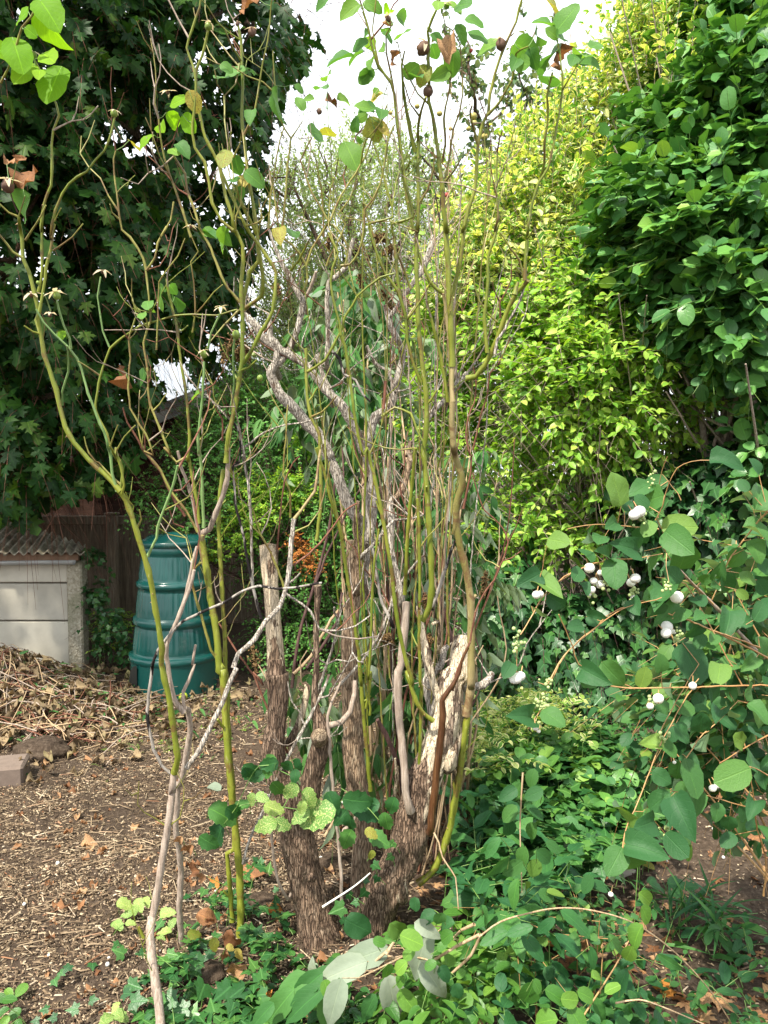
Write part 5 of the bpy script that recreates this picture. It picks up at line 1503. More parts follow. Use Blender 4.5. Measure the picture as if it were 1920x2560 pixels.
# ------------------------------------------------------------------ rose canes
ROSE = thing("rose_bush", G(940, 2330), "tall leggy rose bush of green canes rising through the old trunks at centre", "rose")
ROSEL = thing("rose_bush", G(600, 2400), "tall sparse rose with bare forking green canes before the green compost bin", "rose")
ROSEF = thing("rose_bush", G(390, 2560), "nearest grey and green forked rose stem at the left, bare with dried rose hips", "rose")
CANES = [
  # plant, material, Y base, Y tip, radius base, radius tip (photograph pixels), outline
  (ROSE, 'cane', 2.55, 2.35, 6.8, 3.2, "K6 430,1190 480,1100 497,950 490,750 472,450 460,250 440,0 K4 455,1480 462,1300 455,1150 430,950 405,700 400,450 388,200 395,0 K2 400,1600 405,1400 400,1200 405,980"),
  (ROSE, 'cane', 2.36, 2.25, 4.6, 1.6, "K2 385,1050 350,920 325,780 300,640 K1 1460,600 1450,450 1470,350"),
  (ROSE, 'canefine', 2.36, 2.2, 3.4, 2.0, "K2 405,980 400,880 425,760 455,670"),
  (ROSE, 'cane', 2.42, 2.30, 6.4, 4.4, "K4 640,985 632,800 622,600 612,350 600,150 590,0 K2 600,1600 580,1450 570,1300 545,1090"),
  (ROSE, 'cane', 2.30, 2.15, 4.0, 2.0, "K2 545,1090 520,900 500,800 475,700 478,550 470,400 478,280 468,220 500,130 550,10 570,-40"),
  (ROSE, 'cane', 2.42, 2.22, 4.6, 2.2, "K4 635,500 665,380 690,280 710,120 725,0 K2 710,1600 750,1450 795,1300 805,1150 815,1000 850,850 885,780 900,650 930,520 960,420 990,340 1030,250 1080,150 1100,60 1120,-10"),
  (ROSE, 'cane', 2.24, 2.12, 3.0, 1.6, "K2 885,795 940,740 1000,640 1050,560 1075,450 1080,370 1110,345 1165,320"),
  (ROSE, 'canefine', 2.30, 2.2, 2.6, 1.6, "K2 812,995 790,900 765,820 760,770 775,730"),
  (ROSE, 'caneold', 2.62, 2.42, 9.0, 6.2, "L4 1560,300 1590,150 1600,0 K6 770,1659 770,1300 765,1050 735,850 690,680 668,550 665,430 680,330 705,260 700,180 665,80 645,0 K4 650,1580 640,1450 635,1350 640,1230"),
  (ROSE, 'cane', 2.62, 2.62, 7.5, 7.0, "L4 1230,1460 1290,1420 1350,1350 1400,1240 1450,1080 1490,880 1520,700 1550,450 1580,250 1600,0"),
  (ROSE, 'caneold', 2.42, 2.42, 5.5, 5.5, "K4 640,1230 632,1100 640,985"),
  (ROSE, 'caneold', 2.46, 2.42, 4.4, 3.0, "K4 630,1230 625,1000 610,750 590,560 575,480"),
  (ROSE, 'cane', 2.44, 2.40, 4.0, 2.8, "K4 575,480 520,440 480,390 440,290 400,200 395,120"),
  (ROSE, 'cane', 2.44, 2.3, 5.6, 4.6, "K4 740,1070 800,1050 860,980 910,890 950,790 990,680 1030,570 1080,480 1130,430 1160,390"),
  (ROSE, 'cane', 2.3, 2.16, 3.8, 1.6, "K4 1140,390 1140,250 1155,100 1165,0 K2 1155,1650 1165,1550 1195,1380 1240,1260 1300,1160 1325,1050 1360,880 1385,740 1400,620 1400,520 1370,300"),
  (ROSE, 'cane', 2.26, 2.12, 3.0, 1.8, "K2 1250,1230 1275,1120 1275,1000 1300,800 1295,660 1330,500"),
  (ROSE, 'canefine', 2.16, 2.1, 1.8, 1.2, "K2 1400,620 1440,560 1500,455"),
  (ROSE, 'cane', 2.3, 2.3, 4.6, 3.6, "K4 1070,490 1080,440 1092,402"),
  (ROSE, 'grey', 2.36, 2.32, 3.2, 2.2, "K4 930,900 950,800 1000,730 1060,620 1110,520 1140,430"),
  (ROSE, 'cane', 2.44, 2.36, 3.8, 2.6, "K4 610,1230 590,1100 560,930 535,820 510,720 480,600 460,530"),
  (ROSE, 'cane', 2.38, 2.28, 4.0, 2.0, "K4 880,890 870,760 860,640 875,500 885,380 885,230 920,120 955,0 K2 930,1600 955,1500 940,1300 945,1150 950,1050"),
  (ROSE, 'redbrown', 2.28, 2.2, 1.8, 1.0, "K2 950,1050 965,960 985,900"),
  (ROSE, 'canefine', 2.38, 2.34, 2.0, 1.5, "K4 950,680 880,620 820,530 790,420 790,330"),
  (ROSE, 'canefine', 2.34, 2.3, 2.6, 1.6, "K4 1135,370 1100,250 1040,170 970,60"),
  (ROSE, 'cane', 2.56, 2.36, 4.8, 3.0, "L4 1335,335 1270,290 1220,210 1150,0 K5 1530,1640 1470,1430 1420,1200 1390,950 1370,780 1330,550 1290,330 1240,120 1210,0 K3 1180,1600 1150,1450 1120,1300 1090,1050 1060,850 1030,760"),
  (ROSE, 'cane', 2.36, 2.32, 2.8, 2.0, "K3 1030,770 1020,680 980,550 960,400 975,300 1010,200 940,60"),
  (ROSE, 'cane', 2.58, 2.35, 4.4, 3.0, "L4 900,820 880,550 850,250 830,0 K5 1170,1640 1150,1400 1110,1100 1060,800 1020,550 960,350 910,150 860,0"),
  (ROSE, 'cane', 2.54, 2.45, 3.2, 2.4, "L4 870,250 895,120 905,0 K5 1220,1600 1235,1350 1245,1000 1265,750 1290,560"),
  (ROSE, 'cane', 2.6, 2.48, 3.6, 3.2, "L4 1235,780 1245,500 1255,100 K5 1580,1640 1570,1300 1575,900 1570,600 1560,350"),
  (ROSE, 'cane', 2.6, 2.45, 4.2, 3.6, "K6 310,1010 320,800 335,500 365,200 385,0"),
  (ROSE, 'cane', 2.45, 2.3, 3.4, 2.0, "K3 1585,1090 1530,970 1490,800 1475,620 1420,460 1330,330 1280,200 1220,0 K1 1390,1500 1345,1300 1310,1150 1250,980"),
  (ROSE, 'cane', 2.44, 2.25, 3.6, 1.6, "K3 1500,700 1450,550 1420,350 1400,100 1380,0 K1 1530,1500 1480,1280 1440,1000 1410,780 1400,650 1375,580 1290,450 1240,310 1220,200 1180,70 1150,-30"),
  (ROSE, 'canefine', 2.3, 2.2, 2.0, 1.4, "K1 1410,740 1390,580 1345,370 1340,240 1380,170"),
  (ROSE, 'cane', 2.42, 2.34, 3.0, 2.0, "K3 800,1020 850,990 920,940 970,850 1030,740 1060,640 1110,560 1140,500 1220,430 1300,370 1400,340"),
  (ROSE, 'cane', 2.45, 2.42, 3.6, 3.0, "K5 860,640 890,420 890,200 880,0 K3 880,1600 880,1450 820,1330 795,1180 790,1000 790,860"),
  (ROSE, 'canefine', 2.42, 2.36, 2.2, 1.4, "K3 830,1330 900,1300 960,1240 1000,1190"),
  (ROSE, 'canefine', 2.42, 2.3, 2.6, 1.4, "K3 770,460 800,380 790,290 830,170 900,60 950,-20 K1 940,1560 1030,1350 1130,1200 1200,1070 1230,1000 1240,960 1300,850 1350,720"),
  (ROSE, 'canefine', 2.4, 2.3, 2.6, 1.6, "K3 1030,290 1090,280 1150,200 1180,100 1190,0 K1 1190,1450 1250,1380 1300,1270 1330,1150 1340,1020 1370,930 1400,860"),
  (ROSE, 'canefine', 2.42, 2.36, 2.4, 1.4, "K3 1060,300 1080,160 1040,80 970,0 K1 960,1560 900,1450 830,1330 790,1230 770,1160 750,1110 790,1020 825,950"),
  (ROSE, 'canefine', 2.42, 2.36, 2.2, 1.2, "K3 930,290 950,230 1020,100 1060,0 K1 1010,1480 1090,1380 1130,1280 1145,1100 1140,990"),
  (ROSE, 'canefine', 2.44, 2.36, 2.4, 1.4, "K3 790,290 740,200 690,140 640,110 K1 600,1580 560,1300 540,1180"),
  (ROSE, 'cane', 2.44, 2.3, 2.8, 1.6, "K3 680,320 740,250 800,130 820,90"),
  (ROSE, 'canefine', 2.42, 2.3, 2.4, 1.2, "K1 620,1580 640,1440 650,1280 665,1100 685,955 640,890 600,790 580,650 565,480 560,350"),
  (ROSE, 'canefine', 2.3, 2.26, 1.6, .9, "K1 685,955 730,890 765,835"),
  (ROSE, 'canefine', 2.36, 2.3, 2.2, 1.2, "K1 530,1580 540,1380 570,1200 590,1060 610,960 635,880"),
  (ROSE, 'canefine', 2.42, 2.34, 2.0, 1.2, "K1 910,1640 905,1400 890,1280 860,1130"),
  (ROSE, 'canefine', 2.42, 2.34, 2.4, 1.2, "K1 1260,1640 1190,1440 1180,1400 1230,1440 1290,1300 1320,1200 1350,1000"),
  (ROSE, 'canefine', 2.4, 2.3, 2.2, 1.2, "K2 590,1250 650,1180 700,1090"),
  (ROSE, 'canefine', 2.34, 2.28, 2.4, 1.4, "K2 415,1400 470,1310 510,1170 510,1050"),
  (ROSE, 'canefine', 2.36, 2.2, 2.6, 1.2, "K2 570,1120 590,1000 580,820 590,740 620,600 625,420 620,200"),
  (ROSE, 'canefine', 2.34, 2.2, 2.2, 1.0, "K2 590,1230 625,1050 640,900 690,780 710,650 705,450 690,300 640,210 590,180 560,50"),
  (ROSE, 'canefine', 2.26, 2.2, 2.0, 1.0, "K2 475,720 400,650 340,540 290,420 260,290"),
  (ROSE, 'canefine', 2.3, 2.2, 1.8, .8, "K2 410,800 350,720 300,560"),
  (ROSE, 'cane', 2.5, 2.35, 3.4, 2.0, "K2 370,1600 330,1400 300,1200 280,1020 255,850 235,650 210,560 130,470 90,350 60,200 20,80"),
  (ROSE, 'canefine', 2.46, 2.4, 2.4, 1.4, "K4 350,450 310,330 280,250 200,110 250,90"),
  (ROSE, 'canefine', 2.44, 2.36, 2.6, 1.6, "K4 380,570 310,680 360,620 460,460 490,400"),
  (ROSE, 'cane', 2.46, 2.44, 3.0, 2.0, "K4 150,1330 240,1270 350,1310 390,1420 430,1500"),
  (ROSE, 'redbrown', 2.5, 2.45, 2.6, 1.2, "K6 715,420 740,300 765,180 770,50 K4 760,1600 730,1450 750,1330 790,1230 805,1100 785,990"),
  (ROSE, 'redbrown', 2.5, 2.4, 2.0, 1.0, "K4 780,1560 800,1480 830,1330 880,1180 900,1030 960,960 1000,880 1040,780"),
  (ROSE, 'redbrown', 2.5, 2.46, 2.4, 1.2, "L4 1470,130 K6 680,1520 760,1340 800,1130 860,1000 930,910 1000,740 1025,650 990,560 920,480 860,430 810,300 780,170"),
  (ROSE, 'redbrown', 2.46, 2.4, 1.6, .9, "K6 1030,640 1080,540 1125,420"),
  (ROSE, 'redbrown', 2.45, 2.4, 2.0, 1.0, "K4 970,650 965,540 1010,470 1045,380 1045,290"),
  (ROSE, 'redbrown', 2.45, 2.4, 1.6, .9, "K4 965,540 930,470 915,400"),
  (ROSE, 'blackgrey', 2.6, 2.58, 3.4, 2.2, "K3 950,870 1020,930 1050,1040 1130,1080 1180,1180 1230,1230"),
  (ROSE, 'redbrown', 2.5, 2.5, 3.4, 3.0, "K4 160,1280 170,1180 178,1085"),
  # left rose
  (ROSEL, 'cane', 2.58, 2.55, 8.0, 7.0, "E 1030,1270 1040,1080 1035,900 1015,700 990,450 975,250 960,0 C 950,1540 935,1350 910,1200 890,1060 870,950"),
  (ROSEL, 'greysmooth', 2.55, 2.45, 6.5, 5.0, "L3 1400,590 1450,560 1490,450 1540,330 1575,200 1575,0"),
  (ROSEL, 'cane', 2.45, 2.25, 5.0, 2.4, "K3 235,1650 245,1500 290,1300 325,1080 345,950 350,700 345,550 340,400 355,250 350,150 300,50 K1 285,1600 280,1500 230,1350 190,1150 150,1060 90,950 50,780 25,650 30,480 70,390 100,260 112,205"),
  (ROSEL, 'cane', 2.30, 2.18, 3.2, 2.0, "K1 285,1590 200,1520 140,1400 118,1260 85,1120 20,1020 0,920 15,780 25,650 L1 1350,500 1290,330 1330,200 1380,50 1390,-20"),
  (ROSEL, 'cane', 2.45, 2.35, 4.6, 2.4, "K3 345,600 370,450 400,330 460,260 K1 450,1600 420,1400 385,1200 365,1000 345,830 350,600 345,430 340,280 320,180"),
  (ROSEL, 'canefine', 2.3, 2.24, 2.0, 1.2, "K1 340,420 280,330 225,195"),
  (ROSEL, 'canefine', 2.3, 2.2, 2.2, 1.2, "K1 360,930 430,780 470,560 490,430 525,280 545,40 555,-20"),
  (ROSEL, 'canefine', 2.34, 2.3, 2.0, 1.2, "K1 330,440 300,580 225,665 175,580 158,480"),
  (ROSEL, 'canefine', 2.36, 2.3, 1.8, 1.2, "K1 225,665 225,830 245,1000 250,1060"),
  (ROSEL, 'canefine', 2.36, 2.3, 2.0, 1.0, "K1 285,1090 330,1000 350,900 370,1100 400,1250"),
  (ROSEL, 'cane', 2.5, 2.36, 4.6, 3.0, "K3 340,600 480,500 490,350 450,120 K1 455,1640 400,1520 330,1380 300,1280"),
  (ROSEL, 'cane', 2.45, 2.35, 4.4, 2.6, "K3 350,960 400,900 480,740 560,600 580,330 500,200 380,30 K1 370,1560 250,1300 180,1120"),
  (ROSEL, 'canefine', 2.45, 2.38, 3.0, 2.0, "K3 330,540 280,480 220,400 130,170 50,20 L1 1380,1560 1290,1300 1280,1200 1200,1080 1190,1030"),
  (ROSEL, 'canefine', 2.44, 2.36, 2.6, 1.6, "L1 1320,1640 1260,1450 1190,1250 1140,1100 1110,950 1100,820"),
  (ROSEL, 'caneblue', 2.5, 2.35, 3.6, 2.4, "L3 1410,550 1400,350 1390,100 1375,0 L2 1375,1600 1370,1450 1400,1200 1410,950"),
  (ROSEL, 'caneblue', 2.35, 2.3, 2.2, 2.0, "L2 1440,860 1460,750 1525,610"),
  (ROSEL, 'cane', 2.5, 2.4, 3.6, 2.6, "L3 1380,520 1360,350 1330,200 1300,50 L2 1300,1640 1310,1450 1290,1200 1250,950 1220,700 1170,500 1150,380"),
  (ROSEL, 'canefine', 2.48, 2.4, 2.8, 1.6, "L3 1370,580 1290,440 1180,300 1110,150 1000,20 L2 1060,1600 1010,1450 960,1380 900,1270 885,1130 900,930 890,800 935,650"),
  (ROSEL, 'canefine', 2.46, 2.4, 3.0, 2.0, "L3 1300,60 1220,100 1140,0 L2 1180,1590 1110,1430 1040,1250 1025,1150 1020,1000 990,820 1040,670 1030,500 1010,320"),
  (ROSEL, 'canefine', 2.4, 2.34, 2.8, 1.4, "L2 1010,320 990,240 950,170 900,90 840,40 L1 830,1520 815,1400 790,1200 785,1100 800,1040"),
  (ROSEL, 'canefine', 2.36, 2.32, 2.4, 1.6, "L2 1015,320 1070,230 1090,130 1150,20 L1 1110,1640 1180,1520 1200,1395"),
  (ROSEL, 'canefine', 2.4, 2.36, 1.6, 1.2, "L1 820,1515 775,1470 760,1410"),
  (ROSEL, 'cane', 2.5, 2.38, 3.4, 1.6, "L3 830,310 850,150 800,40 L2 815,1640 760,1530 740,1450 660,1290 690,1060 760,860 850,780 960,710 1080,670 1200,635 1330,625 1500,630 1640,590"),
  (ROSEL, 'caneblue', 2.38, 2.34, 2.0, 1.4, "L2 755,850 710,740 690,620 675,500 695,365"),
  (ROSEL, 'canefine', 2.4, 2.34, 1.8, 1.2, "L2 1080,870 1090,700 1100,400 1130,350 1230,220 1280,100"),
  (ROSEL, 'canefine', 2.42, 2.36, 1.8, 1.2, "L2 1340,640 1400,570 1480,470 1540,420"),
  (ROSEL, 'canefine', 2.42, 2.36, 1.8, 1.2, "L2 1330,750 1350,620 1340,400 1320,260 1370,190 1320,80"),
  (ROSEL, 'canefine', 2.44, 2.36, 2.2, 1.2, "L2 1650,600 1550,700 1440,830"),
  (ROSEL, 'cane', 2.5, 2.44, 2.8, 2.2, "L2 1560,1640 1600,1400 1650,1200"),
  (ROSEL, 'caneblue', 2.46, 2.36, 2.2, 2.0, "L2 1590,1300 1620,1100 1610,950 1620,790"),
  (ROSEL, 'redbrown', 2.55, 2.46, 3.2, 1.6, "L3 1280,470 1200,350 1110,160 1000,30 L2 980,1550 930,1450 880,1370 850,1270"),
  (ROSEL, 'redbrown', 2.52, 2.48, 2.2, 1.2, "L3 1170,300 1260,290 1330,200 1340,110"),
  (ROSEL, 'redbrown', 2.52, 2.48, 1.8, 1.0, "L3 1270,550 1200,520 1180,450 1160,400"),
  (ROSEL, 'redbrown', 2.52, 2.46, 1.8, 1.0, "L2 1000,1560 1000,1400 960,1300"),
  (ROSEL, 'redbrown', 2.5, 2.44, 2.2, 1.2, "K3 210,1500 210,1350 110,1180 90,1060"),
  (ROSEL, 'canefine', 2.58, 2.5, 3.2, 2.4, "L3 1520,1480 1460,1400 1390,1150 1330,950 1330,850 1390,790"),
  (ROSEL, 'cane', 2.62, 2.58, 5.0, 4.2, "M2 1605,950 1590,700 1570,480 E 1010,800 1010,580 985,250 985,100 K5 240,1640 215,1100 200,850 185,550 190,350 215,150"),
  (ROSEL, 'greysmooth', 2.56, 2.5, 4.6, 3.0, "L3 1400,590 1400,640 1370,560 1330,350 1260,150 1230,20"),
  (ROSEL, 'caneold', 2.56, 2.54, 6.0, 5.0, "L3 1440,900 1400,750 1390,650 1400,600"),
  (ROSEL, 'greysmooth', 2.5, 2.5, 4.8, 2.8, "L3 1130,1390 1230,1180 1290,1000 1330,800 1360,680"),
  (ROSEL, 'blackgrey', 2.52, 2.46, 3.2, 2.0, "K5 480,1180 430,1000 380,750 350,580 300,400 290,250 280,130 K3 330,1640 330,1450 260,1330"),
  (ROSEL, 'grey', 2.52, 2.46, 3.2, 2.4, "K5 420,950 410,600 405,450 390,250 350,50 K3 370,1640 340,1500 330,1420 210,1300 100,1180"),
  (ROSEL, 'grey', 2.5, 2.44, 2.4, 1.4, "K3 350,1550 420,1500 500,1440 600,1400 700,1380 790,1370 900,1330"),
  (ROSEL, 'canefine', 2.5, 2.44, 2.6, 1.6, "K5 640,960 560,760 460,560 420,420"),
  (ROSEL, 'redbrown', 2.5, 2.44, 2.0, 1.4, "K5 590,700 610,450 640,230 700,100 740,60"),
  (ROSEL, 'canefine', 2.5, 2.44, 2.2, 1.4, "K5 680,480 680,300 630,180 640,0 K3 650,1500 660,1250"),
  # front rose stem
  (ROSEF, 'greysmooth', 2.12, 2.22, 10.5, 9.0, "M2 1110,1700 1100,1550 1070,1330 1045,1180 1035,1000 1050,920"),
  (ROSEF, 'greysmooth', 2.22, 2.2, 8.6, 7.0, "M2 1035,1000 1070,850 1110,600 1150,350 1180,150 1190,0 E 745,560 750,470"),
  (ROSEF, 'cane', 2.22, 2.22, 3.8, 3.2, "M2 995,1065 970,1010 960,985"),
  (ROSEF, 'cane', 2.2, 2.05, 6.6, 5.4, "E 752,470 764,430 768,400 745,250 725,120 695,0 C 700,1420 680,1300 660,1180 640,1080 610,980 580,880 545,780 520,740"),
  (ROSEF, 'cane', 2.05, 1.95, 5.4, 3.4, "C 520,740 450,665 380,600 320,530 280,460 240,300 215,220 190,150 175,60 160,0 L2 265,620 240,480 200,330 160,240 150,100 135,0 L1 135,1560 130,1500"),
  (ROSEF, 'canefine', 1.95, 1.92, 2.2, 1.4, "L1 130,1500 60,1470 0,1410 -40,1360"),
  (ROSEF, 'canefine', 1.95, 1.93, 1.6, 1.2, "L1 130,1495 155,1420 170,1355"),
  (ROSEF, 'darkstem', 1.95, 1.92, 1.4, 1.4, "L1 120,1470 90,1390 70,1320"),
  (ROSEF, 'canefine', 1.96, 1.92, 2.6, 1.8, "L2 155,235 90,190 40,130 0,80 -30,30"),
  (ROSEF, 'canefine', 1.95, 1.9, 2.4, 1.6, "L2 175,110 230,30 L1 250,1550 320,1420"),
  (ROSEF, 'cane', 1.98, 1.92, 3.4, 2.2, "L2 270,610 300,450 320,300 350,180 375,0 L1 350,1650 360,1550 380,1450 430,1340 475,1270 530,1220 600,1185 660,1110 720,1040 760,960 790,810"),
  (ROSEF, 'canefine', 1.95, 1.92, 2.0, 1.4, "L2 365,180 430,140 500,90 575,0"),
  (ROSEF, 'canefine', 1.92, 1.9, 1.4, 1.0, "L1 375,1530 400,1480 425,1440"),
  (ROSEF, 'cane', 1.98, 1.88, 3.2, 1.8, "L2 265,470 285,380 290,200 285,0 L1 285,1600 300,1420 350,1280 362,1150 355,1000 370,900 410,800 390,720 340,620 300,530 235,410"),
  (ROSEF, 'cane', 1.86, 1.8, 2.4, 2.6, "L1 0,570 50,470 110,320 150,190 220,110 260,20 280,-40"),
  (ROSEF, 'caneblue', 2.05, 1.92, 3.4, 1.8, "L3 810,300 780,180 755,0 L2 750,1550 720,1440 660,1310 610,1170 560,1000 530,930 470,850 380,770 300,680 250,590"),
  (ROSEF, 'caneblue', 2.05, 1.95, 2.8, 1.6, "L2 425,1250 430,1160 470,1020 475,930 465,840"),
  (ROSEF, 'caneblue', 1.95, 1.9, 2.6, 2.0, "L2 490,860 480,790 440,700 410,600 395,520"),
  (ROSEF, 'caneblue', 1.95, 1.9, 1.4, 1.2, "L2 350,600 320,520 300,480"),
  (ROSEF, 'canefine', 1.98, 1.94, 1.8, 1.4, "L2 685,1045 610,990 540,950"),
  (ROSEF, 'cane', 2.05, 2.0, 3.0, 2.4, "L3 840,320 860,260 820,80 800,0 L2 795,1600 760,1530"),
  (ROSEF, 'canefine', 2.05, 2.02, 2.4, 1.4, "L3 830,250 740,170 680,100 L2 660,1640 610,1580 580,1470"),
  (ROSEF, 'canefine', 2.02, 2.0, 1.6, 1.0, "L2 800,1570 860,1470 935,1390"),
  (ROSEF, 'canefine', 2.02, 2.0, 1.6, 1.0, "L2 765,1530 790,1450 815,1390"),
  (ROSEF, 'caneblue', 2.12, 2.05, 3.0, 2.6, "L3 1020,750 1080,620 1110,480 1170,340 1210,220 1225,120"),
  (ROSEF, 'canefine', 2.1, 2.08, 2.0, 1.6, "L3 950,550 975,490 965,425"),
  (ROSEF, 'greysmooth', 2.57, 2.25, 7.0, 6.0, "M2 1310,1200 1260,1090 1240,900 1250,600 1235,440 1215,300 1230,0 E 780,520 800,420 822,300 815,200 795,190"),
  (ROSEF, 'greysmooth', 2.2, 2.2, 4.0, 2.8, "E 795,200 790,120 815,70 840,0 L3 1330,1500 1350,1360"),
  (ROSEF, 'greysmooth', 2.2, 2.14, 6.2, 3.4, "E 795,210 760,170 740,110 725,0 C 715,1450 720,1400 770,1290 820,1160 840,1080"),
  (ROSEF, 'blackgrey', 2.2, 2.12, 3.8, 2.6, "E 740,475 700,440 665,370 640,260 635,200 650,80 660,0 C 655,1500 680,1430 740,1350 790,1300 880,1260 960,1225 1050,1170 1120,1150 1200,1160 1280,1155 1390,1135"),
  (ROSEF, 'grey', 2.2, 2.3, 5.4, 5.0, "E 805,450 850,390 900,290 960,170 985,100 1020,20 C 1010,1500 1030,1440 1100,1380 1150,1300 1210,1240 1225,1190 1240,1140 1250,1060 1260,950 1270,860"),
  (ROSEF, 'caneold', 2.3, 2.34, 3.6, 2.4, "C 1270,860 1300,820 1360,740 1370,660 1385,560"),
  (ROSEF, 'redbrown', 2.3, 2.36, 2.4, 1.6, "K5 700,810 800,740 890,650 980,540 1060,430 1140,380"),
  (ROSEF, 'grey', 2.3, 2.36, 2.8, 1.6, "K5 640,1000 760,1080 820,1130 880,1250 1000,1265 1130,1230 1230,1160"),
  (ROSEF, 'greysmooth', 2.3, 2.4, 2.4, 1.6, "K5 880,1250 1000,1300 1150,1320 1290,1300"),
]
paths = {}
rng = np.random.default_rng(130)
for k, (pl, mt, Y0, Y1, ra, rb, tr) in enumerate(CANES):
    pts, r_ = traced(tr, Y0, Y1, ra, rb)
    r_ = np.maximum(r_ * 1.14, .0013)
    b = Buf()
    sm, rs = tube(b, pts, r_, 9 if ra > 4 else 6, .02 if ra > 2.2 else .03, wob=.0006, knots=.28 if mt in ('cane', 'canefine', 'caneblue') else .16, knot_gap=.075, seed=k, tight=.6)
    if mt in ('cane', 'canefine', 'caneold', 'redbrown', 'grey'):
        n_t = int(len(sm) / 9)
        for _ in range(n_t):
            i = int(rng.integers(1, len(sm) - 1))
            d = nrm(np.cross(sm[i + 1] - sm[i - 1], rng.normal(size=3)))
            thorn(b, sm[i] + d * rs[i] * .8, d, float(np.clip(rs[i] * 1.6, .003, .007)), 1)
        # short dry side spurs
        for _ in range(int(len(sm) / 26)):
            i = int(rng.integers(2, len(sm) - 2))
            T_ = nrm(sm[i + 1] - sm[i - 1])
            d = nrm(np.cross(T_, rng.normal(size=3)) * [1, .6, 1] + T_ * .6)
            L_ = rng.uniform(.015, .07); w = rs[i] * .45 + .0006
            tube(b, [sm[i], sm[i] + d * L_ * .5, sm[i] + d * L_ + [0, 0, L_ * .2]], [w, w * .9, w * .7], 5, .02, knots=.3, knot_gap=.02, seed=i)
    b.build("cane" if mt not in ('redbrown', 'grey', 'greysmooth', 'blackgrey') else "old_cane", [M[mt], M['thorn']], pl)
    paths.setdefault(pl.name, []).append(sm)
# fine side shoots
# straight slender canes that fill the middle of the bush
rr_ = np.random.default_rng(64)
for i in range(20):
    xb, xt = rr_.normal(870, 70), 0
    y0, y1 = rr_.uniform(1150, 1750), rr_.uniform(150, 700)
    xt = 860 + (xb - 870) * 1.6 + rr_.normal(0, 60)
    Yk = rr_.uniform(2.7, 2.95)
    k_ = 5
    pts = [PV(xb + (xt - xb) * u + rr_.normal(0, 7), y0 + (y1 - y0) * u, Yk - .25 * u) for u in np.linspace(0, 1, k_)]
    w = rr_.uniform(.0018, .0042)
    mt = ['canefine', 'cane', 'greysmooth', 'canefine', 'tan', 'grey'][i % 6]
    b = Buf(); sm, rs = tube(b, pts, np.linspace(w, w * .45, k_), 7, .025, wob=.0008, knots=.3, knot_gap=.07, seed=i)
    b.build("cane", [M[mt], M['thorn']], ROSE)
    paths['rose_bush'].append(sm)
    for j in range(3):
        q = sm[int(rr_.integers(len(sm) // 3, len(sm) - 1))]
        d = nrm([rr_.normal(0, .6), rr_.normal(0, .3), 1])
        b = Buf(); tube(b, [q, q + d * .08 + [0, 0, .01], q + d * .2 + [rr_.normal(0, .02), 0, .05]], [w * .6, w * .5, w * .3], 5, .03, knots=.3, knot_gap=.04, seed=j)
        b.build("side_shoot", M[mt], ROSE)
for pl, n_, sd_ in ((ROSE, 85, 61), (ROSEL, 80, 62), (ROSEF, 14, 63)):
    seg = [p for p in paths[pl.name] if len(p) > 12]
    top = [p[len(p) // 3:] for p in seg]
    twiggery("side_shoots", None, None, top, ['canefine', 'canefine', 'greysmooth', 'cane', 'redbrown'], sd_, n_, .20, None, up=1.0, parent=pl, rad=.0017)

# rose leaves, each traced; stalk runs to the nearest cane
LEAVES = {
 'rose': "K1 1095,60,125 1255,40,105 1030,390,150 1130,380,110 1160,310,105 1240,410,120 1205,525,110 890,600,120 930,520,100 740,610,60 750,715,85 810,680,60 1055,690,105 1220,745,100 1175,810,80 1130,870,80 860,920,150 1100,1070,180 1150,960,80 205,530,120 235,465,80 300,490,120 575,715,180 405,790,95 310,1140,115 285,1240,105 430,1230,130 335,1330,75 670,1600,145 125,1600,95 220,1610,140 900,20,90 1310,770,110 1350,250,80 "
         "K2 540,30,95 300,130,130 180,210,85 290,235,150 85,40,110 640,40,120 710,30,130 790,145,110 700,230,110 815,250,125 640,430,135 350,490,115 565,510,110 40,525,95 80,410,115 30,250,95 100,650,80 40,740,115 540,270,95 510,350,110 890,320,140 1420,130,180 1280,150,120 1240,250,150 1130,340,200 1300,400,225 1310,550,190 1540,370,165 1590,430,140 1330,230,90 1630,310,110 1080,420,110 1400,250,120 1120,440,130 1195,400,110 60,290,110 390,520,110 150,330,80 600,80,90 1480,400,110 "
         "L1 1110,870,110 1210,1040,115 1260,1020,110 150,1430,230 L2 1450,60,95 1550,100,150 1110,520,140 1230,540,130 1020,555,100 1120,440,60 1190,445,85 980,630,80 430,770,80 980,1060,140 1350,1180,70 1050,600,60",
 'rosebright': "L1 330,70,230 330,190,240 150,110,150 210,220,90 330,390,160 170,500,180 120,370,220 370,570,250 15,350,160 270,500,100 1200,835,120 1300,850,135 1010,970,110 1230,700,110 K1 1360,60,90",
 'yellow': "K2 440,510,130 100,890,140 150,880,90 1350,60,190 K1 225,1090,130 940,920,130 1270,670,95 360,1250,100 605,1610,110 L2 940,575,80 L1 1340,700,120 930,1000,100 K2 60,900,100",
 'deadleaf': "K1 385,15,140 965,700,80 K2 610,310,130 1385,390,160 190,145,60 230,400,90 L1 180,1220,170 60,1110,80 130,1100,60 L2 850,1060,150",
}
allp = {pl.name: np.vstack(paths[pl.name]) for pl in (ROSE, ROSEL, ROSEF)}
r = np.random.default_rng(131)
stalks = {pl.name: Buf() for pl in (ROSE, ROSEL, ROSEF)}
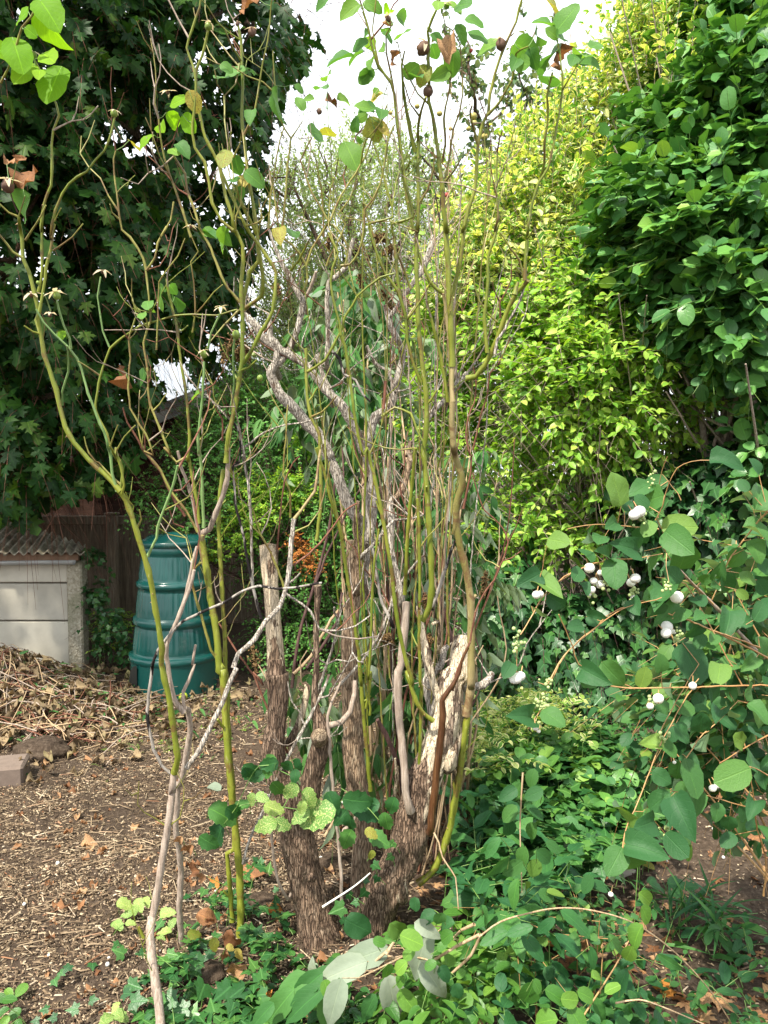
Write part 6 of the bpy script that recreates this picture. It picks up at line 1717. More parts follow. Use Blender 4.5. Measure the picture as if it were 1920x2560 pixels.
for mt, tr in LEAVES.items():
    for (cx, cy, L_) in px(tr):
        best = None
        for pl in (ROSE, ROSEL, ROSEF):
            X_, Y_, D_ = project(allp[pl.name])
            d2 = np.hypot(X_ - cx, Y_ - cy) + (25 if cx > 500 and pl is ROSEF else 0)
            i = int(np.argmin(d2))
            if best is None or d2[i] < best[0]: best = (d2[i], pl, allp[pl.name][i])
        dist, pl, q = best
        Yl = q[1] + r.normal(0, .03)
        c = P(cx, cy, Yl)
        size = L_ * Yl / FPX * 1.25
        dir2 = c - q
        if np.linalg.norm(dir2) < size * .3: dir2 = np.array([r.normal(), 0, -1.])
        D = nrm(nrm(dir2) * 1.0 + r.normal(0, .25, 3) + [0, 0, -.45])
        N = nrm(np.array([r.normal(0, .35), -1.0, r.normal(.35, .35)]))
        if r.random() < .25: N = nrm(np.array([r.normal(0, 1), -.5, .8]))
        N = nrm(N - D * np.dot(N, D)); S = np.cross(D, N)
        base = c - D * size * .48
        tm = 'crumple' if mt == 'deadleaf' else 'rose'
        place("leaf", leaf_mesh(tm, int(r.integers(0, 3)), M[mt]), pl, base, S, D, N, size)
        gap = np.linalg.norm(base - q)
        if gap > .2:
            q = base + nrm(q - base) * .12
        tube(stalks[pl.name], [q, (q + base) / 2 + [0, 0, -.004], base, base + D * size * .1], [.0012, .001, .0008, .0006], 5, .03, cap=False)
for pl in (ROSE, ROSEL, ROSEF):
    stalks[pl.name].build("leaf_stalks", M['greenstem'], pl, kind="stuff")

# hips, green and withered, with their dry sepals
def hip(pl, c, rad, mt, sep, r, up=None):
    up = nrm(np.array([r.normal(0, .25), -.25, 1.])) if up is None else up
    b = Buf()
    ball(b, c, rad, seg=14, rows=10, sc=(1, 1, 1.12), axis=up, wob=.0 if mt == 'hipgreen' else .25, seed=int(rad * 1e5))
    h = b.build("hip", M[mt], pl)
    if sep:
        b = Buf(); n = 5
        a0 = r.uniform(0, 6)
        X_ = nrm(np.cross(up, [.2, .9, .1])); Y_ = np.cross(X_, up)
        top = c + up * rad * 1.0
        pos, D, N, S = [], [], [], []
        for k in range(n):
            a = a0 + k * 6.283 / n
            o = X_ * math.cos(a) + Y_ * math.sin(a)
            pos.append(top); D.append(o + up * r.uniform(-.5, .35)); N.append(up + o * .2); S.append(rad * r.uniform(1.8, 2.8) * sep)
        realize(b, 'lance', np.array(pos), np.array(D), np.array(N), np.array(S) , 0, r)
        b.build("sepals", M['sepal'], h)
HIPS = [(ROSEF, "L1 232,382,22", 'hipgreen', 1), (ROSEF, "L1 788,785,24", 'hipgreen', 1), (ROSEF, "L1 55,1285,42", 'hipbrown', 1), (ROSEL, "L1 1440,183,25", 'hipgreen', 1), (ROSEF, "L2 218,492,16", 'hipbrown', 2.2), (ROSEF, "L2 392,495,27", 'hipgreen', 1.6),
        (ROSEF, "L2 345,630,14", 'hipbrown', 1.8), (ROSEL, "L2 712,332,13", 'hipbrown', 2.4), (ROSEL, "L2 1525,590,18", 'hipgreen', 1.6), (ROSEL, "L2 1410,900,24", 'hipgreen', 1.2), (ROSEL, "K3 305,765,28", 'hipgreen', 0), (ROSE, "K3 470,1065,21", 'hipgreen', 0), (ROSE, "K3 425,905,14", 'hipgreen', .8),
        (ROSE, "K2 435,335,42", 'hipbrown', .8), (ROSE, "K2 470,632,33", 'hipbrown', .5), (ROSE, "K2 975,308,36", 'hipbrown', .7), (ROSE, "K2 600,40,20", 'hipgreen', 1), (ROSE, "K2 768,350,12", 'hipred', .8), (ROSE, "K1 880,770,18", 'hipbrown', .6), (ROSEL, "K1 415,222,26", 'hipbrown', .8), (ROSEL, "K1 315,165,14", 'hipbrown', .7),
        (ROSE, "K2 600,1350,16", 'hipred', 0), (ROSEL, "L1 1160,640,12", 'hipbrown', 2.2), (ROSEL, "L2 960,640,12", 'hipbrown', 1.6), (ROSE, "K2 195,130,18", 'hipbrown', 1.2), (ROSEF, "L2 262,405,12", 'hipgreen', 0), (ROSEL, "L2 1320,20,10", 'hipbrown', 2.0)]
for pl, tr, mt, sep in HIPS:
    q = px(tr)[0]
    X_, Y_, D_ = project(allp[pl.name])
    i = int(np.argmin(np.hypot(X_ - q[0], Y_ - q[1])))
    Yl = allp[pl.name][i][1]
    hip(pl, P(q[0], q[1], Yl), q[2] * Yl / FPX, mt, sep, r)

# ------------------------------------------------------------------ living buddleia behind the trunks
def buddleia():
    rng = np.random.default_rng(140)
    t = thing("buddleia_bush", (.05, 3.5, 0), "leafy buddleia with long drooping grey green leaves behind the bare trunks", "shrub")
    bl = []
    for (x, y, Y, r) in ((740, 700, 3.6, .13), (800, 660, 3.6, .12), (850, 740, 3.6, .14), (690, 760, 3.6, .10), (660, 860, 3.5, .12), (760, 830, 3.5, .14), (830, 880, 3.6, .13), (780, 960, 3.5, .13), (850, 1010, 3.6, .12), (730, 640, 3.7, .1),
                         (960, 1060, 3.5, .10), (1010, 1020, 3.5, .10), (880, 1180, 3.4, .12), (960, 1230, 3.3, .14), (1010, 1290, 3.4, .10), (850, 1300, 3.2, .12), (900, 1400, 3.2, .14), (830, 1420, 3.15, .12), (960, 1400, 3.3, .12), (850, 1530, 3.1, .12), (920, 1520, 3.2, .10), (650, 1470, 3.1, .09), (690, 1530, 3.1, .10), (740, 1480, 3.15, .1), (720, 1620, 3.0, .08), (590, 1500, 3.1, .05), (1060, 1250, 3.4, .07), (760, 1380, 3.3, .08)):
        bl.append((PV(x, y, Y), np.array([r, r, r * 1.3]) * 1.15, 1.))
    C = np.array([q[0] for q in bl])
    b = Buf()
    for c in C:
        s = np.array([rng.normal(.1, .15), 3.35 + rng.normal(0, .08), 0.])
        m_ = (s + c) / 2 + rng.normal(0, .05, 3)
        tube(b, [s, m_, c, c + [rng.normal(0, .03), 0, .12]], [.007, .0055, .0035, .002], 6, .06, wob=.001)
    b.build("stems", M['tan'], t, kind="stuff")
    anc, out = blob_anchors(rng, bl, 330, .25, seed=51)
    st = Buf()
    p, D, N, S = sprays(rng, anc, out, .20, 6, .118, droop=.5, up=.2, spread=48, opp=True, face_up=.6, face_out=.3, jit=.6, hang=1.1, stems=st, stem_r=.0018)
    st.build("shoots", M['greenstem'], t, kind="stuff")
    k = rng.random(len(p)) < .12
    foliage(t, 'lance', 'lance', p[~k], D[~k], N[~k], S[~k], M['budd'], rng, 250)
    foliage(t, 'lance', 'lance', p[k], D[k], N[k], S[k], M['silver'], rng, 50, "silvery_leaves")
    # dry flower heads
    for tr, L_ in (("K3 1165,395", 60), ("K3 1350,530", 80), ("K3 1290,95", 50), ("K3 590,450", 60), ("K3 250,850", 120), ("K3 350,840", 110), ("K3 320,900", 60), ("K6 860,945", 90), ("K5 430,1450", 110), ("K5 1340,1310", 70), ("K6 180,1330", 60), ("K3 950,120", 60), ("K4 200,180", 60), ("K4 140,95", 50), ("K6 450,1060", 60), ("K6 480,1330", 50), ("K3 1370,190", 70)):
        q = px(tr)[0]
        Yq = 2.9 if tr[:2] != 'K6' else 2.8
        c = P(q[0], q[1], Yq)
        b = Buf(); ln = L_ * .36166 * Yq / FPX
        d = nrm(np.array([rng.normal(0, .6), rng.normal(0, .3), rng.normal(-.2, .8)]))
        tube(b, [c - d * ln, c, c + d * ln + [0, 0, -ln * .3]], [.002, .0016, .001], 5, .02, mat=0)
        for i in range(150):
            u = rng.uniform(-1, 1)
            o = c + d * ln * u + rng.normal(0, ln * .22 * (1.1 - abs(u)), 3)
            a_ = rng.normal(0, .004, (3, 3))
            b.add(np.vstack([o + a_, o - a_.mean(0)]), [np.array([[0, 1, 2], [0, 2, 3], [1, 2, 3]])], None, 0)
        h = b.build("dry_flower_head", M['brownflower'], t)
buddleia()

# ------------------------------------------------------------------ snowberry in front at the right
SNOW = thing("snowberry_bush", (1.25, 1.75, 0), "snowberry bush with arching orange brown twigs, round leaves and white berries", "shrub")
SST = [("L5 1700,1500 1659,1470 1560,1380 1480,1300 1400,1210 1280,1080 1150,950 1030,830", 7, 1.95, 1.75), ("L5 120,1060 170,970 250,890 400,820 560,780 770,760 930,730", 2.2, 1.55, 1.62), ("L5 1480,1640 1090,940 1000,990 820,1050 640,1110 540,1165 480,1230 400,1290 280,1400 190,1540 130,1640", 2.2, 1.7, 1.5),
       ("L5 1659,1640 680,1659 560,1605 500,1570 350,1490 310,1370 260,1260 215,1150", 2.6, 1.6, 1.5), ("L5 1600,1380 1500,1340 1300,1270 1180,1220 1090,1180", 3.2, 1.8, 1.65), ("L5 880,500 930,400 950,320 975,250 1030,140 1130,95 1260,85", 1.8, 1.65, 1.55), ("L5 80,940 95,840 110,760 130,680", 1.4, 1.55, 1.52),
       ("L5 900,560 720,545 520,530 400,535 275,560", 2.0, 1.62, 1.52), ("L5 1659,440 1600,500 1520,600 1380,790 1340,900 1270,1050", 3.0, 1.6, 1.7), ("L5 1280,1080 960,740 945,600 890,490 900,480", 2.2, 1.75, 1.62), ("L5 960,730 955,820 975,925", 1.4, 1.62, 1.58), ("L5 525,790 520,700 515,640 560,560", 1.2, 1.58, 1.6),
       ("L5 905,270 930,150 965,60", 1.4, 1.7, 1.66), ("L5 1060,360 1000,270 930,180", 1.4, 1.66, 1.66), ("D 590,1360 700,1180 840,1080 960,1040 1110,1025", 2.0, 1.5, 1.6), ("D 570,1520 575,1430 575,1360", 1.2, 1.5, 1.5), ("D 720,1550 780,1450 900,1340 1030,1250 1200,1200", 2.2, 1.5, 1.6), ("D 1659,1460 1500,1380 1310,1295 1230,1270", 3.4, 1.8, 1.65),
       ("F 620,280 670,210 690,140 760,0", 2.0, 1.5, 1.52), ("F 1030,800 1050,700 1100,590 1190,360 1290,170 1340,100", 2.4, 1.55, 1.7), ("F 1659,640 1500,600 1380,565 1270,555 1240,545", 2.0, 1.8, 1.7), ("F 1290,440 1330,370 1380,300 1440,250 1530,160", 2.2, 1.7, 1.75), ("F 1659,310 1560,360 1450,430", 2.4, 1.6, 1.55),
       ("F 1640,1000 1650,850 1610,700 1600,600 1580,470", 3.0, 1.9, 1.75), ("F 1659,480 1600,450 1560,440", 2.2, 1.6, 1.55), ("F 1190,300 1240,200 1300,100 1360,0", 2.0, 1.75, 1.8), ("F 1080,110 1000,70 930,45 840,0", 2.2, 1.62, 1.55), ("F 1260,640 1250,700 1220,740", 1.4, 1.6, 1.6)]
sp_ = []
for k, (tr, r_, Ya, Yb) in enumerate(SST):
    pts, rr = traced(tr, Ya, Yb, r_ * .75, r_ * .5)
    b = Buf(); s_, _ = tube(b, pts, rr, 8, .015, wob=.0005, knots=.25, knot_gap=.05, seed=k)
    b.build("stem", M['snowstem'] if r_ < 5 else M['greysmooth'], SNOW)
    sp_.append(s_)
for k in range(9):
    rr = np.random.default_rng(900 + k)
    x1, y1 = rr.uniform(1400, 1680), rr.uniform(1250, 1750)
    Yk = rr.uniform(1.8, 2.2)
    top = PV(x1, y1, Yk); base = np.array([1.25 + rr.normal(0, .12), 2.0 + rr.normal(0, .1), 0])
    b = Buf(); tube(b, [base, (base + top) / 2 + [rr.normal(0, .05), 0, .12], top], [.004, .003, .0015], 7, .04, knots=.2, knot_gap=.05, seed=k); b.build("stem", M['snowstem'], SNOW)
SL = ("L5 205,640,165 620,290,225 790,270,165 860,350,230 890,240,145 790,370,115 695,400,85 650,450,95 835,550,135 1040,540,215 1020,630,245 1080,770,265 860,820,245 600,520,145 780,610,135 430,600,135 400,730,155 345,870,135 400,960,95 600,860,210 930,990,205 890,1120,190 1010,1130,205 725,1080,140 60,1120,190 200,1060,155 "
      "120,930,190 30,900,175 340,1230,120 470,1180,135 430,1560,190 580,1560,195 1360,80,190 1610,330,205 1590,560,185 1580,130,115 1490,260,95 1580,700,155 1440,760,145 1380,930,145 1320,870,120 1160,1260,135 1190,1330,115 1290,1310,110 1220,910,95 1440,870,120 1130,1480,280 920,1500,130 1390,1490,145 1480,1010,85 1600,1130,155 "
      "1400,1180,205 1620,1370,140 1550,1480,120 1300,930,120 1180,1050,140 720,690,190 560,730,160 500,620,150 870,1010,150 1010,880,150 1520,900,120 1620,960,130 1640,820,120 1200,1150,120 1420,1300,150 1500,1200,120 "
      "F 1035,650,150 1110,790,150 1035,880,190 1260,780,130 1280,640,160 1510,480,160 1590,410,130 1370,260,110 1425,130,110 1330,490,160 1230,365,80 1160,340,95 1290,300,100 1300,190,85 1200,180,90 1580,570,90 1600,610,90 1490,760,80 1490,690,85 1390,330,130 1270,460,100 1600,290,100 1000,850,130 1150,690,130 1190,590,110 "
      "620,225,120 730,230,110 700,90,70 890,60,120 1340,600,110 1200,490,90 1440,640,80 1550,640,90 1450,30,120 1580,120,100 1250,100,110 1120,60,90 1500,200,100 1450,200,90 1620,200,100 1540,330,100 1320,420,90 1100,640,100 540,20,80 600,70,60")
r = np.random.default_rng(141)
allst = np.vstack(sp_)
b = Buf()
for (cx, cy, L_) in px(SL):
    X_, Y_, _d = project(allst)
    i = int(np.argmin(np.hypot(X_ - cx, Y_ - cy)))
    q = allst[i]; Yl = q[1] + r.normal(-.01, .025)
    c = P(cx, cy, Yl); size = L_ * Yl / FPX * 1.12
    dd = c - q
    if np.linalg.norm(dd) < size * .3: dd = r.normal(size=3)
    D = nrm(nrm(dd) + r.normal(0, .25, 3) + [0, 0, -.25])
    N = nrm(np.array([r.normal(0, .35), -1.0, r.normal(.6, .35)])); N = nrm(N - D * np.dot(N, D)); S = np.cross(D, N)
    base = c - D * size * .48
    place("leaf", leaf_mesh('round' if r.random() < .6 else 'broad', int(r.integers(0, 3)), M['snow']), SNOW, base, S, D, N, size)
    g_ = np.linalg.norm(base - q)
    if g_ > .08: q = base + nrm(q - base) * .05
    tube(b, [q, (q + base) / 2, base], [.001, .0009, .0007], 5, .03, cap=False)
b.build("leaf_stalks", M['snowstem'], SNOW, kind="stuff")
rngs = np.random.default_rng(142)
bl = [(PV(x, y, Y), np.array([q_, q_, q_]), 1.) for x, y, Y, q_ in ((1620, 1330, 2.1, .13), (1540, 1450, 2.1, .13), (1630, 1500, 2.0, .14), (1480, 1560, 2.2, .12), (1580, 1620, 2.1, .13), (1430, 1500, 2.25, .1), (1640, 1700, 2.0, .10), (1500, 1680, 2.15, .09), (1640, 1180, 2.1, .1), (1380, 1640, 2.2, .07), (1560, 1300, 2.2, .1))]
anc, out = blob_anchors(rngs, bl, 190, .2, seed=52)
st = Buf()
p, D, N, S = sprays(rngs, anc, out, .16, 6, .058, droop=.3, spread=60, opp=True, face_up=.8, face_out=.2, jit=.4, stems=st, stem_r=.0012)
st.build("shoots", M['snowstem'], SNOW, kind="stuff")
foliage(SNOW, 'round', 'broad', p, D, N, S, M['snow'], rngs, 130)
BER = ("L5 425,830,38 535,865,28 500,862,22 455,920,28 500,943,32 443,980,26 420,1006,21 742,902,37 712,930,32 770,440,44 735,462,40 728,1035,20 1030,1032,46 960,1235,42 955,1278,38 1006,1271,18 58,1015,30 85,1010,26 1140,1640,27 F 545,45,21 572,62,26 590,52,22 560,70,18 1185,150,24 1150,182,16 1333,95,18 1420,537,17 1440,524,15 655,275,14 640,266,10 668,290,9 980,995,12 1255,425,8")
for (cx, cy, rad) in px(BER):
    X_, Y_, _d = project(allst); i = int(np.argmin(np.hypot(X_ - cx, Y_ - cy)))
    Yl = allst[i][1] - .015 + r.normal(0, .006)
    c = P(cx, cy, Yl); rm = rad * Yl / FPX
    bb = Buf(); ax = nrm([r.normal(0, .5), r.normal(-.6, .3), -1])
    ball(bb, c, rm, seg=16, rows=10, sc=(1, 1, .92), axis=ax, wob=.03, seed=int(cx))
    o = bb.build("berry", M['berry'], SNOW)
    bb = Buf(); ball(bb, c + ax * rm * .92, rm * .13, seg=6, rows=4); bb.build("berry_tip", M['brownflower'], o)
    # short stalk to the twig
    q = c - ax * (rm + .012)
    bb = Buf(); tube(bb, [c - ax * rm * .8, q], [.0012, .001], 5); bb.build("berry_stalk", M['snowstem'], o)
for tr in ("L5 770,490 440,1015 545,945 1045,1285 1035,1325 970,960 740,990 720,1010 845,215", "F 660,185 690,180 680,165 665,260 1160,165 1205,316 1230,720", "K6 1085,1310 1085,1345 1290,1600", "L5 800,470 755,480"):
    for (cx, cy) in px(tr):
        X_, Y_, _d = project(allst); i = int(np.argmin(np.hypot(X_ - cx, Y_ - cy)))
        bb = Buf(); c = P(cx, cy, allst[i][1] - .01)
        for k in range(9):
            ball(bb, c + r.normal(0, .005, 3) * [1, 1, 1.5], r.uniform(.002, .0042), seg=7, rows=5)
        bb.build("bud_cluster", M['budgreen'], SNOW)

# ------------------------------------------------------------------ plants on the ground
def on_ground(t, tmpl, mat, txt, h=.08, seed=0, face=.55, droop=-.1, stalk=None, name="leaf", scale=1.0):
    """traced leaves h metres above the soil, each with its stalk to the ground"""
    r = np.random.default_rng(seed)
    b = Buf()
    for (cx, cy, L_) in px(txt):
        hh = h * r.uniform(.6, 1.4)
        c = G(cx, cy, hh); Yl = c[1]
        size = L_ * Yl / FPX * .95 * scale
        a = r.uniform(0, 6.283)
        D = nrm(np.array([math.cos(a), -abs(math.sin(a)) * .6, r.normal(droop, .25)]))
        N = nrm(np.array([r.normal(0, .3), -face + r.normal(0, .2), 1.])); N = nrm(N - D * np.dot(N, D)); S = np.cross(D, N)
        base = c - D * size * .45
        place(name, leaf_mesh(tmpl, int(r.integers(0, len(T[tmpl]))), mat), t, base, S, D, N, size)
        if stalk is not None:
            g0 = base + [r.normal(0, .03), r.uniform(.01, .05), -base[2]]
            tube(b, [g0, (g0 + base) / 2 + [0, 0, .01], base], [.0015, .0012, .0009], 5, .03, cap=False)
    if b.n: b.build("stalks", stalk, t, kind="stuff")

def field(rng, poly, n):
    """n random picture points inside a polygon given in picture units"""
    P_ = np.array(poly, float) * VS
    lo, hi = P_.min(0), P_.max(0)
    out = []
    while len(out) < n:
        q = lo + (hi - lo) * rng.random((n * 2, 2))
        ins = np.zeros(len(q), bool)
        j = len(P_) - 1
        for i in range(len(P_)):
            c = ((P_[i, 1] > q[:, 1]) != (P_[j, 1] > q[:, 1])) & (q[:, 0] < (P_[j, 0] - P_[i, 0]) * (q[:, 1] - P_[i, 1]) / (P_[j, 1] - P_[i, 1] + 1e-9) + P_[i, 0])
            ins ^= c; j = i
        out += list(q[ins])
    return np.array(out[:n])

def cover(name, label, cat, poly, n, nleaf, L_, tmpl, mat, size, h, seed, spread=60, opp=False, droop=.3, up=.5, n_ind=80, stem='greenstem', group=None, hang=0.0, face_out=.0, lite=None):
    rng = np.random.default_rng(seed)
    q = field(rng, poly, n)
    hh = h[0] + (h[1] - h[0]) * rng.random(n)
    anc = np.array([G(a[0], a[1], z) for a, z in zip(q, hh)])
    anc[:, 2] = hh + gz(anc[:, 0], anc[:, 1]) * .8
    a = rng.uniform(0, 6.283, n)
    out = nrm(np.stack([np.cos(a), np.sin(a), np.full(n, up)], 1))
    c = anc.mean(0)
    t = thing(name, (c[0], c[1], 0), label, cat, group)
    st = Buf()
    p, D, N, S = sprays(rng, anc, out, L_, nleaf, size, droop=droop, spread=spread, opp=opp, face_up=1.0, face_out=face_out, jit=.35, hang=hang, stems=st, stem_r=.0014, dirjit=.3)
    # stalks down to the soil
    for i in range(0, n, 2):
        g0 = anc[i] - out[i] * L_ * .35
        tube(st, [[g0[0] + rng.normal(0, .02), g0[1] + rng.normal(0, .02), -.02], g0], [.0018, .0013], 4, .5, cap=False)
    st.build("stems", M[stem], t, kind="stuff")
    foliage(t, tmpl, lite or tmpl, p, D, N, S, mat, rng, n_ind)
    return t

cover("ivy_clippings", "heap of cut dark ivy lying right of the peeling trunk", "ivy", [(1040, 1680), (1120, 1600), (1250, 1590), (1360, 1650), (1430, 1760), (1380, 1830), (1240, 1860), (1100, 1850), (1030, 1760)], 380, 6, .16, 'ivy', M['ivy'], .075, (.02, .26), 201, 65, stem='greenstem', lite='ivy')
cover("evergreen_clippings", "heap of cut yellowish privet twigs against the dark ivy", "cut twigs", [(1015, 1500), (1090, 1480), (1160, 1500), (1260, 1560), (1290, 1640), (1150, 1660), (1050, 1700), (1000, 1620)], 260, 10, .18, 'oval', M['gold'], .042, (.05, .36), 202, 55, True, lite='ell')
cover("mixed_cuttings", "loose green cuttings spread over the bare soil right of the ivy clippings", "cut twigs", [(1150, 1560), (1300, 1530), (1420, 1560), (1480, 1640), (1440, 1700), (1330, 1640), (1200, 1620)], 90, 7, .14, 'bramble', M['bramble'], .045, (.02, .12), 203, 60)
cover("glossy_cuttings", "shiny broad leaved cuttings tucked between the ivy clippings and the soil", "cut twigs", [(1080, 1620), (1260, 1620), (1380, 1700), (1400, 1790), (1250, 1800), (1080, 1760)], 120, 7, .17, 'broad', M['broad'], .075, (.04, .28), 204, 55)
cover("pea_plant", "sprawling everlasting pea with blue green leaves right of the stump", "plant", [(1010, 1720), (1100, 1700), (1180, 1800), (1240, 1900), (1200, 2000), (1080, 1960), (1000, 1900), (980, 1700)], 62, 5, .22, 'pea', M['pea'], .115, (.06, .38), 205, 45)
cover("pea_plant", "thin everlasting pea trailing low across the soil at the lower right", "plant", [(1240, 1930), (1380, 1900), (1480, 1980), (1620, 1950), (1659, 2050), (1560, 2120), (1400, 2070), (1260, 2050)], 16, 5, .2, 'pea', M['pea'], .08, (.02, .14), 206, 45)
cover("honeysuckle", "low bright green honeysuckle with paired leaves at the bottom centre", "plant", [(860, 2000), (1000, 1960), (1080, 2010), (1120, 2100), (1060, 2230), (880, 2230), (820, 2120)], 46, 8, .22, 'oval', M['honey'], .06, (.03, .26), 207, 55, True)
cover("honeysuckle", "low honeysuckle shoots with yellow green leaves at the bottom edge right of centre", "plant", [(1100, 2060), (1250, 2040), (1360, 2080), (1420, 2230), (1080, 2230)], 26, 8, .22, 'broad', M['pea'], .058, (.02, .2), 208, 55, True)
cover("young_snowberry", "young snowberry shoots with round leaves on the soil below the main bush", "plant", [(1080, 1850), (1250, 1880), (1330, 1960), (1300, 2060), (1120, 2060), (1040, 1980)], 30, 8, .22, 'round', M['snow'], .044, (.04, .34), 209, 60, True, stem='snowstem')
cover("seedling_patch", "scattered low green seedlings on the bare soil at the far lower right", "weeds", [(1380, 2080), (1659, 2060), (1680, 2230), (1380, 2230)], 22, 6, .10, 'oval', M['bramble'], .03, (.01, .07), 210, 60)
cover("seedling_patch", "small weeds growing against the foot of the fence beside the bin", "weeds", [(190, 1330), (290, 1310), (290, 1400), (200, 1400)], 80, 7, .14, 'oval', M['lime'], .04, (.02, .25), 211, 60, n_ind=0, lite='ell')
cover("seedling_patch", "green weeds along the top of the stalk heap below the concrete bunker", "weeds", [(0, 1350), (170, 1360), (170, 1400), (0, 1400)], 40, 7, .14, 'oval', M['bramble'], .04, (.12, .2), 212, 60, n_ind=0, lite='ell')
cover("ivy_patch", "dark ivy creeping round the foot of the front rose stem", "ivy", [(400, 2000), (560, 2010), (600, 2120), (560, 2230), (280, 2230), (330, 2120)], 62, 4, .13, 'ivy', M['ivy'], .052, (.01, .08), 213, 65)
cover("ivy_patch", "ivy and mixed leaves between the big trunk and the green rose cane", "ivy", [(440, 1900), (560, 1870), (620, 1960), (640, 2080), (540, 2060), (440, 2000)], 34, 4, .12, 'ivy', M['ivy'], .045, (.01, .1), 214, 65)
cover("grass_tuft", "few broad grass blades standing in the soil at the lower right", "grass", [(1420, 1950), (1540, 1930), (1560, 2000), (1430, 2010)], 14, 5, .18, 'blade', M['pea'], .16, (.04, .12), 215, 25, up=2.0, n_ind=40)
cover("moss_weed", "thin moss and tiny weeds spread on the bark mulch behind the front stem", "weeds", [(240, 1490), (560, 1500), (560, 1580), (300, 1640), (240, 1560)], 120, 8, .08, 'tiny', M['lime'], .014, (.0, .02), 216, 60, n_ind=0)
cover("holly_seedling", "dark glossy small leaves at the foot of the stump beside the silvery cutting", "plant", [(560, 2080), (780, 2080), (820, 2230), (560, 2230)], 42, 6, .14, 'oval', M['ivy'], .05, (.01, .09), 217, 60)

BR = thing("bramble", G(600, 2120), "bramble with mottled yellow green toothed leaves across the left trunk", "bramble")
MOT = "M1 540,220,300 290,280,150 180,285,180 230,170,160 350,50,160 480,90,160 420,220,160 80,110,120 150,90,110 430,160,110"
GRN = "M1 810,120,240 870,190,220 1010,260,160 960,380,180 740,380,180 1050,150,160 640,130,190 260,30,150 760,270,150 700,230,150 900,150,160 L4 320,650,140 60,700,140 200,640,160 130,720,120 400,640,110 380,720,110 E 960,650,150 940,740,140 1040,610,100 1160,440,120 1090,470,120 900,770,110 1010,640,110"
def air_leaves(t, tmpl, mat, txt, Yl, seed, face=(0, -1, .6), name="leaf", to=None, scale=1.0):
    r = np.random.default_rng(seed); b = Buf()
    for (cx, cy, L_) in px(txt):
        Yk = Yl + r.normal(0, .03); c = P(cx, cy, Yk); size = L_ * Yk / FPX * scale
        a = r.uniform(0, 6.28)
        D = nrm(np.array([math.cos(a), r.normal(0, .2), -abs(math.sin(a)) * .8 - .2]))
        N = nrm(np.array(face) + r.normal(0, .3, 3)); N = nrm(N - D * np.dot(N, D)); S = np.cross(D, N)
        base = c - D * size * .45
        place(name, leaf_mesh(tmpl, int(r.integers(0, len(T[tmpl]))), mat), t, base, S, D, N, size)
        e = base + [r.normal(0, .02), .03, -.05] if to is None else base + (np.array(to) - base) * .35
        tube(b, [base, (base + e) / 2, e], [.0009, .0012, .0014], 5, .03, cap=False)
    b.build("leaf_stalks", M['greenstem'], t, kind="stuff")
air_leaves(BR, 'bramble', M['mottled'], MOT, 2.30, 71)
air_leaves(BR, 'bramble', M['bramble'], GRN, 2.42, 72)
air_leaves(BR, 'bramble', M['yellow'], "M1 910,490,80 905,340,110", 2.4, 73)
b = Buf()
for k, tr in enumerate(("M1 0,150 120,120 300,160 470,180 640,150 800,60", "M1 250,300 300,160 360,30 L4 330,620", "M1 1000,300 900,180 810,100 700,30", "E 1250,480 1120,440 1020,620 960,700")):
    pts, rr = traced(tr, 2.4, 2.42, 1.4, 1.0); tube(b, pts, rr, 6, .03, seed=k, mat=0)
b.build("runners", M['greenstem'], BR)
B2 = thing("bramble", G(1150, 2330), "green toothed bramble leaves at ground level just right of the stump", "bramble")
on_ground(B2, 'bramble', M['bramble'], "M1 1560,800,210 1480,700,130 1600,680,130 F 330,1010,180 430,960,130 380,940,110 F 1270,950,110 1180,960,90 1320,960,80 1270,990,80", .14, 74, stalk=M['greenstem'])
B3 = thing("bramble", G(270, 2300), "small bramble seedlings with pale toothed leaves left of the front stem", "bramble")
on_ground(B3, 'bramble', M['mottled'], "M2 810,970,120 860,830,130 960,830,110 880,900,90 1010,810,90 900,960,80 1140,1020,110 1150,890,120 1190,960,90 830,1600,130 740,1620,130 800,1540,90 930,870,80 1110,1060,80", .07, 75, stalk=M['greenstem'], scale=1.05)
B4 = thing("weed_rosette", G(40, 2520), "rosette of rounded green leaves in the bottom left corner", "weed")
on_ground(B4, 'oval', M['honey'], "M2 60,1490,120 100,1590,120 10,1480,110 20,1580,110 150,1420,120 60,1440,90 30,1640,100 130,1660,90", .05, 76, stalk=M['greenstem'])
IV = thing("ivy_patch", G(340, 2500), "single dark ivy leaves with pale veins spread over the mulch at the lower left", "ivy")
on_ground(IV, 'ivy', M['ivy'], "M2 820,1160,110 640,1260,80 460,1280,85 380,1370,85 930,1400,130 960,1500,150 1190,1490,140 1250,1560,130 1390,1440,190 1540,1450,200 1480,1540,140 1350,1230,140 1340,1300,110 970,1170,80 1100,980,100 1190,1180,100 650,1490,80 500,1560,100 1640,1440,170 430,1310,70 300,1560,80 880,1450,100 1130,1500,110 1600,1560,140 1440,1190,90 360,1620,80 800,1120,80 240,1640,70", .05, 77, face=.75, stalk=M['darkstem'])
IT = thing("ivy", G(860, 2330), "few small ivy leaves climbing between the two thick trunks", "ivy")
air_leaves(IT, 'ivy', M['ivy'], "M1 945,570,75 940,665,65 880,670,55 850,760,85 790,820,65 670,870,125 1030,510,65 1050,420,65 720,950,60 760,780,70", 2.45, 78, scale=1.0)
air_leaves(IT, 'round', M['snow'], "M1 810,980,230 1090,1010,180", 2.3, 79, face=(0, -1, .3))
WI = thing("withered_plant", G(560, 2330), "withered brown and yellow leaves hanging round the foot of the green cane", "plant")
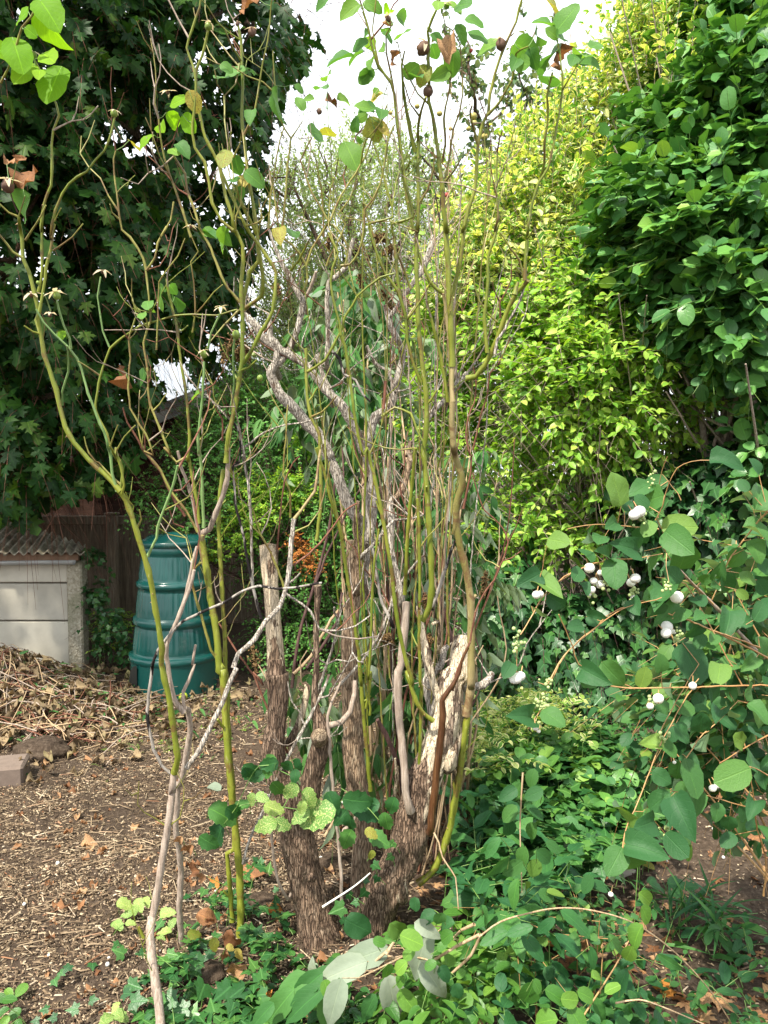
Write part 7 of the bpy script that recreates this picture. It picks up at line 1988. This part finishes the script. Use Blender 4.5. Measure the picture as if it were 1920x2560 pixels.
air_leaves(WI, 'crumple', M['deadleaf'], "M2 1420,920,150 1600,1070,150 1640,1290,170 1340,600,120 1300,450,110 1240,390,90 1390,650,100 1450,950,90 1560,1180,90", 2.36, 80, scale=1.0)
air_leaves(WI, 'bramble', M['yellow'], "M2 1480,1110,110 1340,1040,110 1650,1180,120 1590,1130,70", 2.36, 81)

# silvery buddleia cutting at the foot of the stump
SC_ = thing("buddleia_cutting", G(900, 2540), "cut buddleia spray with large silvery leaf undersides at the bottom centre", "cut twigs")
SIL = "M1 850,1190,300 1240,1180,320 1350,1370,260 650,1520,280 1060,1500,300 1300,1010,170 500,1270,110 700,1290,300"
r = np.random.default_rng(82)
b = Buf()
for i, (cx, cy, L_) in enumerate(px(SIL)):
    Yk = 2.02 + r.normal(0, .04); c = P(cx, cy, Yk); size = L_ * Yk / FPX * 1.35
    D = nrm(np.array([[-.8, -.2, -.15], [-.35, -.2, -.9], [.55, -.2, -.7], [-.3, -.2, -.9], [.2, -.1, -.95], [.7, -.2, -.3], [-.1, -.2, .9], [-.9, -.2, -.2]][i]))
    N = nrm(np.array([r.normal(0, .2), -.8, .7])); N = nrm(N - D * np.dot(N, D)); S = np.cross(D, N)
    o = place("leaf", leaf_mesh('wide', i % 3, M['silver']), SC_, c - D * size * .48, S * 1.25, D, N, size)
    e = c - D * size * .48
    tube(b, [e, e + [.04, .03, -.02], P(*px("M1 1150,1180")[0], 2.1)], [.001, .0016, .003], 5, .03, cap=False)
BD = "M1 330,1450,320 430,1520,320 250,1560,300 520,1380,300 600,1600,260 880,1560,200 150,1600,200 450,1400,260"
for i, (cx, cy, L_) in enumerate(px(BD)):
    Yk = 2.06 + r.normal(0, .05); c = P(cx, cy, Yk); size = L_ * Yk / FPX * 1.25
    D = nrm(np.array([-.7 + r.normal(0, .3), -.2, -.7])); N = nrm(np.array([r.normal(0, .3), -.7, .8])); N = nrm(N - D * np.dot(N, D)); S = np.cross(D, N)
    place("leaf", leaf_mesh('wide', i % 3, M['budd']), SC_, c - D * size * .48, S * 1.2, D, N, size)
for k, tr in enumerate(("M1 1010,1180 1060,1100 930,1230 620,1320", "M1 1659,1040 1500,1120 1250,1250 1000,1180", "M1 1620,970 1530,1010 1480,1060", "M1 1659,1040 1600,1180 1450,1320")):
    pts, rr = traced(tr, 2.05, 2.1, 4.2, 3.0); tube(b, pts, rr, 7, .03, seed=k, knots=.1)
b.build("stems", M['tan'], SC_, kind="stuff")
HC = thing("honeysuckle", G(930, 2520), "bright green paired honeysuckle leaves resting on the silvery buddleia cutting", "plant")
air_leaves(HC, 'broad', M['honey'], "M1 1180,1075,190 1430,1055,130 1115,1265,130 1020,1290,130 690,1400,140 600,1410,130 1265,1370,130 1320,1250,100 1110,1360,120 1150,1490,180 960,1090,100 1170,1170,110 1400,1120,90 1000,1640,120 1530,1310,80", 1.98, 83, face=(0, -.8, .8))
air_leaves(HC, 'round', M['snow'], "M1 1410,1310,120 1500,1430,130 1560,1500,140 1330,1590,180 1480,1570,140 1380,930,120 1430,980,140 1600,1590,130 1210,830,110 1300,920,140 1590,1440,90", 2.0, 84, face=(0, -.8, .8))

# arching pale stems across the lower right
AR = thing("arching_stem", G(1640, 2540), "long pale arching twig with hanging leaves crossing the lower right", "twig")
b = Buf()
ap = []
for k, (tr, Ya, Yb) in enumerate((("F 410,1180 500,1115 620,1078 750,1055 900,1065 1080,1120 1250,1240 1400,1400 1520,1580", 1.95, 2.2), ("F 850,1540 900,1460 990,1320 1040,1230 1090,1130", 1.9, 2.0), ("F 1000,1465 1100,1450 1200,1480 1380,1555", 1.9, 1.9), ("F 600,470 592,600 588,720 597,1000", 2.1, 2.1), ("M1 1340,1110 1380,1180 1420,1290 1490,1420 1500,1500 1510,1659", 2.3, 2.25))):
    if tr.startswith('M1'): tr = "L4 1340,1110 1375,1180 1400,1280 1490,1420 1500,1510 1510,1640"
    pts, rr = traced(tr, Ya, Yb, 3.2, 2.0)
    p_, _ = tube(b, pts, rr * .75, 7, .02, seed=k, knots=.15, knot_gap=.06); ap.append(p_)
    b.build("stem", M['tan'] if k != 1 else M['snowstem'], AR); b = Buf()
air_leaves(AR, 'pea', M['pea'], "F 480,1180,140 590,1150,130 560,990,150 640,1220,170 700,1130,120 830,1110,180 490,880,170 440,1080,90 900,1270,120 1020,1380,160 930,1490,140 1230,1290,120 470,790,120", 1.98, 85, face=(0, -.8, .7))
air_leaves(AR, 'broad', M['honey'], "F 1130,1080,100 1090,1170,120 1010,1220,90 1130,1010,90 1060,1250,90 920,1350,80 990,1400,80 870,1430,90 800,1450,100 630,1420,130 740,1430,110 660,1390,70 700,1540,130 830,1530,110", 1.9, 86, face=(0, -.7, .8))
air_leaves(AR, 'oval', M['snow'], "F 560,485,90 640,490,90 540,560,95 650,560,95 545,645,100 650,640,100 540,710,100 640,720,90 600,830,100 690,830,100 560,880,110 650,880,100 610,970,90 700,1000,90 730,790,90 790,900,100 880,950,100 930,960,90 740,990,90", 2.1, 87, face=(0, -.6, .9))

# ------------------------------------------------------------------ single things on the ground
c = G(20, 1985)
b = Buf(); box(b, (c[0] - .09, c[1] + .12, .055), (.24, .20, .12), rz=.25, bev=.012)
tag(b.build("stone_block", plain_mat("reddish_brown_stone", (.10, .075, .062), (.19, .145, .12), 25, .9, .5), smooth=False), "reddish brown stone block lying on the mulch at the left edge", "stone")
c = G(1490, 2175)
b = Buf(); v = []
ball(b, np.array([c[0], c[1], .0]), .12, seg=22, rows=12, sc=(1.25, .55, .28), wob=.18, seed=4)
tag(b.build("flat_stone", plain_mat("grey_stone", (.17, .15, .12), (.32, .29, .25), 18, .9, .5)), "flat grey stone half sunk in soil below the ivy clippings", "stone")
b = Buf(); c = G(458, 1752); ball(b, np.array([c[0], c[1], .03]), .032, seg=16, rows=10, sc=(1, 1, .9))
ap_ = tag(b.build("fallen_apple", M['apple_lime']), "lime green apple lying on the ground before the compost bin", "apple")
b = Buf(); ball(b, np.array([c[0] - .0, c[1] - .005, .061]), .004, seg=6, rows=4); b.build("stalk", M['darkstem'], ap_)
b = Buf()
pts, rr = traced("M1 570,850 680,780 800,700 900,615", 2.28, 2.36, 3.0, 1.6); tube(b, pts, rr, 8, .02)
tag(b.build("white_stick", plain_mat("bleached_stick", (.62, .60, .54), (.80, .78, .72), 30, .7)), "thin bleached white stick leaning between the two thick trunks", "stick")
for k, (tr, rad, lab) in enumerate((("E 165,385", .13, "dark clod of earth beside the dead stalk heap at the left"), ("L3 1420,1640", .14, "brown clod with fine roots right of the compost bin foot"), ("M2 1420,1280", .05, "dark lump of soil beneath ivy beside the front stems"), ("M1 100,850", .075, "lump of dark soil between the green cane and the big trunk"), ("L4 620,1330", .07, "mossy lump of soil just right of the big left trunk"))):
    q = px(tr)[0]; c = G(q[0], q[1], .03)
    b = Buf(); ball(b, np.array([c[0], c[1] + rad * .3, rad * .15]), rad, seg=30, rows=18, sc=(1.2, 1, .62), wob=.30, seed=k + 2)
    o = tag(b.build("earth_clod", M['soil']), lab, "clod")
    if k == 1:
        b = Buf(); rr_ = np.random.default_rng(5)
        for i in range(120):
            d = nrm(rr_.normal(size=3) * [1, 1, .7] + [0, -.3, .3]); s = np.array([c[0], c[1] + rad * .3, rad * .15]) + d * rad * [1.2, 1, .62] * .9
            tube(b, [s, s + d * .03 + rr_.normal(0, .015, 3), s + d * .05 + rr_.normal(0, .03, 3)], [.0012, .001, .0006], 4, .5, cap=False)
        b.build("roots", M['redbrown'], o, kind="stuff")
rr_ = np.random.default_rng(9)
for k, (tr, sz, mt, lab) in enumerate((("M1 90,1510", .075, 'yellow', "pale yellow fallen leaf at the foot of the ivy at bottom centre"), ("M1 150,1440", .07, 'rust', "orange brown fallen leaf behind the pale yellow leaf"), ("M3 785,1445", .05, 'yellow', "yellow curled leaf on the soil below the large hanging snowberry leaf"), ("M3 1545,1275", .07, 'deadleaf', "tan dead leaf on the bare soil at the right edge"), ("M3 1410,1090", .05, 'deadleaf', "small tan dead leaf on soil under the two white berries"),
                                (("F 1380,1400"), .10, 'deadleaf', "large tan maple leaf on dark soil at the lower right"), ("F 1180,1350", .08, 'rust', "reddish brown leaf left of the large tan maple leaf"), ("F 780,1215", .08, 'rust', "orange brown leaf under the pale arching twig"), ("F 860,1240", .08, 'deadleaf', "brown leaf just right of the orange leaf under the arching twig"), ("M2 560,410", .07, 'deadleaf', "curved tan strip of bark on the mulch at the left"),
                                ("E 900,510", .08, 'silver', "pale dry leaf on the mulch left of the big trunk"), ("M1 190,930", .06, 'rust', "orange leaf on the soil left of the big trunk base"), ("M1 100,700", .12, 'deadleaf', "big flat withered leaf lying left of the big trunk"), ("M2 1480,700", .05, 'rust', "small orange leaf beside the second green cane"))):
    q = px(tr)[0]; c = G(q[0], q[1], .015)
    c[2] = float(gz(c[0], c[1])) + .018
    a = rr_.uniform(0, 6.28)
    D = nrm([math.cos(a), math.sin(a), .1]); N = nrm([rr_.normal(0, .2), -.35, 1.]); N = nrm(N - D * np.dot(N, D)); S = np.cross(D, N)
    tm = 'maple' if 'maple' in lab or k in (3, 6, 7, 12) else 'crumple'
    if tm == 'crumple' and k in (0, 2, 10): tm = 'broad'
    o = place("dead_leaf", leaf_mesh(tm, int(rr_.integers(0, 3)), M[mt]), None, c, S, D, N, sz)
    tag(o, lab, "dead leaf")
# white pebbles and grit
b = Buf()
peb = plain_mat("white_pebble", (.6, .6, .56), (.8, .8, .76), 20, .6)
for (cx, cy) in px("M2 1490,790 595,895 400,570 1105,1210 755,1280 340,1250 170,900 745,1320 1300,850 M1 560,580 710,160 590,945 M3 960,1450 985,1310 1090,1415 1120,1390 950,1295 1280,1250 1350,1420 L4 1010,665 680,700"):
    c = G(cx, cy, .0); c[2] = float(gz(c[0], c[1])) + .012
    ball(b, c, float(rr_.uniform(.004, .008)), seg=8, rows=5, wob=.2, seed=int(cx))
tag(b.build("white_pebbles", peb, kind="stuff"), "tiny white pebbles and shell bits scattered over mulch and soil", "pebbles")
